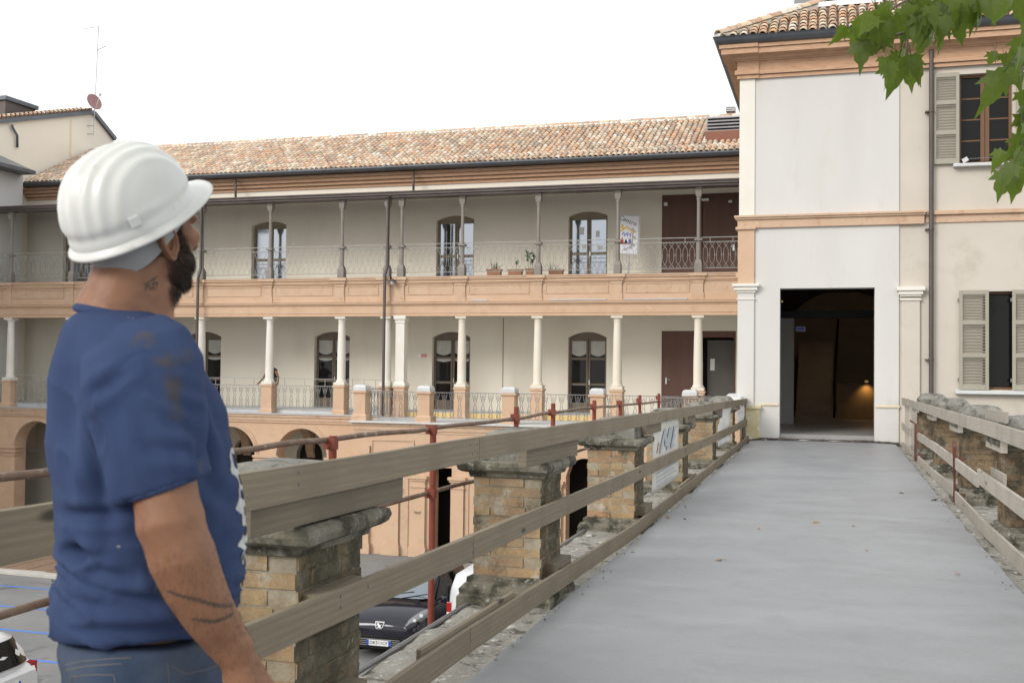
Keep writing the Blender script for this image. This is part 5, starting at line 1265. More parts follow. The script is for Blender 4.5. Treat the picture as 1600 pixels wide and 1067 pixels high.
# ------------------------------------------------------------------ sign, plants and fittings on the galleries
ysn = 36.3
a, b = atY(967.5, 337, ysn), atY(999, 398, ysn)
sgn = thing('sign_board', 'white signboard with a drawn yellow house and handwriting on the upper balcony', 'sign', ((a.x + b.x) / 2, ysn, 4.5))
tilt = Matrix.Translation(((a.x + b.x) / 2, ysn, (a.z + b.z) / 2)) @ Matrix.Rotation(R(14), 4, 'Z') @ Matrix.Rotation(R(3), 4, 'Y')
w2, h2 = (b.x - a.x) / 2, (a.z - b.z) / 2
m = MB(); m.box(-w2 + .03, w2 - .06, -.012, .012, -h2 + .04, h2 - .03); m.build('panel', surf('sign_white', (.74, .74, .80), (.78, .78, .83), 2, .5, 0), sgn, basis=tilt)
m = MB(); 
for q in ((-w2, w2, h2 - .03, h2), (-w2, w2, -h2, -h2 + .04), (-w2, -w2 + .03, -h2 + .04, h2 - .03), (w2 - .06, w2, -h2 + .04, h2 - .03)): m.box(q[0], q[1], -.02, .02, q[2], q[3])
m.build('frame', 'lead', sgn, basis=tilt)
m = MB(); c_ = tilt.translation; m.tube([(c_.x - .02, ysn, c_.z - h2), (c_.x - .02, ysn, 4.5)], .035, 8); m.box(c_.x - .25, c_.x + .2, ysn - .2, ysn + .2, 4.5, 4.53); m.build('stand', 'lead', sgn)
M['ochre_paint'] = surf('ochre_paint', (.75, .5, .08), None, 1, .6, 0); M['brown_paint'] = surf('brown_paint', (.35, .14, .03), None, 1, .6, 0); M['sky_ink'] = surf('blue_ink', (.12, .16, .45), None, 1, .6, 0)
def on_sign(me, mat, u, v, rot=0, nm='lettering'):
    put(nm, me, mat, sgn, basis=tilt @ Matrix.Translation((u, -.014, v)) @ Matrix.Rotation(rot, 4, 'Y') @ Matrix.Rotation(R(90), 4, 'X'))
for s, sz, u, v, r_ in (('Centro', .22, -.08, h2 - .19, .35), ('per', .14, w2 - .2, h2 - .5, .9), ('le', .14, w2 - .16, h2 - .74, 1.2), ('famiglie', .14, .02, -h2 + .25, -.5)):
    on_sign(text_mesh(s, sz, .001, .2), 'ink', u, v, r_)
m = MB(); 
_by = [-.016]
def bar(m, p, q, t):
    _by[0] -= .0004; y = _by[0]
    p, q = Vector((p[0], 0, p[1])), Vector((q[0], 0, q[1])); d = (q - p).normalized(); n = Vector((-d.z, 0, d.x)) * t / 2; o = Vector((0, y, 0)); m.quad(p - n + o, q - n + o, q + n + o, p + n + o)
hu, hv = -.1, -.05
bar(m, (hu - .26, hv + .12), (hu, hv + .32), .05); bar(m, (hu, hv + .32), (hu + .26, hv + .12), .05); bar(m, (hu - .15, hv + .24), (hu - .15, hv + .40), .07)
m.build('house_roof', 'ochre_paint', sgn, basis=tilt, recalc=False)
m = MB(); bar(m, (hu - .22, hv + .12), (hu - .22, hv - .26), .025); bar(m, (hu + .22, hv + .12), (hu + .22, hv - .26), .025); bar(m, (hu - .22, hv - .26), (hu + .22, hv - .26), .025); m.build('house_outline', 'brown_paint', sgn, basis=tilt, recalc=False)
for du, mt_, hh in ((-.13, 'red_plastic', .2), (.0, 'ink', .13), (.13, 'sky_ink', .2)):
    m = MB(); m.add([(hu + du - .07, -.016, hv - .25), (hu + du + .07, -.016, hv - .25), (hu + du + .02, -.016, hv - .25 + hh), (hu + du - .02, -.016, hv - .25 + hh)], [(0, 1, 2, 3)]); m.build('figure_drawing', mt_, sgn, basis=tilt, recalc=False)
m = MB()
for k_ in range(9): bar(m, (hu - .14 + .035 * k_, hv + .02 + .05 * math.sin(k_ * 2.2)), (hu - .12 + .035 * k_, hv + .11 + .04 * math.sin(k_ * 1.7)), .02)
m.build('flower_scribble', 'sky_ink', sgn, basis=tilt, recalc=False)

def planter(px0, px1, py, yq, label, kind):
    a, b = atY(px0, py, yq), atY(px1, py, yq); xc = (a.x + b.x) / 2; hw = (b.x - a.x) / 2
    t = thing('potted_plant', label, 'plant', (xc, yq, 4.52), 'potted plants along the upper balcony')
    m = lathe_box(xc - hw * .85, xc + hw * .85, yq - .1, yq + .1, [(-.02, 4.52), (.0, a.z - .05), (.025, a.z - .05), (.03, a.z), (.01, a.z), (-.01, a.z - .02)]); m.build('planter', 'terracotta_pot', t, bevel=.006)
    lv = MB(); rs = random.Random(int(px0))
    def blade(p, d, L, w, droop, n=5):
        d = Vector(d).normalized(); sd_ = d.cross(Vector((0, 0, 1))); sd_ = sd_.normalized() if sd_.length > .05 else Vector((1, 0, 0)); P = []
        for i in range(n + 1):
            u = i / n; c = Vector(p) + d * L * u + Vector((0, 0, -droop * u * u * L)); ww = w * math.sin(math.pi * (.15 + .85 * u)) ** .8 if u < 1 else 0
            P += [c - sd_ * ww, c + sd_ * ww]
        lv.add(P, [(2 * i, 2 * i + 1, 2 * i + 3, 2 * i + 2) for i in range(n)])
    if kind == 'agave':
        for k_ in range(26): x = xc + rs.uniform(-.7, .7) * hw * .6; an = rs.uniform(-1.0, 1.0); blade((x, yq + rs.uniform(-.06, .06), a.z - .03), (math.sin(an), rs.uniform(-.4, .4), math.cos(an)), rs.uniform(.2, .42), .013, .1)
    if kind == 'tall':
        for s in range(3):
            x = xc + (s - 1) * .05; top = a.z + .62 - .1 * s; lv.tube([(x, yq, a.z - .05), (x + (s - 1) * .08, yq, top)], .008, 5)
            for k_ in range(7): u = .3 + .1 * k_; an = rs.uniform(0, 6.28); blade((x + (s - 1) * .08 * u, yq, a.z + (top - a.z) * u), (math.cos(an), math.sin(an) * .6, .9), rs.uniform(.18, .32), .045, .3)
    if kind == 'single':
        lv.tube([(xc + .02, yq, a.z - .05), (xc + .05, yq, a.z + .22)], .008, 5)
        for an, L in ((.3, .2), (2.2, .16), (1.4, .22)): blade((xc + .05, yq, a.z + .17), (math.cos(an) * .5, .2, .9), L, .055, .2)
    if kind == 'spiky':
        for k_ in range(34): an = rs.uniform(-1.2, 1.2); blade((xc + rs.uniform(-.8, .2) * hw, yq, a.z - .03), (math.sin(an), rs.uniform(-.5, .5), math.cos(an)), rs.uniform(.25, .55), .008, .35)
    lv.build('leaves', 'plant', t, recalc=False)
planter(760, 785, 421, 35.5, 'low agave clump in a long terracotta trough on the upper balcony', 'agave')
planter(793, 818, 421.5, 35.5, 'single broad leaf plant in a shallow trough on the upper balcony', 'single')
planter(821, 836, 420, 35.45, 'tall leafy plant in a round pot, highest of the balcony plants', 'tall')
planter(856, 882, 421.5, 35.5, 'thin arching grassy plant in a trough left of the notice door', 'spiky')

p = atY(613, 441, 34.35)
t = thing('wall_lantern', 'small dark lantern hanging under the balcony parapet by the downpipe', 'lantern', tuple(p))
m = MB(); m.rev([(.02, p.z + .12), (.10, p.z + .06), (.11, p.z + .03), (.06, p.z + .02)], p.x, p.y, 12); m.box(p.x - .03, p.x + .03, p.y, YF - .03, p.z + .05, p.z + .11); m.build('shade', 'brown_metal', t)
m = MB(); m.rev([(.07, p.z + .02), (.075, p.z - .03), (.05, p.z - .09), (.01, p.z - .12)], p.x, p.y, 12); m.build('globe', 'lead', t, smooth=True)
p = atY(659, 555.5, YW - .02)
t = thing('direction_sign', 'small red and white arrow sign on the lower gallery wall', 'sign', tuple(p))
m = MB(); m.box(p.x - .02, p.x + .17, YW - .03, YW, p.z - .045, p.z + .045); m.build('red_plate', 'red_plastic', t)
m = MB(); m.add([(p.x - .20, YW - .028, p.z), (p.x - .08, YW - .028, p.z - .07), (p.x - .02, YW - .028, p.z - .05), (p.x - .02, YW - .028, p.z + .05), (p.x - .08, YW - .028, p.z + .07)], [(0, 1, 2, 3, 4)]); m.build('white_arrow', 'white_plastic', t, recalc=False)
m = MB(); m.box(p.x + .0, p.x + .15, YW - .033, YW - .031, p.z - .01, p.z + .01); m.build('print', 'white_plastic', t)

# ------------------------------------------------------------------ cars in the courtyard
def ring_half(H): return H + [(-y, z) for y, z in reversed(H) if abs(y) > 1e-6]
def car(label, basis, paint, L=4.03, plate=None, front=True, tail=False, dark_lower=True):
    c = thing('parked_car', label, 'car', tuple(basis.translation), 'cars parked in the courtyard'); W_[c.name] = W_[c.name]
    def P(mb, nm, mat, smooth=True, par=c, auto=35, recalc=True): return mb.build(nm, mat, par, smooth=smooth, auto=auto, basis=basis, recalc=recalc)
    st = [(0, .52, .30, .64, .02), (.03, .64, .24, .70, .035), (.10, .74, .2, .75, .05), (.25, .81, .18, .82, .06), (.5, .85, .18, .895, .065), (.8, .86, .18, .95, .06), (1.1, .865, .18, .99, .04), (1.6, .865, .18, 1.0, .0), (2.6, .865, .18, 1.0, 0), (3.4, .86, .2, 1.02, 0), (3.75, .83, .24, 1.0, 0), (3.93, .78, .3, .95, 0), (4.03, .70, .38, .86, 0)]
    m = MB(); rings = []
    for x, hw, zb, zt, cr in st:
        x *= L / 4.03
        rings.append([(x, y, z) for y, z in ring_half([(0, zb), (hw * .86, zb), (hw * .98, zb + .10), (hw * 1.0, (zb + zt) / 2), (hw * .985, zt - .10), (hw * .93, zt - .015), (hw * .75, zt + cr * .35), (hw * .4, zt + cr * .8), (0, zt + cr)])])
    m.loft(rings); P(m, 'body', paint)
    k = L / 4.03
    def outline(x0, x1, hw, z, n=7):
        Q = []
        for i in range(n): a = math.pi / 2 * i / (n - 1); Q.append((x0 + .22 * (1 - math.sin(a)) * 0 + (.16 * (1 - math.cos(a)) if False else .12 * math.cos(a) * 0), 0, z)) if False else None
        pts = [(x0, 0), (x0 + .02, hw * .55), (x0 + .10, hw * .86), (x0 + .28, hw * .99), ((x0 + x1) / 2, hw * 1.02), (x1 - .3, hw * .98), (x1 - .1, hw * .86), (x1 - .02, hw * .55), (x1, 0)]
        return [(x, y, z) for x, y in pts] + [(x, -y, z) for x, y in reversed(pts[1:-1])]
    m = MB(); m.loft([outline(.93 * k, 3.97 * k, .76, .93), outline(1.32 * k, 3.9 * k, .71, 1.18), outline(1.72 * k, 3.72 * k, .60, 1.42), outline(1.95 * k, 3.6 * k, .52, 1.475), outline(2.3 * k, 3.3 * k, .3, 1.50)]); P(m, 'cabin', paint)
    m = MB()
    def patch(A, B, off, n=8):
        vs = []
        for j in range(2):
            for i in range(n + 1): u = i / n * 2 - 1; x, hw, z, bow = (A, B)[j]; vs.append((x + bow * u * u * u * u + off[0], u * hw, z + off[1] - .0))
        m.add(vs, [(i, i + 1, n + 2 + i, n + 1 + i) for i in range(n)])
    patch((1.0 * k, .69, 1.02, .14), (1.69 * k, .56, 1.405, .12), (-.03, .03)); P(m, 'windscreen', 'car_glass', recalc=False)
    m = MB(); patch((3.95 * k, .64, 1.0, -.12), (3.74 * k, .52, 1.40, -.12), (.03, .01)); P(m, 'rear_window', 'pane_dark' if tail else 'car_glass', recalc=False)
    for s in (-1, 1):
        for q in ([(1.2, .775, 1.0), (2.35, .79, 1.02), (2.35, .655, 1.37), (1.85, .645, 1.35)], [(2.43, .79, 1.02), (3.5, .765, 1.05), (3.42, .64, 1.36), (2.43, .655, 1.37)]):
            m = MB(); m.add([(x * k, s * (y + .0), z) for x, y, z in q], [(0, 1, 2, 3)]); P(m, 'side_window', 'pane_dark', False, auto=None, recalc=False)
        m = MB(); m.loft([[(1.28 * k + dx, s * (.86 + dy), 1.0 + dz * .07 + .02) for dx, dz in ((-.05 * q, -1), (.05 * q, -1), (.06 * q, .6), (0, 1), (-.06 * q, .6))] for dy, q in ((0, .5), (.06, 1), (.16, 1), (.19, .6))]); P(m, 'mirror', paint)
        for x in (.78 * k, 3.28 * k):
            m = MB(); A = [2 * math.pi * i / 24 for i in range(24)]
            m.loft([[(x + math.cos(a) * r_, s * y, .31 + math.sin(a) * r_) for a in A] for r_, y in ((.19, .84), (.27, .87), (.31, .86), (.31, .68), (.25, .66))]); w_ = P(m, 'wheel', 'rubber')
            m = MB(); m.loft([[(x + math.cos(a) * r_, s * y, .31 + math.sin(a) * r_) for a in A] for r_, y in ((.02, .862), (.1, .858), (.2, .848), (.2, .8))]); P(m, 'rim', 'steel', par=w_)
            m = MB(); m.loft([[(x + math.cos(a) * .37, s * y, .33 + math.sin(a) * .37) for a in A] for y in (.80, .872)]); P(m, 'wheel_arch', 'black_plastic')
        # headlights: long swept lenses
        m = MB(); d1 = Vector((.50, s * .34, .27)).normalized(); d3 = Vector((-.45, s * .5, .62)).normalized(); d2 = d1.cross(d3).normalized(); d3 = d2.cross(d1); cc = Vector((.29, s * .70, .795))
        rr = []
        for i in range(1, 10):
            a = math.pi * i / 10; rr.append([cc + d1 * (-math.cos(a) * .37) + d2 * math.cos(b_) * .105 * math.sin(a) ** .8 + d3 * math.sin(b_) * .07 * math.sin(a) for b_ in [2 * math.pi * j / 14 for j in range(14)]])
        m.loft(rr); hl = P(m, 'headlight', 'lamp_clear')
        for u, r_ in ((-.1, .045), (.08, .05)):
            m = MB(); m.loft([[cc + d1 * (u + math.cos(b_) * q) + d2 * math.sin(b_) * q + d3 * (.075 + h) for b_ in [2 * math.pi * j / 12 for j in range(12)]] for q, h in ((r_, -.02), (r_ * .8, 0), (.005, .004))]); P(m, 'reflector', 'steel', par=hl)
        if tail:
            m = MB(); m.box(3.78 * k, 3.965 * k, min(s * .62, s * .765), max(s * .62, s * .765), .74, .97); P(m, 'tail_lamp', 'lamp_red', False, auto=None)
    # lower grille, bumper line, plate
    m = MB(); m.loft([[(x, y, z) for y, z in ((-hw, .27), (hw, .27), (hw * 1.06, .44), (-hw * 1.06, .44))] for x, hw in ((-.022, .44), (.15, .5))]); g_ = P(m, 'grille', 'black_plastic', False, auto=None)
    for k2 in range(4):
        m = MB(); m.box(-.03, -.018, -.44, .44, .29 + k2 * .04, .303 + k2 * .04); P(m, 'grille_bar', 'iron', False, par=g_, auto=None)
    m = MB(); m.box(-.035, .1, -.6, .6, .455, .475); P(m, 'bumper_trim', 'black_plastic', False, auto=None)
    def plt(x, s, z, txt, nm):
        m = MB(); m.box(min(x, x + s * .012), max(x, x + s * .012), -.26, .26, z - .055, z + .055); p = P(m, nm, 'plate_white', False, auto=None)
        for y0, y1 in ((-.26, -.21), (.21, .26)): m = MB(); m.box(min(x + s * .012, x + s * .016), max(x + s * .012, x + s * .016), y0, y1, z - .055, z + .055); P(m, 'plate_band', 'plate_blue', False, par=p, auto=None)
        me = text_mesh(txt, .095, .001); put('plate_number', me, 'ink', p, basis=basis @ Matrix.Translation((x + s * .016, 0, z)) @ Matrix.Rotation(R(-90 if s < 0 else 90), 4, 'Z') @ Matrix.Rotation(R(90), 4, 'X'))
    if front: plt(-.035, -1, .35, plate, 'number_plate')
    if tail: plt(4.03 * k, 1, .72, plate, 'number_plate')
    return c, P
dirm = Matrix.Rotation(R(90), 4, 'Z')           # nose towards -Y
bb = Matrix.Translation((-8.72, 20.45, GZ)) @ Matrix.Rotation(R(91), 4, 'Z')
c1, P1 = car('black car facing the bridge, seen between the first two brick pillars', bb, 'car_black', plate='DK511CF')
# front emblem: chrome shield with a standing lion
m = MB(); sh = [(-.10, .075), (.10, .075), (.085, -.02), (.05, -.06), (-.05, -.06), (-.085, -.02)]
def on_nose(y, z, o=0): return (-.0 - .03 + z * .45 - o + (.02 if abs(y) > .06 else 0), y, .69 + z)
m.add([on_nose(y, z) for y, z in sh] + [on_nose(y * .8, z * .78, .006) for y, z in sh], [(i, (i + 1) % 6, (i + 1) % 6 + 6, i + 6) for i in range(6)]); em_ = P1(m, 'emblem', 'steel', False, auto=None, recalc=False)
m = MB(); m.add([on_nose(y * .8, z * .78, .003) for y, z in sh], [tuple(range(6))]); P1(m, 'emblem_field', 'black_plastic', False, par=em_, auto=None, recalc=False)
lion = [[(-.045, .05), (-.015, .055), (-.008, .03), (.012, .022), (.03, .0), (.018, -.01), (-.02, .01), (-.04, .02)], [(.018, -.008), (.03, .0), (.045, -.035), (.03, -.045), (.015, -.028)], [(-.008, .004), (.012, -.006), (-.012, -.042), (-.03, -.042), (-.018, -.02)], [(-.038, .02), (-.058, .012), (-.055, .0), (-.03, .01)], [(.03, .005), (.05, .03), (.056, .028), (.036, -.008)]]
m = MB()
for qi, q in enumerate(lion): m.add([on_nose(-y, z, .008 + qi * .0006) for y, z in q], [tuple(range(len(q)))])
P1(m, 'lion_mark', 'white_plastic', False, par=em_, auto=None, recalc=False)
m = MB(); m.tube([(.95, .55, 1.05), (1.06, .1, 1.1), (1.16, -.3, 1.16)], .01, 4); m.tube([(.95, -.1, 1.05), (1.06, -.4, 1.1), (1.1, -.62, 1.14)], .01, 4); P1(m, 'wipers', 'black_plastic', False, auto=None)
m = MB(); m.box(.9, .97, -.5, .5, .99, 1.035); P1(m, 'cowl_vent', 'black_plastic', False, auto=None)
m = MB(); m.obox((1.16, .1, 1.115), (.035, 0, .025), (0, .075, 0), (-.001, 0, .002)); P1(m, 'dash_ticket', 'paper', False, auto=None)
bb = Matrix.Translation((-12.5 - 4.03 * .9, 14.25, GZ)) @ Matrix.Rotation(R(4), 4, 'Z')
c2, P2 = car('white hatchback at the lower left corner with its rear plate showing', bb, 'car_white', L=4.03 * .9, plate='BS478KL', front=False, tail=True)
m = MB(); m.box(3.55, 3.68, -.72, .72, .26, .5); P2(m, 'rear_bumper', 'black_plastic', False, auto=None)
# white van
vb = Matrix.Translation((-6.72, 21.25, GZ)) @ Matrix.Rotation(R(90), 4, 'Z')   # local x runs away from the camera
vn = thing('parked_van', 'white van parked beside the black car, half hidden by the second pillar', 'van', tuple(vb.translation))
m = MB(); rings = []
for x, hw, zt in ((0, .80, 1.40), (.06, .84, 1.50), (.3, .85, 1.66), (2.4, .85, 1.72), (2.9, .82, 1.55), (3.4, .8, 1.05), (4.0, .72, .85)):
    rings.append([(x, y, z) for y, z in ring_half([(0, .3), (hw * .95, .3), (hw, .45), (hw, .9), (hw * .97, zt - .22), (hw * .9, zt - .06), (hw * .75, zt), (0, zt + .02)])])
m.loft(rings); m.build('body', 'van_white', vn, smooth=True, auto=40, basis=vb)
for s in (-1, 1):
    m = MB(); m.box(-.02, .10, min(s * .76, s * .86), max(s * .76, s * .86), .75, 1.08); tl = m.build('tail_lamp', 'lamp_red', vn, basis=vb, bevel=.01)
    m = MB(); m.box(-.025, .0, min(s * .765, s * .85), max(s * .765, s * .85), .78, .88); m.build('reversing_lens', 'white_plastic', tl, basis=vb)
    m = MB(); m.box(-.01, .2, min(s * .84, s * .865), max(s * .84, s * .865), 1.08, 1.42); m.build('window_pillar', 'black_plastic', vn, basis=vb)
    for x in (.6, 3.2):
        m = MB(); A = [2 * math.pi * i / 24 for i in range(24)]; m.loft([[(x + math.cos(a) * r_, s * y, .32 + math.sin(a) * r_) for a in A] for r_, y in ((.2, .84), (.28, .87), (.32, .86), (.32, .66))]); m.build('wheel', 'rubber', vn, smooth=True, basis=vb)
m = MB(); m.box(-.03, .1, -.82, .82, .32, .52); m.build('bumper', 'black_plastic', vn, basis=vb, bevel=.02)
m = MB(); m.box(-.012, .03, -.6, .6, 1.0, 1.34); m.build('rear_window', 'pane_dark', vn, basis=vb, bevel=.02)
for x in (.7, 2.0): m = MB(); m.tube([(x, -.8, 1.72), (x, -.7, 1.79), (x, .7, 1.79), (x, .8, 1.72)], .018, 6); m.build('roof_bar', 'black_plastic', vn, basis=vb)
# ------------------------------------------------------------------ the man in the hard hat
DM = 1.9
_c = atD(232, 600, DM); MC = Vector((_c.x, _c.y, 0))
vdir = Vector((_c.x - CAM.x, _c.y - CAM.y, 0)).normalized(); exm = Vector((vdir.y, -vdir.x, 0))
MF = Matrix(((exm.x, vdir.x, 0, MC.x), (exm.y, vdir.y, 0, MC.y), (0, 0, 1, 0), (0, 0, 0, 1)))       # (forward, away, up) -> world
def mp(px, py, n=0.0):
    d = ray(px, py); t = (vdir.dot(MC - CAM) + n) / vdir.dot(d); p = CAM + d * t
    return Vector((exm.dot(p - MC), n, p.z))
person = thing('person', 'man in white hard hat, blue T-shirt and jeans standing at the left guardrail', 'person', (MC.x, MC.y, -.03))
def sell(c, a, b, z, p=2.3, n=36, cn=0.0):
    out = []
    for k_ in range(n):
        t = 2 * math.pi * k_ / n; ct, st_ = math.cos(t), math.sin(t)
        out.append(Vector((c + a * math.copysign(abs(ct) ** (2 / p), ct), cn + b * math.copysign(abs(st_) ** (2 / p), st_), z)))
    return out
def ellip(m, c, r, rot=None, nu=14, nv=9):
    c = Vector(c); rg = []
    for i in range(1, nv):
        th = math.pi * i / nv; q = []
        for j in range(nu):
            ph = 2 * math.pi * j / nu; v = Vector((r[0] * math.sin(th) * math.cos(ph), r[1] * math.sin(th) * math.sin(ph), r[2] * math.cos(th)))
            q.append(c + (rot @ v if rot else v))
        rg.append(q)
    m.loft(rg)
# ---- head frame
Hc = mp(218, 351, .0)
PHI = R(38); PITCH = R(8)
HR = Matrix.Rotation(PHI, 3, 'Z') @ Matrix.Rotation(-PITCH, 3, 'Y')
def h2m(p): return Hc + HR @ Vector(p)
def m2h(p): return HR.transposed() @ (Vector(p) - Hc)
b = MB()
def hell(c, r, extra=None): ellip(b, h2m(c), r, HR @ extra if extra else HR)
hell((-.012, 0, .035), (.098, .077, .086)); hell((.034, 0, -.035), (.062, .061, .085)); hell((.026, 0, -.083), (.058, .055, .040)); hell((.068, 0, -.104), (.026, .028, .022))
hell((.045, 0, .045), (.055, .062, .05))
for s in (-1, 1):
    hell((.080, s * .030, .006), (.016, .028, .010)); hell((.062, s * .046, -.026), (.028, .020, .020)); hell((.106, s * .011, -.043), (.011, .009, .008)); hell((.035, s * .05, -.07), (.035, .014, .035))
b.tube([h2m((.088, 0, .002)), h2m((.104, 0, -.02)), h2m((.118, 0, -.038))], [.009, .011, .013], 10)
hell((.090, 0, -.066), (.014, .024, .008)); hell((.090, 0, -.078), (.013, .022, .008))
# neck, shoulders, chest (under the shirt)
nk0, nk1, nk2 = mp(213, 395), mp(203, 440), mp(186, 492)
b.tube([nk0, nk1, nk2, mp(182, 520)], [.058, .062, .072, .08], 18)
b.tube([mp(178, 415), mp(174, 450), mp(160, 490)], [.035, .042, .05], 12)
b.tube([mp(255, 440), mp(238, 480), mp(232, 520)], [.032, .038, .05], 12)
rows = [(520, 118, 250, .12), (600, 95, 320, .18), (700, 95, 345, .18), (800, 100, 360, .18), (900, 105, 360, .18), (1000, 100, 340, .17), (1060, 105, 335, .165)]
R_ = []
for py, xl, xr, w_ in rows: a_, c_ = mp(xl, py), mp(xr, py); R_.append(sell((a_.x + c_.x) / 2, (c_.x - a_.x) / 2 - .035, w_ - .03, a_.z, 2.2, 24))
b.loft(R_)
# near arm (his right) and far arm
def arm(pts, off): return [mp(px, py, off + dn) for px, py, dn in pts]
NA = arm([(222, 600, .06), (240, 690, .012), (255, 752, -.008), (266, 815, -.02), (284, 868, -.02), (303, 915, -.015), (326, 958, -.01), (352, 998, 0), (374, 1026, .0)], -.245)
b.tube(NA, [.036, .044, .051, .053, .052, .0475, .0415, .035, .031], 16)
ellip(b, mp(240, 845, -.25), (.016, .025, .03))
FA = [Vector((p.x - .03 - max(0, 1.2 - p.z) * .45, -p.y, p.z)) for p in NA]
b.tube(FA, [.036, .044, .051, .0535, .052, .0475, .0415, .035, .031], 16)
def hand(w0, dirv, s):
    """palm, four unequal bent fingers and a thumb; dirv points from wrist to knuckles"""
    d = dirv.normalized(); side = Vector((0, 1, 0)) * s; fw = side.cross(d).normalized() * (1 if s < 0 else -1)
    if fw.x < 0: fw = -fw
    b.tube([w0, w0 + d * .03, w0 + d * .06, w0 + d * .095], [.029, .033, .036, .03], 12)
    for k_, (L, o) in enumerate(((.078, .03), (.086, .011), (.08, -.009), (.064, -.028))):
        r0 = w0 + d * (.085 - abs(o - .008) * .25) + fw * o
        ellip(b, r0, (.013, .013, .013)); curl = side * -.5 * s * s
        k1 = r0 + (d * .9 + fw * .05 + Vector((0, -s * .35, 0)) * -1 * .6).normalized() * L * .45
        k2 = k1 + (d * .7 + Vector((0, s * .7, 0)) * .6).normalized() * L * .32; k3 = k2 + (d * .3 + Vector((0, s * .9, 0)) * .7).normalized() * L * .26
        b.tube([r0, k1, k2, k3], [.0105, .0098, .009, .0078], 8)
    t0 = w0 + d * .03 + fw * .020; t1 = t0 + (d * .9 + fw * .35).normalized() * .04; t2 = t1 + (d * .95 + fw * .2 + Vector((0, s * .3, 0))).normalized() * .034
    b.tube([w0 + d * .01 + fw * .012, t0, t1, t2], [.016, .015, .0115, .009], 8)
hd = (mp(394, 1105, -.245) - mp(374, 1026, -.245)).normalized()
hand(NA[-1], hd, 1); hand(FA[-1], hd, -1)
# legs inside the jeans
for s in (-1, 1): b.tube([Vector((-.01, s * .09, .95)), Vector((.0, s * .1, .5)), Vector((-.01, s * .11, .06))], [.08, .055, .04], 12)
bme = remesh(b, .0045, 10, .55)
# ---- ears: cupped shells joined to the body mesh
def ear(s):
    m = MB(); base = Vector((-.010, s * .070, -.034)); prof = []
    out = []
    for k_ in range(22):
        t = 2 * math.pi * k_ / 22; rz = .0315; rx = .0185
        x = math.sin(t) * rx * (1 + .25 * math.cos(t)); z = math.cos(t) * rz - .002 * math.sin(t)
        if math.cos(t) < -.5: x *= .75
        out.append((x - z * .22, z))
    def rg(sc, h, dx=0, dz=0): return [h2m(base + Vector((x * sc + dx, s * (h + max(0, -x) * .42 * sc), z * sc + dz))) for x, z in out]
    m.loft([rg(.82, -.012), rg(.98, .004), rg(1.06, .012), rg(1.03, .0165), rg(.94, .0165), rg(.86, .0115), rg(.74, .010), rg(.66, .0125, .001), rg(.55, .011, .002, .001), rg(.42, .0065, .004, -.003), rg(.2, .0045, .005, -.006), rg(.04, .0042, .005, -.006)])
    return m
bm = bmesh.new(); bm.from_mesh(bme)
for s in (-1, 1):
    em2 = ear(s).mesh('ear', True); bm.from_mesh(em2)
bm.to_mesh(bme); bm.free()
# ---- beard and hair growth masks (short hair really on the skin)
def sst(a, b_, x): t = max(0, min(1, (x - a) / (b_ - a))); return t * t * (3 - 2 * t)
def beard(h):
    if h.x < -.01 or abs(h.y) > .085: return 0
    jag = .006 * noise.noise(h * 60)
    full = sst(-.045, -.06, h.z + jag + (h.x - .03) * .25) * sst(.004, .018, h.x + jag) * sst(-.155, -.125, h.z - h.x * .2)
    side = sst(.006, .016, h.x + jag) * sst(.050, .036, h.x + jag - max(0, -h.z - .02) * .5) * sst(.03, .02, h.z) * sst(-.07, -.06, h.z) * sst(.035, .045, abs(h.y))
    mou = sst(.082, .09, h.x) * sst(-.046, -.052, h.z) * sst(-.07, -.064, h.z)
    lips = sst(.018, .012, abs(h.y)) * sst(.088, .092, h.x) * sst(-.064, -.067, h.z) * sst(-.083, -.08, h.z)
    return max(0, min(1, max(full, side, mou)) - lips)
def scalp(h):
    jag = .008 * noise.noise(h * 45)
    back = sst(-.012, -.03, h.x + jag) * sst(-.078, -.045, h.z + jag + h.x * .12)
    sides = sst(.052, .04, h.x + jag) * sst(.002, .014, h.z + jag)
    return max(back, sides)
at = bme.color_attributes.new('growth', 'FLOAT_COLOR', 'POINT')
bme.calc_loop_triangles()
grow = []
for i, v in enumerate(bme.vertices):
    g_ = (0, 0)
    if (v.co - Hc).length < .21:
        h = m2h(v.co); isear = (h - Vector((-.010, math.copysign(.085, h.y), -.034))).length < .043 and abs(h.y) > .0765
        g_ = (0, 0) if isear else (beard(h), scalp(h))
    ah = 0
    if abs(v.co.y) > .17 and .93 < v.co.z < 1.2 and (v.co - Hc).length > .3: ah = sst(.95, 1.0, v.co.z) * sst(1.2, 1.12, v.co.z)
    grow.append((*g_, ah)); at.data[i].color = (g_[0], g_[1], 0, 1)
sm_, t, bs = new_mat('skin')
g = nd(t, 'ShaderNodeAttribute', _attribute_name='growth'); sp = nd(t, 'ShaderNodeSeparateColor'); t.links.new(g.outputs['Color'], sp.inputs[0])
v = coords(t)
cc = mixc(t, ramp(t, nz(t, v, 9, 5), .3, .75), (.285, .14, .08), (.235, .11, .062))
cc = mixc(t, ramp(t, nz(t, v, 26, 5, .6), .5, .8), cc, (.19, .088, .052))
cc = mixc(t, ramp(t, nz(t, v, 70, 4, .6), .70, .80), cc, (.33, .23, .17))
def mulc(a, k): n = nd(t, 'ShaderNodeMath', _operation='MULTIPLY'); t.links.new(a, n.inputs[0]); n.inputs[1].default_value = k; return n.outputs[0]
cc = mixc(t, mulc(sp.outputs[0], .78), cc, (.035, .022, .016)); cc = mixc(t, mulc(sp.outputs[1], .62), cc, (.05, .034, .026))
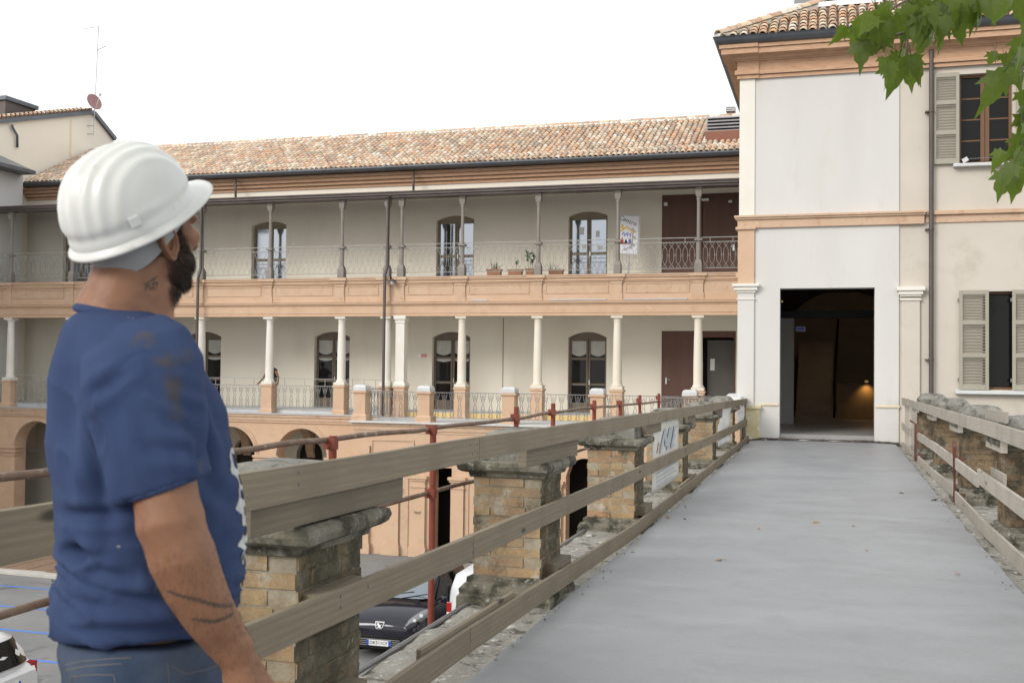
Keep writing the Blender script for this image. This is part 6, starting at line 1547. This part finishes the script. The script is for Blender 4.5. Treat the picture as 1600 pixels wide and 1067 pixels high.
t.links.new(cc, bs.inputs['Base Color']); bs.inputs['Roughness'].default_value = .52; bs.inputs['Subsurface Weight'].default_value = .18; bs.inputs['Subsurface Radius'].default_value = (.01, .004, .002); bs.inputs['Subsurface Scale'].default_value = 1.0
bs.inputs['Specular IOR Level'].default_value = .4
set_bump(t, bs, nz(t, v, 240, 4, .6), .35, .0015)
body = put('body', bme, sm_, person, basis=MF)
def strands(kind, count, L, w_):
    m = MB(); rs = random.Random(5 + kind); tris = []
    for p in bme.polygons:
        gv = sum(grow[i][kind] if i < len(grow) else 0 for i in p.vertices) / len(p.vertices)
        if gv > .05: tris.append((p, gv * p.area))
    tot = sum(q for _, q in tris)
    for p, q in tris:
        n_ = q / tot * count; n_ = int(n_) + (rs.random() < n_ - int(n_))
        vs_ = [bme.vertices[i].co for i in p.vertices]
        for _ in range(n_):
            wt = [rs.random() + .01 for _ in vs_]; sm__ = sum(wt); c = sum((x * (y / sm__) for x, y in zip(vs_, wt)), Vector())
            dn = (p.normal * .75 + Vector((rs.uniform(-.5, .5), rs.uniform(-.5, .5), -.7 + rs.uniform(-.4, .3)))).normalized(); ll_ = L * rs.uniform(.5, 1.25)
            sd_ = dn.cross(Vector((rs.uniform(-1, 1), rs.uniform(-1, 1), rs.uniform(-1, 1)))).normalized() * w_
            m.add([c - sd_, c + sd_, c + dn * ll_ + Vector((0, 0, -ll_ * .25))], [(0, 1, 2)])
    return m
M['hair'] = surf('hair_dark', (.018, .012, .009), (.035, .023, .017), 40, .5, 0)
tag(strands(2, 2600, .011, .00022).build('arm_hair', 'hair', person, basis=MF, recalc=False), kind='stuff')
tag(strands(0, 9000, .0085, .00042).build('beard', 'hair', person, basis=MF, recalc=False), kind='stuff'); tag(strands(1, 9000, .0045, .0004).build('hair', 'hair', person, basis=MF, recalc=False), kind='stuff')
bvh = BVHTree.FromPolygons([v_.co for v_ in bme.vertices], [tuple(p.vertices) for p in bme.polygons])
for s in (-1, 1):
    m = MB(); ellip(m, h2m((.072, s * .031, -.008)), (.0125, .0125, .0125)); m.build('eye', 'white_plastic', person, smooth=True, basis=MF)
def decal(pts, wd, name, mat, bv=bvh, off=.0008, smoothn=1):
    """ribbon drawn on a surface: pts are photo pixels on the near side"""
    m = MB(); hit = []
    camM = MF.inverted() @ CAM
    for px, py, w_ in pts:
        dirv = (MF.to_3x3().inverted() @ ray(px, py)).normalized(); loc, nor, _, _ = bv.ray_cast(camM, dirv)
        if loc is not None: hit.append((loc, nor, w_))
    vs_ = []
    for i, (l, n, w_) in enumerate(hit):
        d = hit[min(i + 1, len(hit) - 1)][0] - hit[max(i - 1, 0)][0]; sd_ = n.cross(d).normalized() * w_ * wd; vs_ += [l + n * off - sd_, l + n * off + sd_]
    if len(hit) < 2: return
    m.add(vs_, [(2 * i, 2 * i + 1, 2 * i + 3, 2 * i + 2) for i in range(len(hit) - 1)])
    return m
M['tattoo'] = surf('tattoo_ink', (.085, .058, .045), (.13, .08, .055), 60, .55, 0)
tt = MB()
def join(a, b_):
    if b_ and b_.v: a.add(b_.v, b_.f)
def seg(px): return [(px[i][0] + (px[i + 1][0] - px[i][0]) * k_ / 4, px[i][1] + (px[i + 1][1] - px[i][1]) * k_ / 4, 1) for i in range(len(px) - 1) for k_ in range(5)]
for q in ([(224, 445), (234, 440), (240, 436)], [(229, 442), (227, 455)], [(226, 449), (235, 446)], [(231, 441), (233, 452), (238, 453)], [(237, 437), (246, 432)], [(241, 435), (239, 452)], [(237, 444), (246, 441), (244, 449)], [(236, 449), (243, 452)]): join(tt, decal(seg(q), .0013, '', None))
tt.build('neck_tattoo', 'tattoo', person, basis=MF, recalc=False)
for q in ([(262, 922), (275, 928), (295, 933), (315, 939), (335, 944), (352, 947), (366, 944)], [(300, 966), (318, 969), (335, 970), (350, 966), (366, 957)]):
    P = []
    for (x0, y0), (x1, y1) in zip(q, q[1:]):
        for k_ in range(10): u = k_ / 10; P.append((x0 + (x1 - x0) * u, y0 + (y1 - y0) * u + 1.2 * math.sin(len(P) * 1.3), .7 + .5 * (len(P) % 4 == 0)))
    d_ = decal(P, .0030, '', None)
    if d_: d_.build('arm_tattoo', 'tattoo', person, basis=MF, recalc=False)
# ---- T-shirt
sh = MB(); rings = []
TR = [(486, 124, 246, .078), (497, 109, 262, .125), (512, 98, 272, .162), (535, 90, 290, .19), (565, 84, 312, .203), (600, 80, 334, .208), (640, 79, 350, .208), (700, 79, 361, .205), (742, 80, 371, .203), (785, 85, 380, .205), (830, 88, 383, .208), (861, 95, 382, .206), (885, 92, 380, .204), (912, 87, 375, .202), (945, 80, 368, .2), (968, 78, 364, .199), (988, 78, 360, .196), (1000, 82, 356, .192)]
for py, xl, xr, w_ in TR:
    a_, c_ = mp(xl, py), mp(xr, py); rings.append([q + Vector((0, 0, .03 * sst(930, 1000, py) * max(0, -q.y / w_))) for q in sell((a_.x + c_.x) / 2, (c_.x - a_.x) / 2, w_, a_.z, 2.35 if py > 560 else 2.1, 40)])
sh.loft(rings)
SL = [(200, 508, .055, .05, .115), (211, 535, .085, .07, .07), (222, 572, .096, .074, .035), (226, 620, .092, .076, .018), (234, 675, .082, .074, .008), (246, 725, .079, .076, 0), (257, 757, .077, .075, 0)]
def sleeve(s):
    R2 = []
    for i, (px, py, a_, b_, dn) in enumerate(SL):
        c = mp(px, py, -.235 + dn); c.y *= s; p = mp(*SL[min(i + 1, 6)][:2]) - mp(*SL[max(i - 1, 0)][:2]); ax = Vector((p.x, 0, p.z)).normalized(); u1 = Vector((-ax.z, 0, ax.x)); u1 = u1 if u1.x > 0 else -u1
        R2.append([c + u1 * math.cos(t_) * a_ + Vector((0, 1, 0)) * math.sin(t_) * b_ for t_ in [2 * math.pi * k_ / 28 for k_ in range(28)]])
    sh.loft(R2)
sleeve(1); sleeve(-1)
sme_ = remesh(sh, .0055, 12, .5)
CH = -.2
folds = [((92, 812), (205, 803), .010, .0055), ((97, 862), (150, 884), .012, .009), ((100, 892), (205, 905), .010, .005), ((92, 915), (235, 938), .010, .0055), ((86, 952), (300, 944), .011, .0045), ((120, 845), (108, 902), .011, .006), ((80, 985), (330, 990), .012, .003),
         ((146, 640), (168, 790), .012, .007), ((137, 625), (205, 572), .009, .004), ((158, 655), (196, 762), .011, .006), ((120, 560), (104, 760), .016, .0035), ((100, 540), (92, 720), .014, .003), ((132, 690), (176, 850), .013, .004),
         ((232, 598), (312, 648), .009, .003), ((240, 632), (318, 690), .009, .003), ((222, 690), (322, 705), .010, .003), ((262, 590), (316, 622), .008, .0025), ((175, 640), (215, 745), .010, .003),
         ((326, 600), (352, 690), .011, .004), ((300, 640), (330, 770), .011, .005), ((330, 760), (372, 800), .012, .003), ((150, 520), (240, 540), .012, .002), ((105, 880), (140, 866), .009, .006), ((230, 880), (262, 905), .012, .004), ((240, 930), (330, 915), .012, .003)]
FS = [(mp(*p, CH), mp(*q, CH), w_, a_ * 1.8) for p, q, w_, a_ in folds]
seam = [mp(x, y, -.29) for x, y in ((140, 640), (146, 612), (172, 584), (206, 558), (232, 549), (262, 552), (288, 572), (304, 600))]
hem_z = mp(257, 757, -.235)
def segd(p, a_, b_):
    ax, az, bx, bz = a_.x, a_.z, b_.x, b_.z; dx, dz = bx - ax, bz - az; L2 = dx * dx + dz * dz
    u = max(0, min(1, ((p.x - ax) * dx + (p.z - az) * dz) / L2)); return math.hypot(p.x - ax - u * dx, p.z - az - u * dz), u
bmx = bmesh.new(); bmx.from_mesh(sme_); bmx.normal_update(); disp = []
for v_ in bmx.verts:
    p = v_.co; o_ = 0.0
    wz = 1.0
    for a_, b_, w_, am in FS:
        d_, u = segd(p, a_, b_)
        if d_ < w_ * 4:
            e_ = math.exp(-(d_ / w_) ** 2) * am * math.sin(math.pi * min(1, max(.02, u * .96 + .02))) ** .6; o_ -= e_; 
            d2 = abs(d_ - 2.0 * w_); o_ += .6 * am * math.exp(-(d2 / w_) ** 2) * math.sin(math.pi * (u * .96 + .02)) ** .6
    if p.y < -.1:
        for a_, b_ in zip(seam, seam[1:]):
            d_, u = segd(p, a_, b_)
            if d_ < .012: o_ -= .0016 * math.exp(-(d_ / .0032) ** 2)
    wst = sst(1.22, 1.08, p.z); rg_ = 1 - abs(noise.noise((p.x * 7 + p.y * 3, p.y * 6, p.z * 26 + p.x * 6))); o_ += .010 * wst * (rg_ ** 5 - .35) * (.4 + .6 * (noise.noise((p.x * 5, p.y * 5, p.z * 7)) > -.1))
    ar_ = sst(.14, .05, math.hypot(p.x + .09, p.z - 1.33)); rg_ = 1 - abs(noise.noise((p.x * 22 + p.z * 8, p.y * 6, p.z * 7))); o_ += .008 * ar_ * (rg_ ** 5 - .35)
    o_ += .0022 * noise.noise((p.x * 11, p.y * 11, p.z * 9)) + .0012 * noise.noise((p.x * 30, p.y * 30, p.z * 18))
    disp.append(o_)
for v_, o_ in zip(bmx.verts, disp): v_.co += v_.normal * o_
bmx.to_mesh(sme_); bmx.free(); sme_.polygons.foreach_set('use_smooth', [True] * len(sme_.polygons))
ms_, t, bs = new_mat('tshirt_blue')
v = coords(t)
cc = mixc(t, ramp(t, nz(t, v, 7, 5), .3, .75), (.034, .053, .125), (.046, .07, .152))
def stain(cx, cy, r, cutlo, cuthi, colr, sc, off=CH):
    global cc
    c = mp(cx, cy, off); s_ = nd(t, 'ShaderNodeVectorMath', _operation='SUBTRACT'); t.links.new(v, s_.inputs[0]); s_.inputs[1].default_value = c
    sv = nd(t, 'ShaderNodeVectorMath', _operation='MULTIPLY'); t.links.new(s_.outputs[0], sv.inputs[0]); sv.inputs[1].default_value = (1 / r[0], .5, 1 / r[1])
    ln = nd(t, 'ShaderNodeVectorMath', _operation='LENGTH'); t.links.new(sv.outputs[0], ln.inputs[0])
    a_ = nd(t, 'ShaderNodeMath', _operation='MULTIPLY_ADD'); t.links.new(nz(t, v, sc, 6, .7), a_.inputs[0]); a_.inputs[1].default_value = 2.4; 
    sb = nd(t, 'ShaderNodeMath', _operation='SUBTRACT'); sb.inputs[0].default_value = -.2; t.links.new(ln.outputs['Value'], sb.inputs[1]); t.links.new(sb.outputs[0], a_.inputs[2])
    cc = mixc(t, mul_(t, ramp(t, a_.outputs[0], cutlo, cuthi), .62), cc, colr)
stain(258, 562, (.05, .02), .15, .7, (.088, .07, .038), 14); stain(272, 612, (.024, .06), .3, 1.0, (.082, .068, .04), 22); stain(222, 530, (.05, .03), .5, 1.1, (.085, .07, .042), 30); stain(310, 720, (.02, .05), .8, 1.4, (.13, .11, .06), 25)
stain(205, 492, (.02, .012), .7, 1.0, (.35, .37, .42), 50); stain(235, 935, (.05, .02), .9, 1.4, (.12, .10, .07), 25); stain(160, 1018, (.12, .02), .85, 1.4, (.10, .095, .09), 30); stain(185, 853, (.004, .0022), .3, .5, (.4, .37, .32), 60)
t.links.new(cc, bs.inputs['Base Color']); bs.inputs['Roughness'].default_value = .9; bs.inputs['Specular IOR Level'].default_value = .15; bs.inputs['Sheen Weight'].default_value = 0
set_bump(t, bs, nz(t, v, 520, 4, .7), .5, .0016)
shirt = put('tshirt', sme_, ms_, person, basis=MF)
sbv = BVHTree.FromPolygons([q.co for q in sme_.vertices], [tuple(p.vertices) for p in sme_.polygons])
# collar, sleeve hem
m = MB(); P = []
for k_ in range(41):
    t_ = 2 * math.pi * k_ / 40; a_, c_ = mp(121, 481), mp(256, 505); cx = (a_.x + c_.x) / 2; P.append((cx + (c_.x - a_.x) / 2 * math.cos(t_), .083 * math.sin(t_), (a_.z + c_.z) / 2 + (c_.z - a_.z) / 2 * math.cos(t_) - .004 * abs(math.sin(t_))))
m.tube(P, .0085, 8, False); m.build('collar', ms_, shirt, smooth=True, basis=MF)
for s in (1, -1):
    m = MB(); R2 = []; 
    for (px, py, a_, b_, dn), gg in zip((SL[5], SL[6], SL[6], SL[6]), (0, 1, 2, 3)):
        pass
    c = mp(257.5, 755, -.235); c.y *= s; p = mp(*SL[6][:2]) - mp(*SL[5][:2]); ax = Vector((p.x, 0, p.z)).normalized(); u1 = Vector((-ax.z, 0, ax.x)); u1 = u1 if u1.x > 0 else -u1
    for off, gr_ in ((-.024, -.002), (-.018, .0012), (.0, .002), (.005, .0008), (.005, -.004), (-.01, -.006)):
        R2.append([c + ax * off + u1 * math.cos(t_) * (.0705 + gr_) + Vector((0, 1, 0)) * math.sin(t_) * (.0715 + gr_) for t_ in [2 * math.pi * k_ / 36 for k_ in range(36)]])
    m.loft(R2, False); m.build('sleeve_hem', ms_, shirt, smooth=True, basis=MF, recalc=False)
# chest print: pale block letters wrapping the belly front
M['print_white'] = surf('print_white', (.55, .56, .55), (.42, .43, .43), 60, .8, .1, c3=(.30, .27, .15), s3=14, lo3=.55, hi3=.62); M['print_dark'] = surf('print_dark', (.02, .025, .05), (.03, .035, .06), 30, .8, .1)
def chest(name, mat, test, off):
    m = MB(); idx = {}; N1, N2 = 60, 90; zt_, zb_ = mp(360, 690, -.1).z, mp(370, 895, -.1).z
    for j in range(N2 + 1):
        for i in range(N1 + 1):
            y = -.135 + .27 * i / N1; z = zb_ + (zt_ - zb_) * j / N2
            loc, nor, _, _ = sbv.ray_cast(Vector((.6, y, z)), Vector((-1, 0, 0)))
            if loc is not None and test(y, (zt_ - z) / (zt_ - zb_)): idx[(i, j)] = loc + nor * off
    keys = {}
    for k_, p in idx.items(): keys[k_] = len(m.v); m.v.append(p)
    for (i, j) in idx:
        if all(q in keys for q in ((i + 1, j), (i, j + 1), (i + 1, j + 1))): m.f.append((keys[(i, j)], keys[(i + 1, j)], keys[(i + 1, j + 1)], keys[(i, j + 1)]))
    m.build(name, mat, shirt, smooth=True, basis=MF, recalc=False)
def letters(y, v):
    edge = -.104 + .014 * math.sin(v * 21 + .6) + .007 * math.sin(v * 47)
    if y < edge or y > .112 or v < .05 or v > .96: return False
    for vc, hh, y0 in ((.16, .05, -.085), (.30, .035, -.07), (.42, .03, -.085), (.545, .028, -.075), (.70, .032, -.088), (.83, .028, -.08), (.905, .018, -.092)):
        if abs(v - vc - .012 * math.sin(y * 90)) < hh and (y - y0) > 0 and ((y - y0) * 14) % 1 < .62: return False
    return True
chest('chest_print', 'print_white', letters, .0012)
chest('print_shadow', 'print_dark', lambda y, v: -.06 < y < .118 + .006 * math.sin(v * 31), .0006)
# ---- jeans and shoes
j = MB(); rings = []
for py, xl, xr, w_ in ((985, 90, 350, .182), (1010, 86, 350, .186), (1040, 91, 350, .188), (1067, 95, 351, .19)):
    a_, c_ = mp(xl, py), mp(xr, py); rings.append(sell((a_.x + c_.x) / 2, (c_.x - a_.x) / 2 - .004, w_, a_.z, 2.3, 36))
for z_, x0, x1, w_ in ((.83, -.165, .135, .19), (.76, -.155, .115, .18)): rings.append(sell((x0 + x1) / 2, (x1 - x0) / 2, w_, z_, 2.3, 36))
j.loft(rings)
for s in (-1, 1): j.loft([sell(cx, a_, b_, z_, 2.2, 24, s * .095) for cx, a_, b_, z_ in ((-.02, .125, .095, .84), (-.015, .105, .09, .68), (-.005, .08, .078, .48), (-.01, .075, .075, .3), (-.02, .072, .072, .12), (-.02, .075, .075, .03))])
jme = remesh(j, .008, 8, .5)
bmx = bmesh.new(); bmx.from_mesh(jme); bmx.normal_update()
for v_ in bmx.verts:
    p = v_.co; v_.co += v_.normal * (.004 * noise.noise((p.x * 14, p.y * 14, p.z * 16)) + .003 * math.sin(p.z * 90 + p.x * 30) * (1 if p.z < .9 else .4))
bmx.to_mesh(jme); bmx.free(); jme.polygons.foreach_set('use_smooth', [True] * len(jme.polygons))
M['denim'] = surf('denim', (.030, .048, .092), (.055, .08, .135), 9, .9, .5, 500, .001, c3=(.085, .105, .145), s3=5, lo3=.5, hi3=.75, c4=(.20, .19, .15), s4=20, lo4=.68, hi4=.74)
jeans = put('jeans', jme, 'denim', person, basis=MF)
jbv = BVHTree.FromPolygons([q.co for q in jme.vertices], [tuple(p.vertices) for p in jme.polygons])
M['stitch'] = surf('stitching', (.17, .14, .10), (.12, .13, .16), 60, .8, 0)
for q in ([(92, 1040), (130, 1032), (180, 1028), (205, 1027)], [(94, 1048), (135, 1040), (190, 1036)], [(112, 1056), (150, 1053), (178, 1054), (180, 1066)], [(112, 1056), (110, 1066)], [(262, 1036), (264, 1066)], [(268, 1040), (290, 1052), (320, 1046), (345, 1036)]):
    d_ = decal(seg(q), .0008, '', None, jbv, .001)
    if d_: d_.build('stitching', 'stitch', jeans, basis=MF, recalc=False)
for s in (-1, 1):
    m = MB(); m.loft([[Vector((x, s * .095 + y * wq, z)) for y, z in ((-1, 0), (1, 0), (.95, h * .55), (.5, h), (-.5, h), (-.95, h * .55))] for x, wq, h in ((-.10, .03, .06), (-.085, .042, .09), (0, .045, .11), (.08, .05, .085), (.16, .045, .065), (.2, .02, .04))])
    m.build('shoe', surf('boot_leather', (.10, .065, .04), (.14, .09, .055), 8, .7, .3), person, smooth=True, basis=MF @ Matrix.Translation((0, 0, -.035)))
# ------------------------------------------------------------------ hard hat
HB = mp(210, 344, .0)
HT = Matrix.Rotation(R(40), 3, 'Z') @ Matrix.Rotation(R(-35), 3, 'Y') @ Matrix.Rotation(R(2), 3, 'X')
hat = thing('hard_hat', 'white ribbed hard hat worn by the man', 'hard hat', tuple(MF @ HB))
HM = MF @ Matrix.Translation(HB) @ HT.to_4x4()
m = MB(); NU, NV = 128, 44; rx, ry, hz = .121, .103, .130; vs = []
def bump(x, c, w_): return math.exp(-((x - c) / w_) ** 2)
for jv in range(NV + 1):
    v_ = (math.pi / 2) * jv / NV
    for iu in range(NU):
        u = 2 * math.pi * iu / NU; cr_ = math.cos(v_) ** .78
        x, y, z = rx * math.cos(u) * cr_, ry * math.sin(u) * cr_, hz * math.sin(v_) ** .95
        n = Vector((x / rx ** 2, y / ry ** 2, z / hz ** 2 + 1e-6)).normalized()
        up_ = sst(.012, .045, z) * sst(.118, .085, x)
        rid = .0042 * bump(abs(y), .0, .010) + .0036 * bump(abs(y), .027, .0065) + .0036 * bump(abs(y), .050, .0065) + .003 * bump(abs(y), .071, .006) - .0022 * sst(.08, .10, abs(y)) * sst(.03, .05, z)
        lowlip = -.003 * bump(z, .022, .008)
        p = Vector((x, y, z)) + n * (rid * up_ + lowlip); vs.append(p)
m.add(vs, [(jv * NU + iu, jv * NU + (iu + 1) % NU, (jv + 1) * NU + (iu + 1) % NU, (jv + 1) * NU + iu) for jv in range(NV) for iu in range(NU)])
M['helmet'] = surf('helmet_white', (.71, .715, .70), (.66, .66, .64), 6, .30, .06, 90, .002, c3=(.50, .48, .42), s3=30, lo3=.62, hi3=.76, c4=(.42, .40, .35), s4=70, lo4=.70, hi4=.76, spec=.5)
m.build('shell', 'helmet', hat, smooth=True, basis=HM)
m = MB(); rg = []
def vis(u): return max(0, math.cos(u)) ** 3
for out_, dz in ((-.004, .006), (.001, .001), (.004, -.003), (.0075, -.006), (.009, -.009), (.008, -.012), (.005, -.010), (0, -.003), (-.006, .0)):
    q = []
    for iu in range(96):
        u = 2 * math.pi * iu / 96; f_ = max(0, out_ + .0) / .009; vv = vis(u)
        o2 = out_ + vv * .038 * f_; q.append((math.cos(u) * (rx + o2), math.sin(u) * (ry + o2 - .3 * vv * .01), dz - vv * .006 * f_ + .010 * vv * f_ * (1 - abs(math.sin(u)))))
    rg.append(q)
m.loft(rg, False); m.build('brim', 'helmet', hat, smooth=True, basis=HM)
def onhat(u, v_, o=0):
    cr_ = math.cos(v_) ** .78; return Vector(((rx + o) * math.cos(u) * cr_, (ry + o) * math.sin(u) * cr_, (hz + o) * math.sin(v_) ** .95))
for u0, u1, v0, v1, o in ((R(-128), R(-119), .14, .27, .005),):
    m = MB(); A = [onhat(a_, b_) for a_, b_ in ((u0, v0), (u1, v0), (u1, v1), (u0, v1))]; B = [onhat(a_, b_, o) for a_, b_ in ((u0, v0), (u1, v0), (u1, v1), (u0, v1))]; m.loft([A, B]); m.build('accessory_slot', 'helmet', hat, basis=HM, bevel=.0015)
m = MB(); rg = []
M['strap'] = surf('grey_strap', (.36, .36, .365), (.31, .31, .315), 5, .55, .1)
for k_ in range(33):
    u = R(-62) - R(236) * k_ / 32; dp = sst(0, .35, k_ / 32) * sst(1, .65, k_ / 32); wv_ = .010 + .013 * dp; z0 = -.003 - .030 * dp; rr_ = 1 - .10 * dp
    q = [(math.cos(u) * (.110 * rr_ + o), math.sin(u) * (.091 * rr_ + o), z0 + dz) for o, dz in ((0, wv_), (.003, wv_), (.003, -wv_), (0, -wv_))]; rg.append(q)
m.loft(rg); m.build('nape_strap', 'strap', hat, smooth=True, auto=40, basis=HM)
m = MB(); rg = []
for k_ in range(48): u = 2 * math.pi * k_ / 48; rg.append([(math.cos(u) * (.100 + o), math.sin(u) * (.083 + o), dz) for o, dz in ((0, -.008), (.003, -.008), (.003, .022), (0, .022))])
rg.append(rg[0]); m.loft(rg, False); m.build('sweatband', 'black_plastic', hat, smooth=True, basis=HM)
m = MB(); ellip(m, (.118, -.045, -.012), (.006, .006, .008)); m.build('band_button', 'white_plastic', hat, smooth=True, basis=HM)

# ------------------------------------------------------------------ figure at the gallery railing, mostly hidden by a column
q0 = atY(420, 600, 35.25); pz = -.03
p2 = thing('person', 'dark haired person in dark top leaning on the lower gallery railing behind a column', 'person', (q0.x, 35.45, pz))
b = MB(); X_ = q0.x - .03; Y_ = 35.5
ellip(b, (X_ - .10, Y_ - .05, 1.555), (.072, .09, .105)); b.tube([(X_ - .08, Y_ - .03, 1.5), (X_ - .03, Y_ + .02, 1.34)], [.05, .06], 10)
b.loft([[Vector((X_ + x, Y_ + y + .03, z)) for x, y in [(a_ * math.cos(k_ * math.pi / 8), .11 * math.sin(k_ * math.pi / 8)) for k_ in range(16)]] for a_, z in ((.08, 1.42), (.18, 1.36), (.19, 1.15), (.15, .95), (.17, .8), (.16, .7))])
for s, hx in ((-1, atY(404.5, 599, 34.95).x), (1, atY(435, 600, 34.95).x)):
    hz_ = .83; sh_ = Vector((X_ + s * .17, Y_, 1.30)); el = Vector(((X_ + s * .17) * .4 + hx * .6, 35.25, 1.07)); hn = Vector((hx, 34.88, hz_ + .03)); b.tube([sh_, el, hn + Vector((-s * .01, .05, .02))], [.048, .038, .028], 10); b.tube([hn + Vector((0, .06, .02)), hn, hn + Vector((0, -.05, -.04))], [.03, .034, .02], 8)
for s in (-1, 1): b.tube([(X_ + s * .08, Y_ + .03, .85), (X_ + s * .09, Y_ + .05, .45), (X_ + s * .09, Y_ + .03, pz + .03)], [.085, .06, .04], 10); b.tube([(X_ + s * .09, Y_ + .08, pz + .035), (X_ + s * .09, Y_ - .12, pz + .03)], [.04, .03], 8)
me = remesh(b, .016, 5); put('body', me, sm_, p2)
m = MB(); m.loft([[Vector((X_ + x, Y_ + y + .03, z)) for x, y in [(a_ * math.cos(k_ * math.pi / 8), .135 * math.sin(k_ * math.pi / 8)) for k_ in range(16)]] for a_, z in ((.09, 1.43), (.20, 1.37), (.21, 1.15), (.18, .95), (.19, .8))]); m.build('top', surf('dark_top', (.03, .03, .035), None, 1, .9, 0), p2, smooth=True)
m = MB(); m.loft([[Vector((X_ + x, Y_ + y + .04, z)) for x, y in [(a_ * math.cos(k_ * math.pi / 8), .13 * math.sin(k_ * math.pi / 8)) for k_ in range(16)]] for a_, z in ((.185, .82), (.19, .6), (.17, .1))]); m.build('trousers', 'denim', p2, smooth=True)
m = MB(); ellip(m, (X_ - .095, Y_ - .02, 1.59), (.082, .098, .10)); m.build('hair', 'hair', p2, smooth=True)
# ------------------------------------------------------------------ maple branch reaching in from the right
tree = thing('maple_tree', 'maple branch with drooping green leaves hanging in from the upper right', 'tree', (4.3, 6.2, GZ))
m = MB(); m.tube([(4.3, 6.2, GZ), (4.35, 6.15, -1), (4.2, 6.0, 2.0), (4.0, 5.7, 4.2), (3.9, 5.6, 6.0)], [.24, .2, .17, .13, .08], 12); m.build('trunk', 'bark', tree, smooth=True)
BRP = {}
def branch(pts, r0, r1):
    P = [atD(*p) for p in pts]; n = len(P)
    m = MB(); m.tube(P, [r0 + (r1 - r0) * i / (n - 1) for i in range(n)], 7); m.build('branch', 'bark', tree, smooth=True); return P
top = Vector((4.0, 5.7, 4.2))
B1 = branch([(1700, -160, 5.0), (1600, -70, 4.6), (1530, -25, 4.4), (1470, 20, 4.3), (1420, 50, 4.25), (1370, 62, 4.2)], .022, .004)
B2 = branch([(1700, -160, 5.0), (1680, -20, 4.7), (1640, 60, 4.5), (1600, 105, 4.4), (1575, 130, 4.35)], .02, .004)
B3 = branch([(1680, -20, 4.7), (1650, 120, 4.6), (1620, 190, 4.5), (1595, 240, 4.45)], .012, .003)
B4 = branch([(1530, -25, 4.4), (1460, -20, 4.3), (1400, 10, 4.2), (1365, 40, 4.15)], .008, .003)
B5 = branch([(1420, 50, 4.25), (1415, 90, 4.2), (1400, 105, 4.2)], .005, .002)
m = MB(); m.tube([top, (top + B1[0]) / 2 + Vector((0, 0, .15)), B1[0]], [.07, .045, .022], 8); m.build('limb', 'bark', tree, smooth=True)
LMs = [leaf_mesh(10 + i, c) for i, c in enumerate((.5, .9, 1.3, .2))]
for me in LMs: me.materials.append(M['leaf'])
rs = random.Random(21)
spots = []
def blob(cx, cy, rx, ry, n, s0=.09, s1=.125, d=4.25):
    for k_ in range(n):
        a = rs.uniform(0, 6.283); q = rs.random() ** .5; spots.append((cx + rx * q * math.cos(a), cy + ry * q * math.sin(a), d + rs.uniform(-.3, .25), rs.uniform(s0, s1), rs.gauss(0, .5)))
blob(1418, 28, 62, 34, 30); blob(1345, 45, 28, 18, 8, .07, .10); blob(1460, 10, 50, 20, 18); blob(1505, 2, 36, 12, 8); blob(1388, 98, 16, 12, 5, .065, .09); blob(1412, 86, 16, 12, 5, .085, .12)
blob(1565, -8, 35, 10, 5); blob(1605, 60, 10, 38, 6); blob(1562, 84, 10, 6, 3, .05, .07); blob(1588, 104, 12, 12, 4, .09, .12); blob(1600, 215, 9, 30, 6); blob(1592, 250, 10, 18, 4, .075, .11); blob(1607, 160, 8, 30, 4)
spots += [(1405, 90, 4.1, .16, .1), (1424, 85, 4.15, .12, -.3), (1380, 50, 4.1, .13, .8), (1350, 62, 4.1, .11, .3), (1570, 112, 4.1, .16, .9), (1322, 42, 4.15, .09, 1.2), (1497, 28, 4.1, .11, -.2), (1575, 268, 4.2, .12, .7), (1568, 235, 4.2, .09, 1.1), (1590, 262, 4.2, .13, .1)]
for k_, (px, py, d_, s_, tlt) in enumerate(spots):
    p = atD(px, py, d_)
    # local +Y is the tip: hang it downwards, tilted to the left like the photo
    tip = (-_u * 1.0 - _r * math.sin(tlt) * .8 - _f * rs.uniform(-.5, .5)).normalized()
    nrm = (-_f * rs.uniform(.4, 1) + _u * rs.uniform(-.2, .8) + _r * rs.uniform(-.9, .9)).normalized()
    xa = tip.cross(nrm).normalized(); nrm = xa.cross(tip)
    mt = Matrix((xa, tip, nrm)).transposed().to_4x4()
    o = bpy.data.objects.new('leaf', LMs[k_ % 4]); link(o, tree, Matrix.Translation(p) @ mt @ Matrix.Diagonal((s_ * rs.uniform(.8, 1.05), s_ * rs.uniform(.95, 1.2), s_, 1)))

# unseen maple foliage, added above and behind the camera to shade the foreground
cr_ = MB(); rs = random.Random(4); n_ = 0
cl = [Vector((rs.uniform(-3.2, 6), rs.uniform(-6, 3.2), rs.uniform(4.3, 7.6))) for _ in range(100)]
for c in cl:
    for _ in range(70):
        p = c + Vector((rs.gauss(0, .42), rs.gauss(0, .42), rs.gauss(0, .28))); d = p - CAM; zf = d.dot(_f)
        if zf > .2 and abs(d.dot(_r) / zf) < .62 and abs(d.dot(_u) / zf) < .48: continue
        a = Vector((rs.uniform(-1, 1), rs.uniform(-1, 1), rs.uniform(-.6, .6))).normalized(); b = a.cross(Vector((rs.uniform(-.4, .4), rs.uniform(-.4, .4), 1))).normalized(); s_ = rs.uniform(.05, .085)
        cr_.add([p - a * s_ * 1.4, p - b * s_, p + a * s_ * 1.4, p + b * s_], [(0, 1, 2, 3)])
tag(cr_.build('shade_crown', 'leaf', tree, recalc=False), kind='stuff')
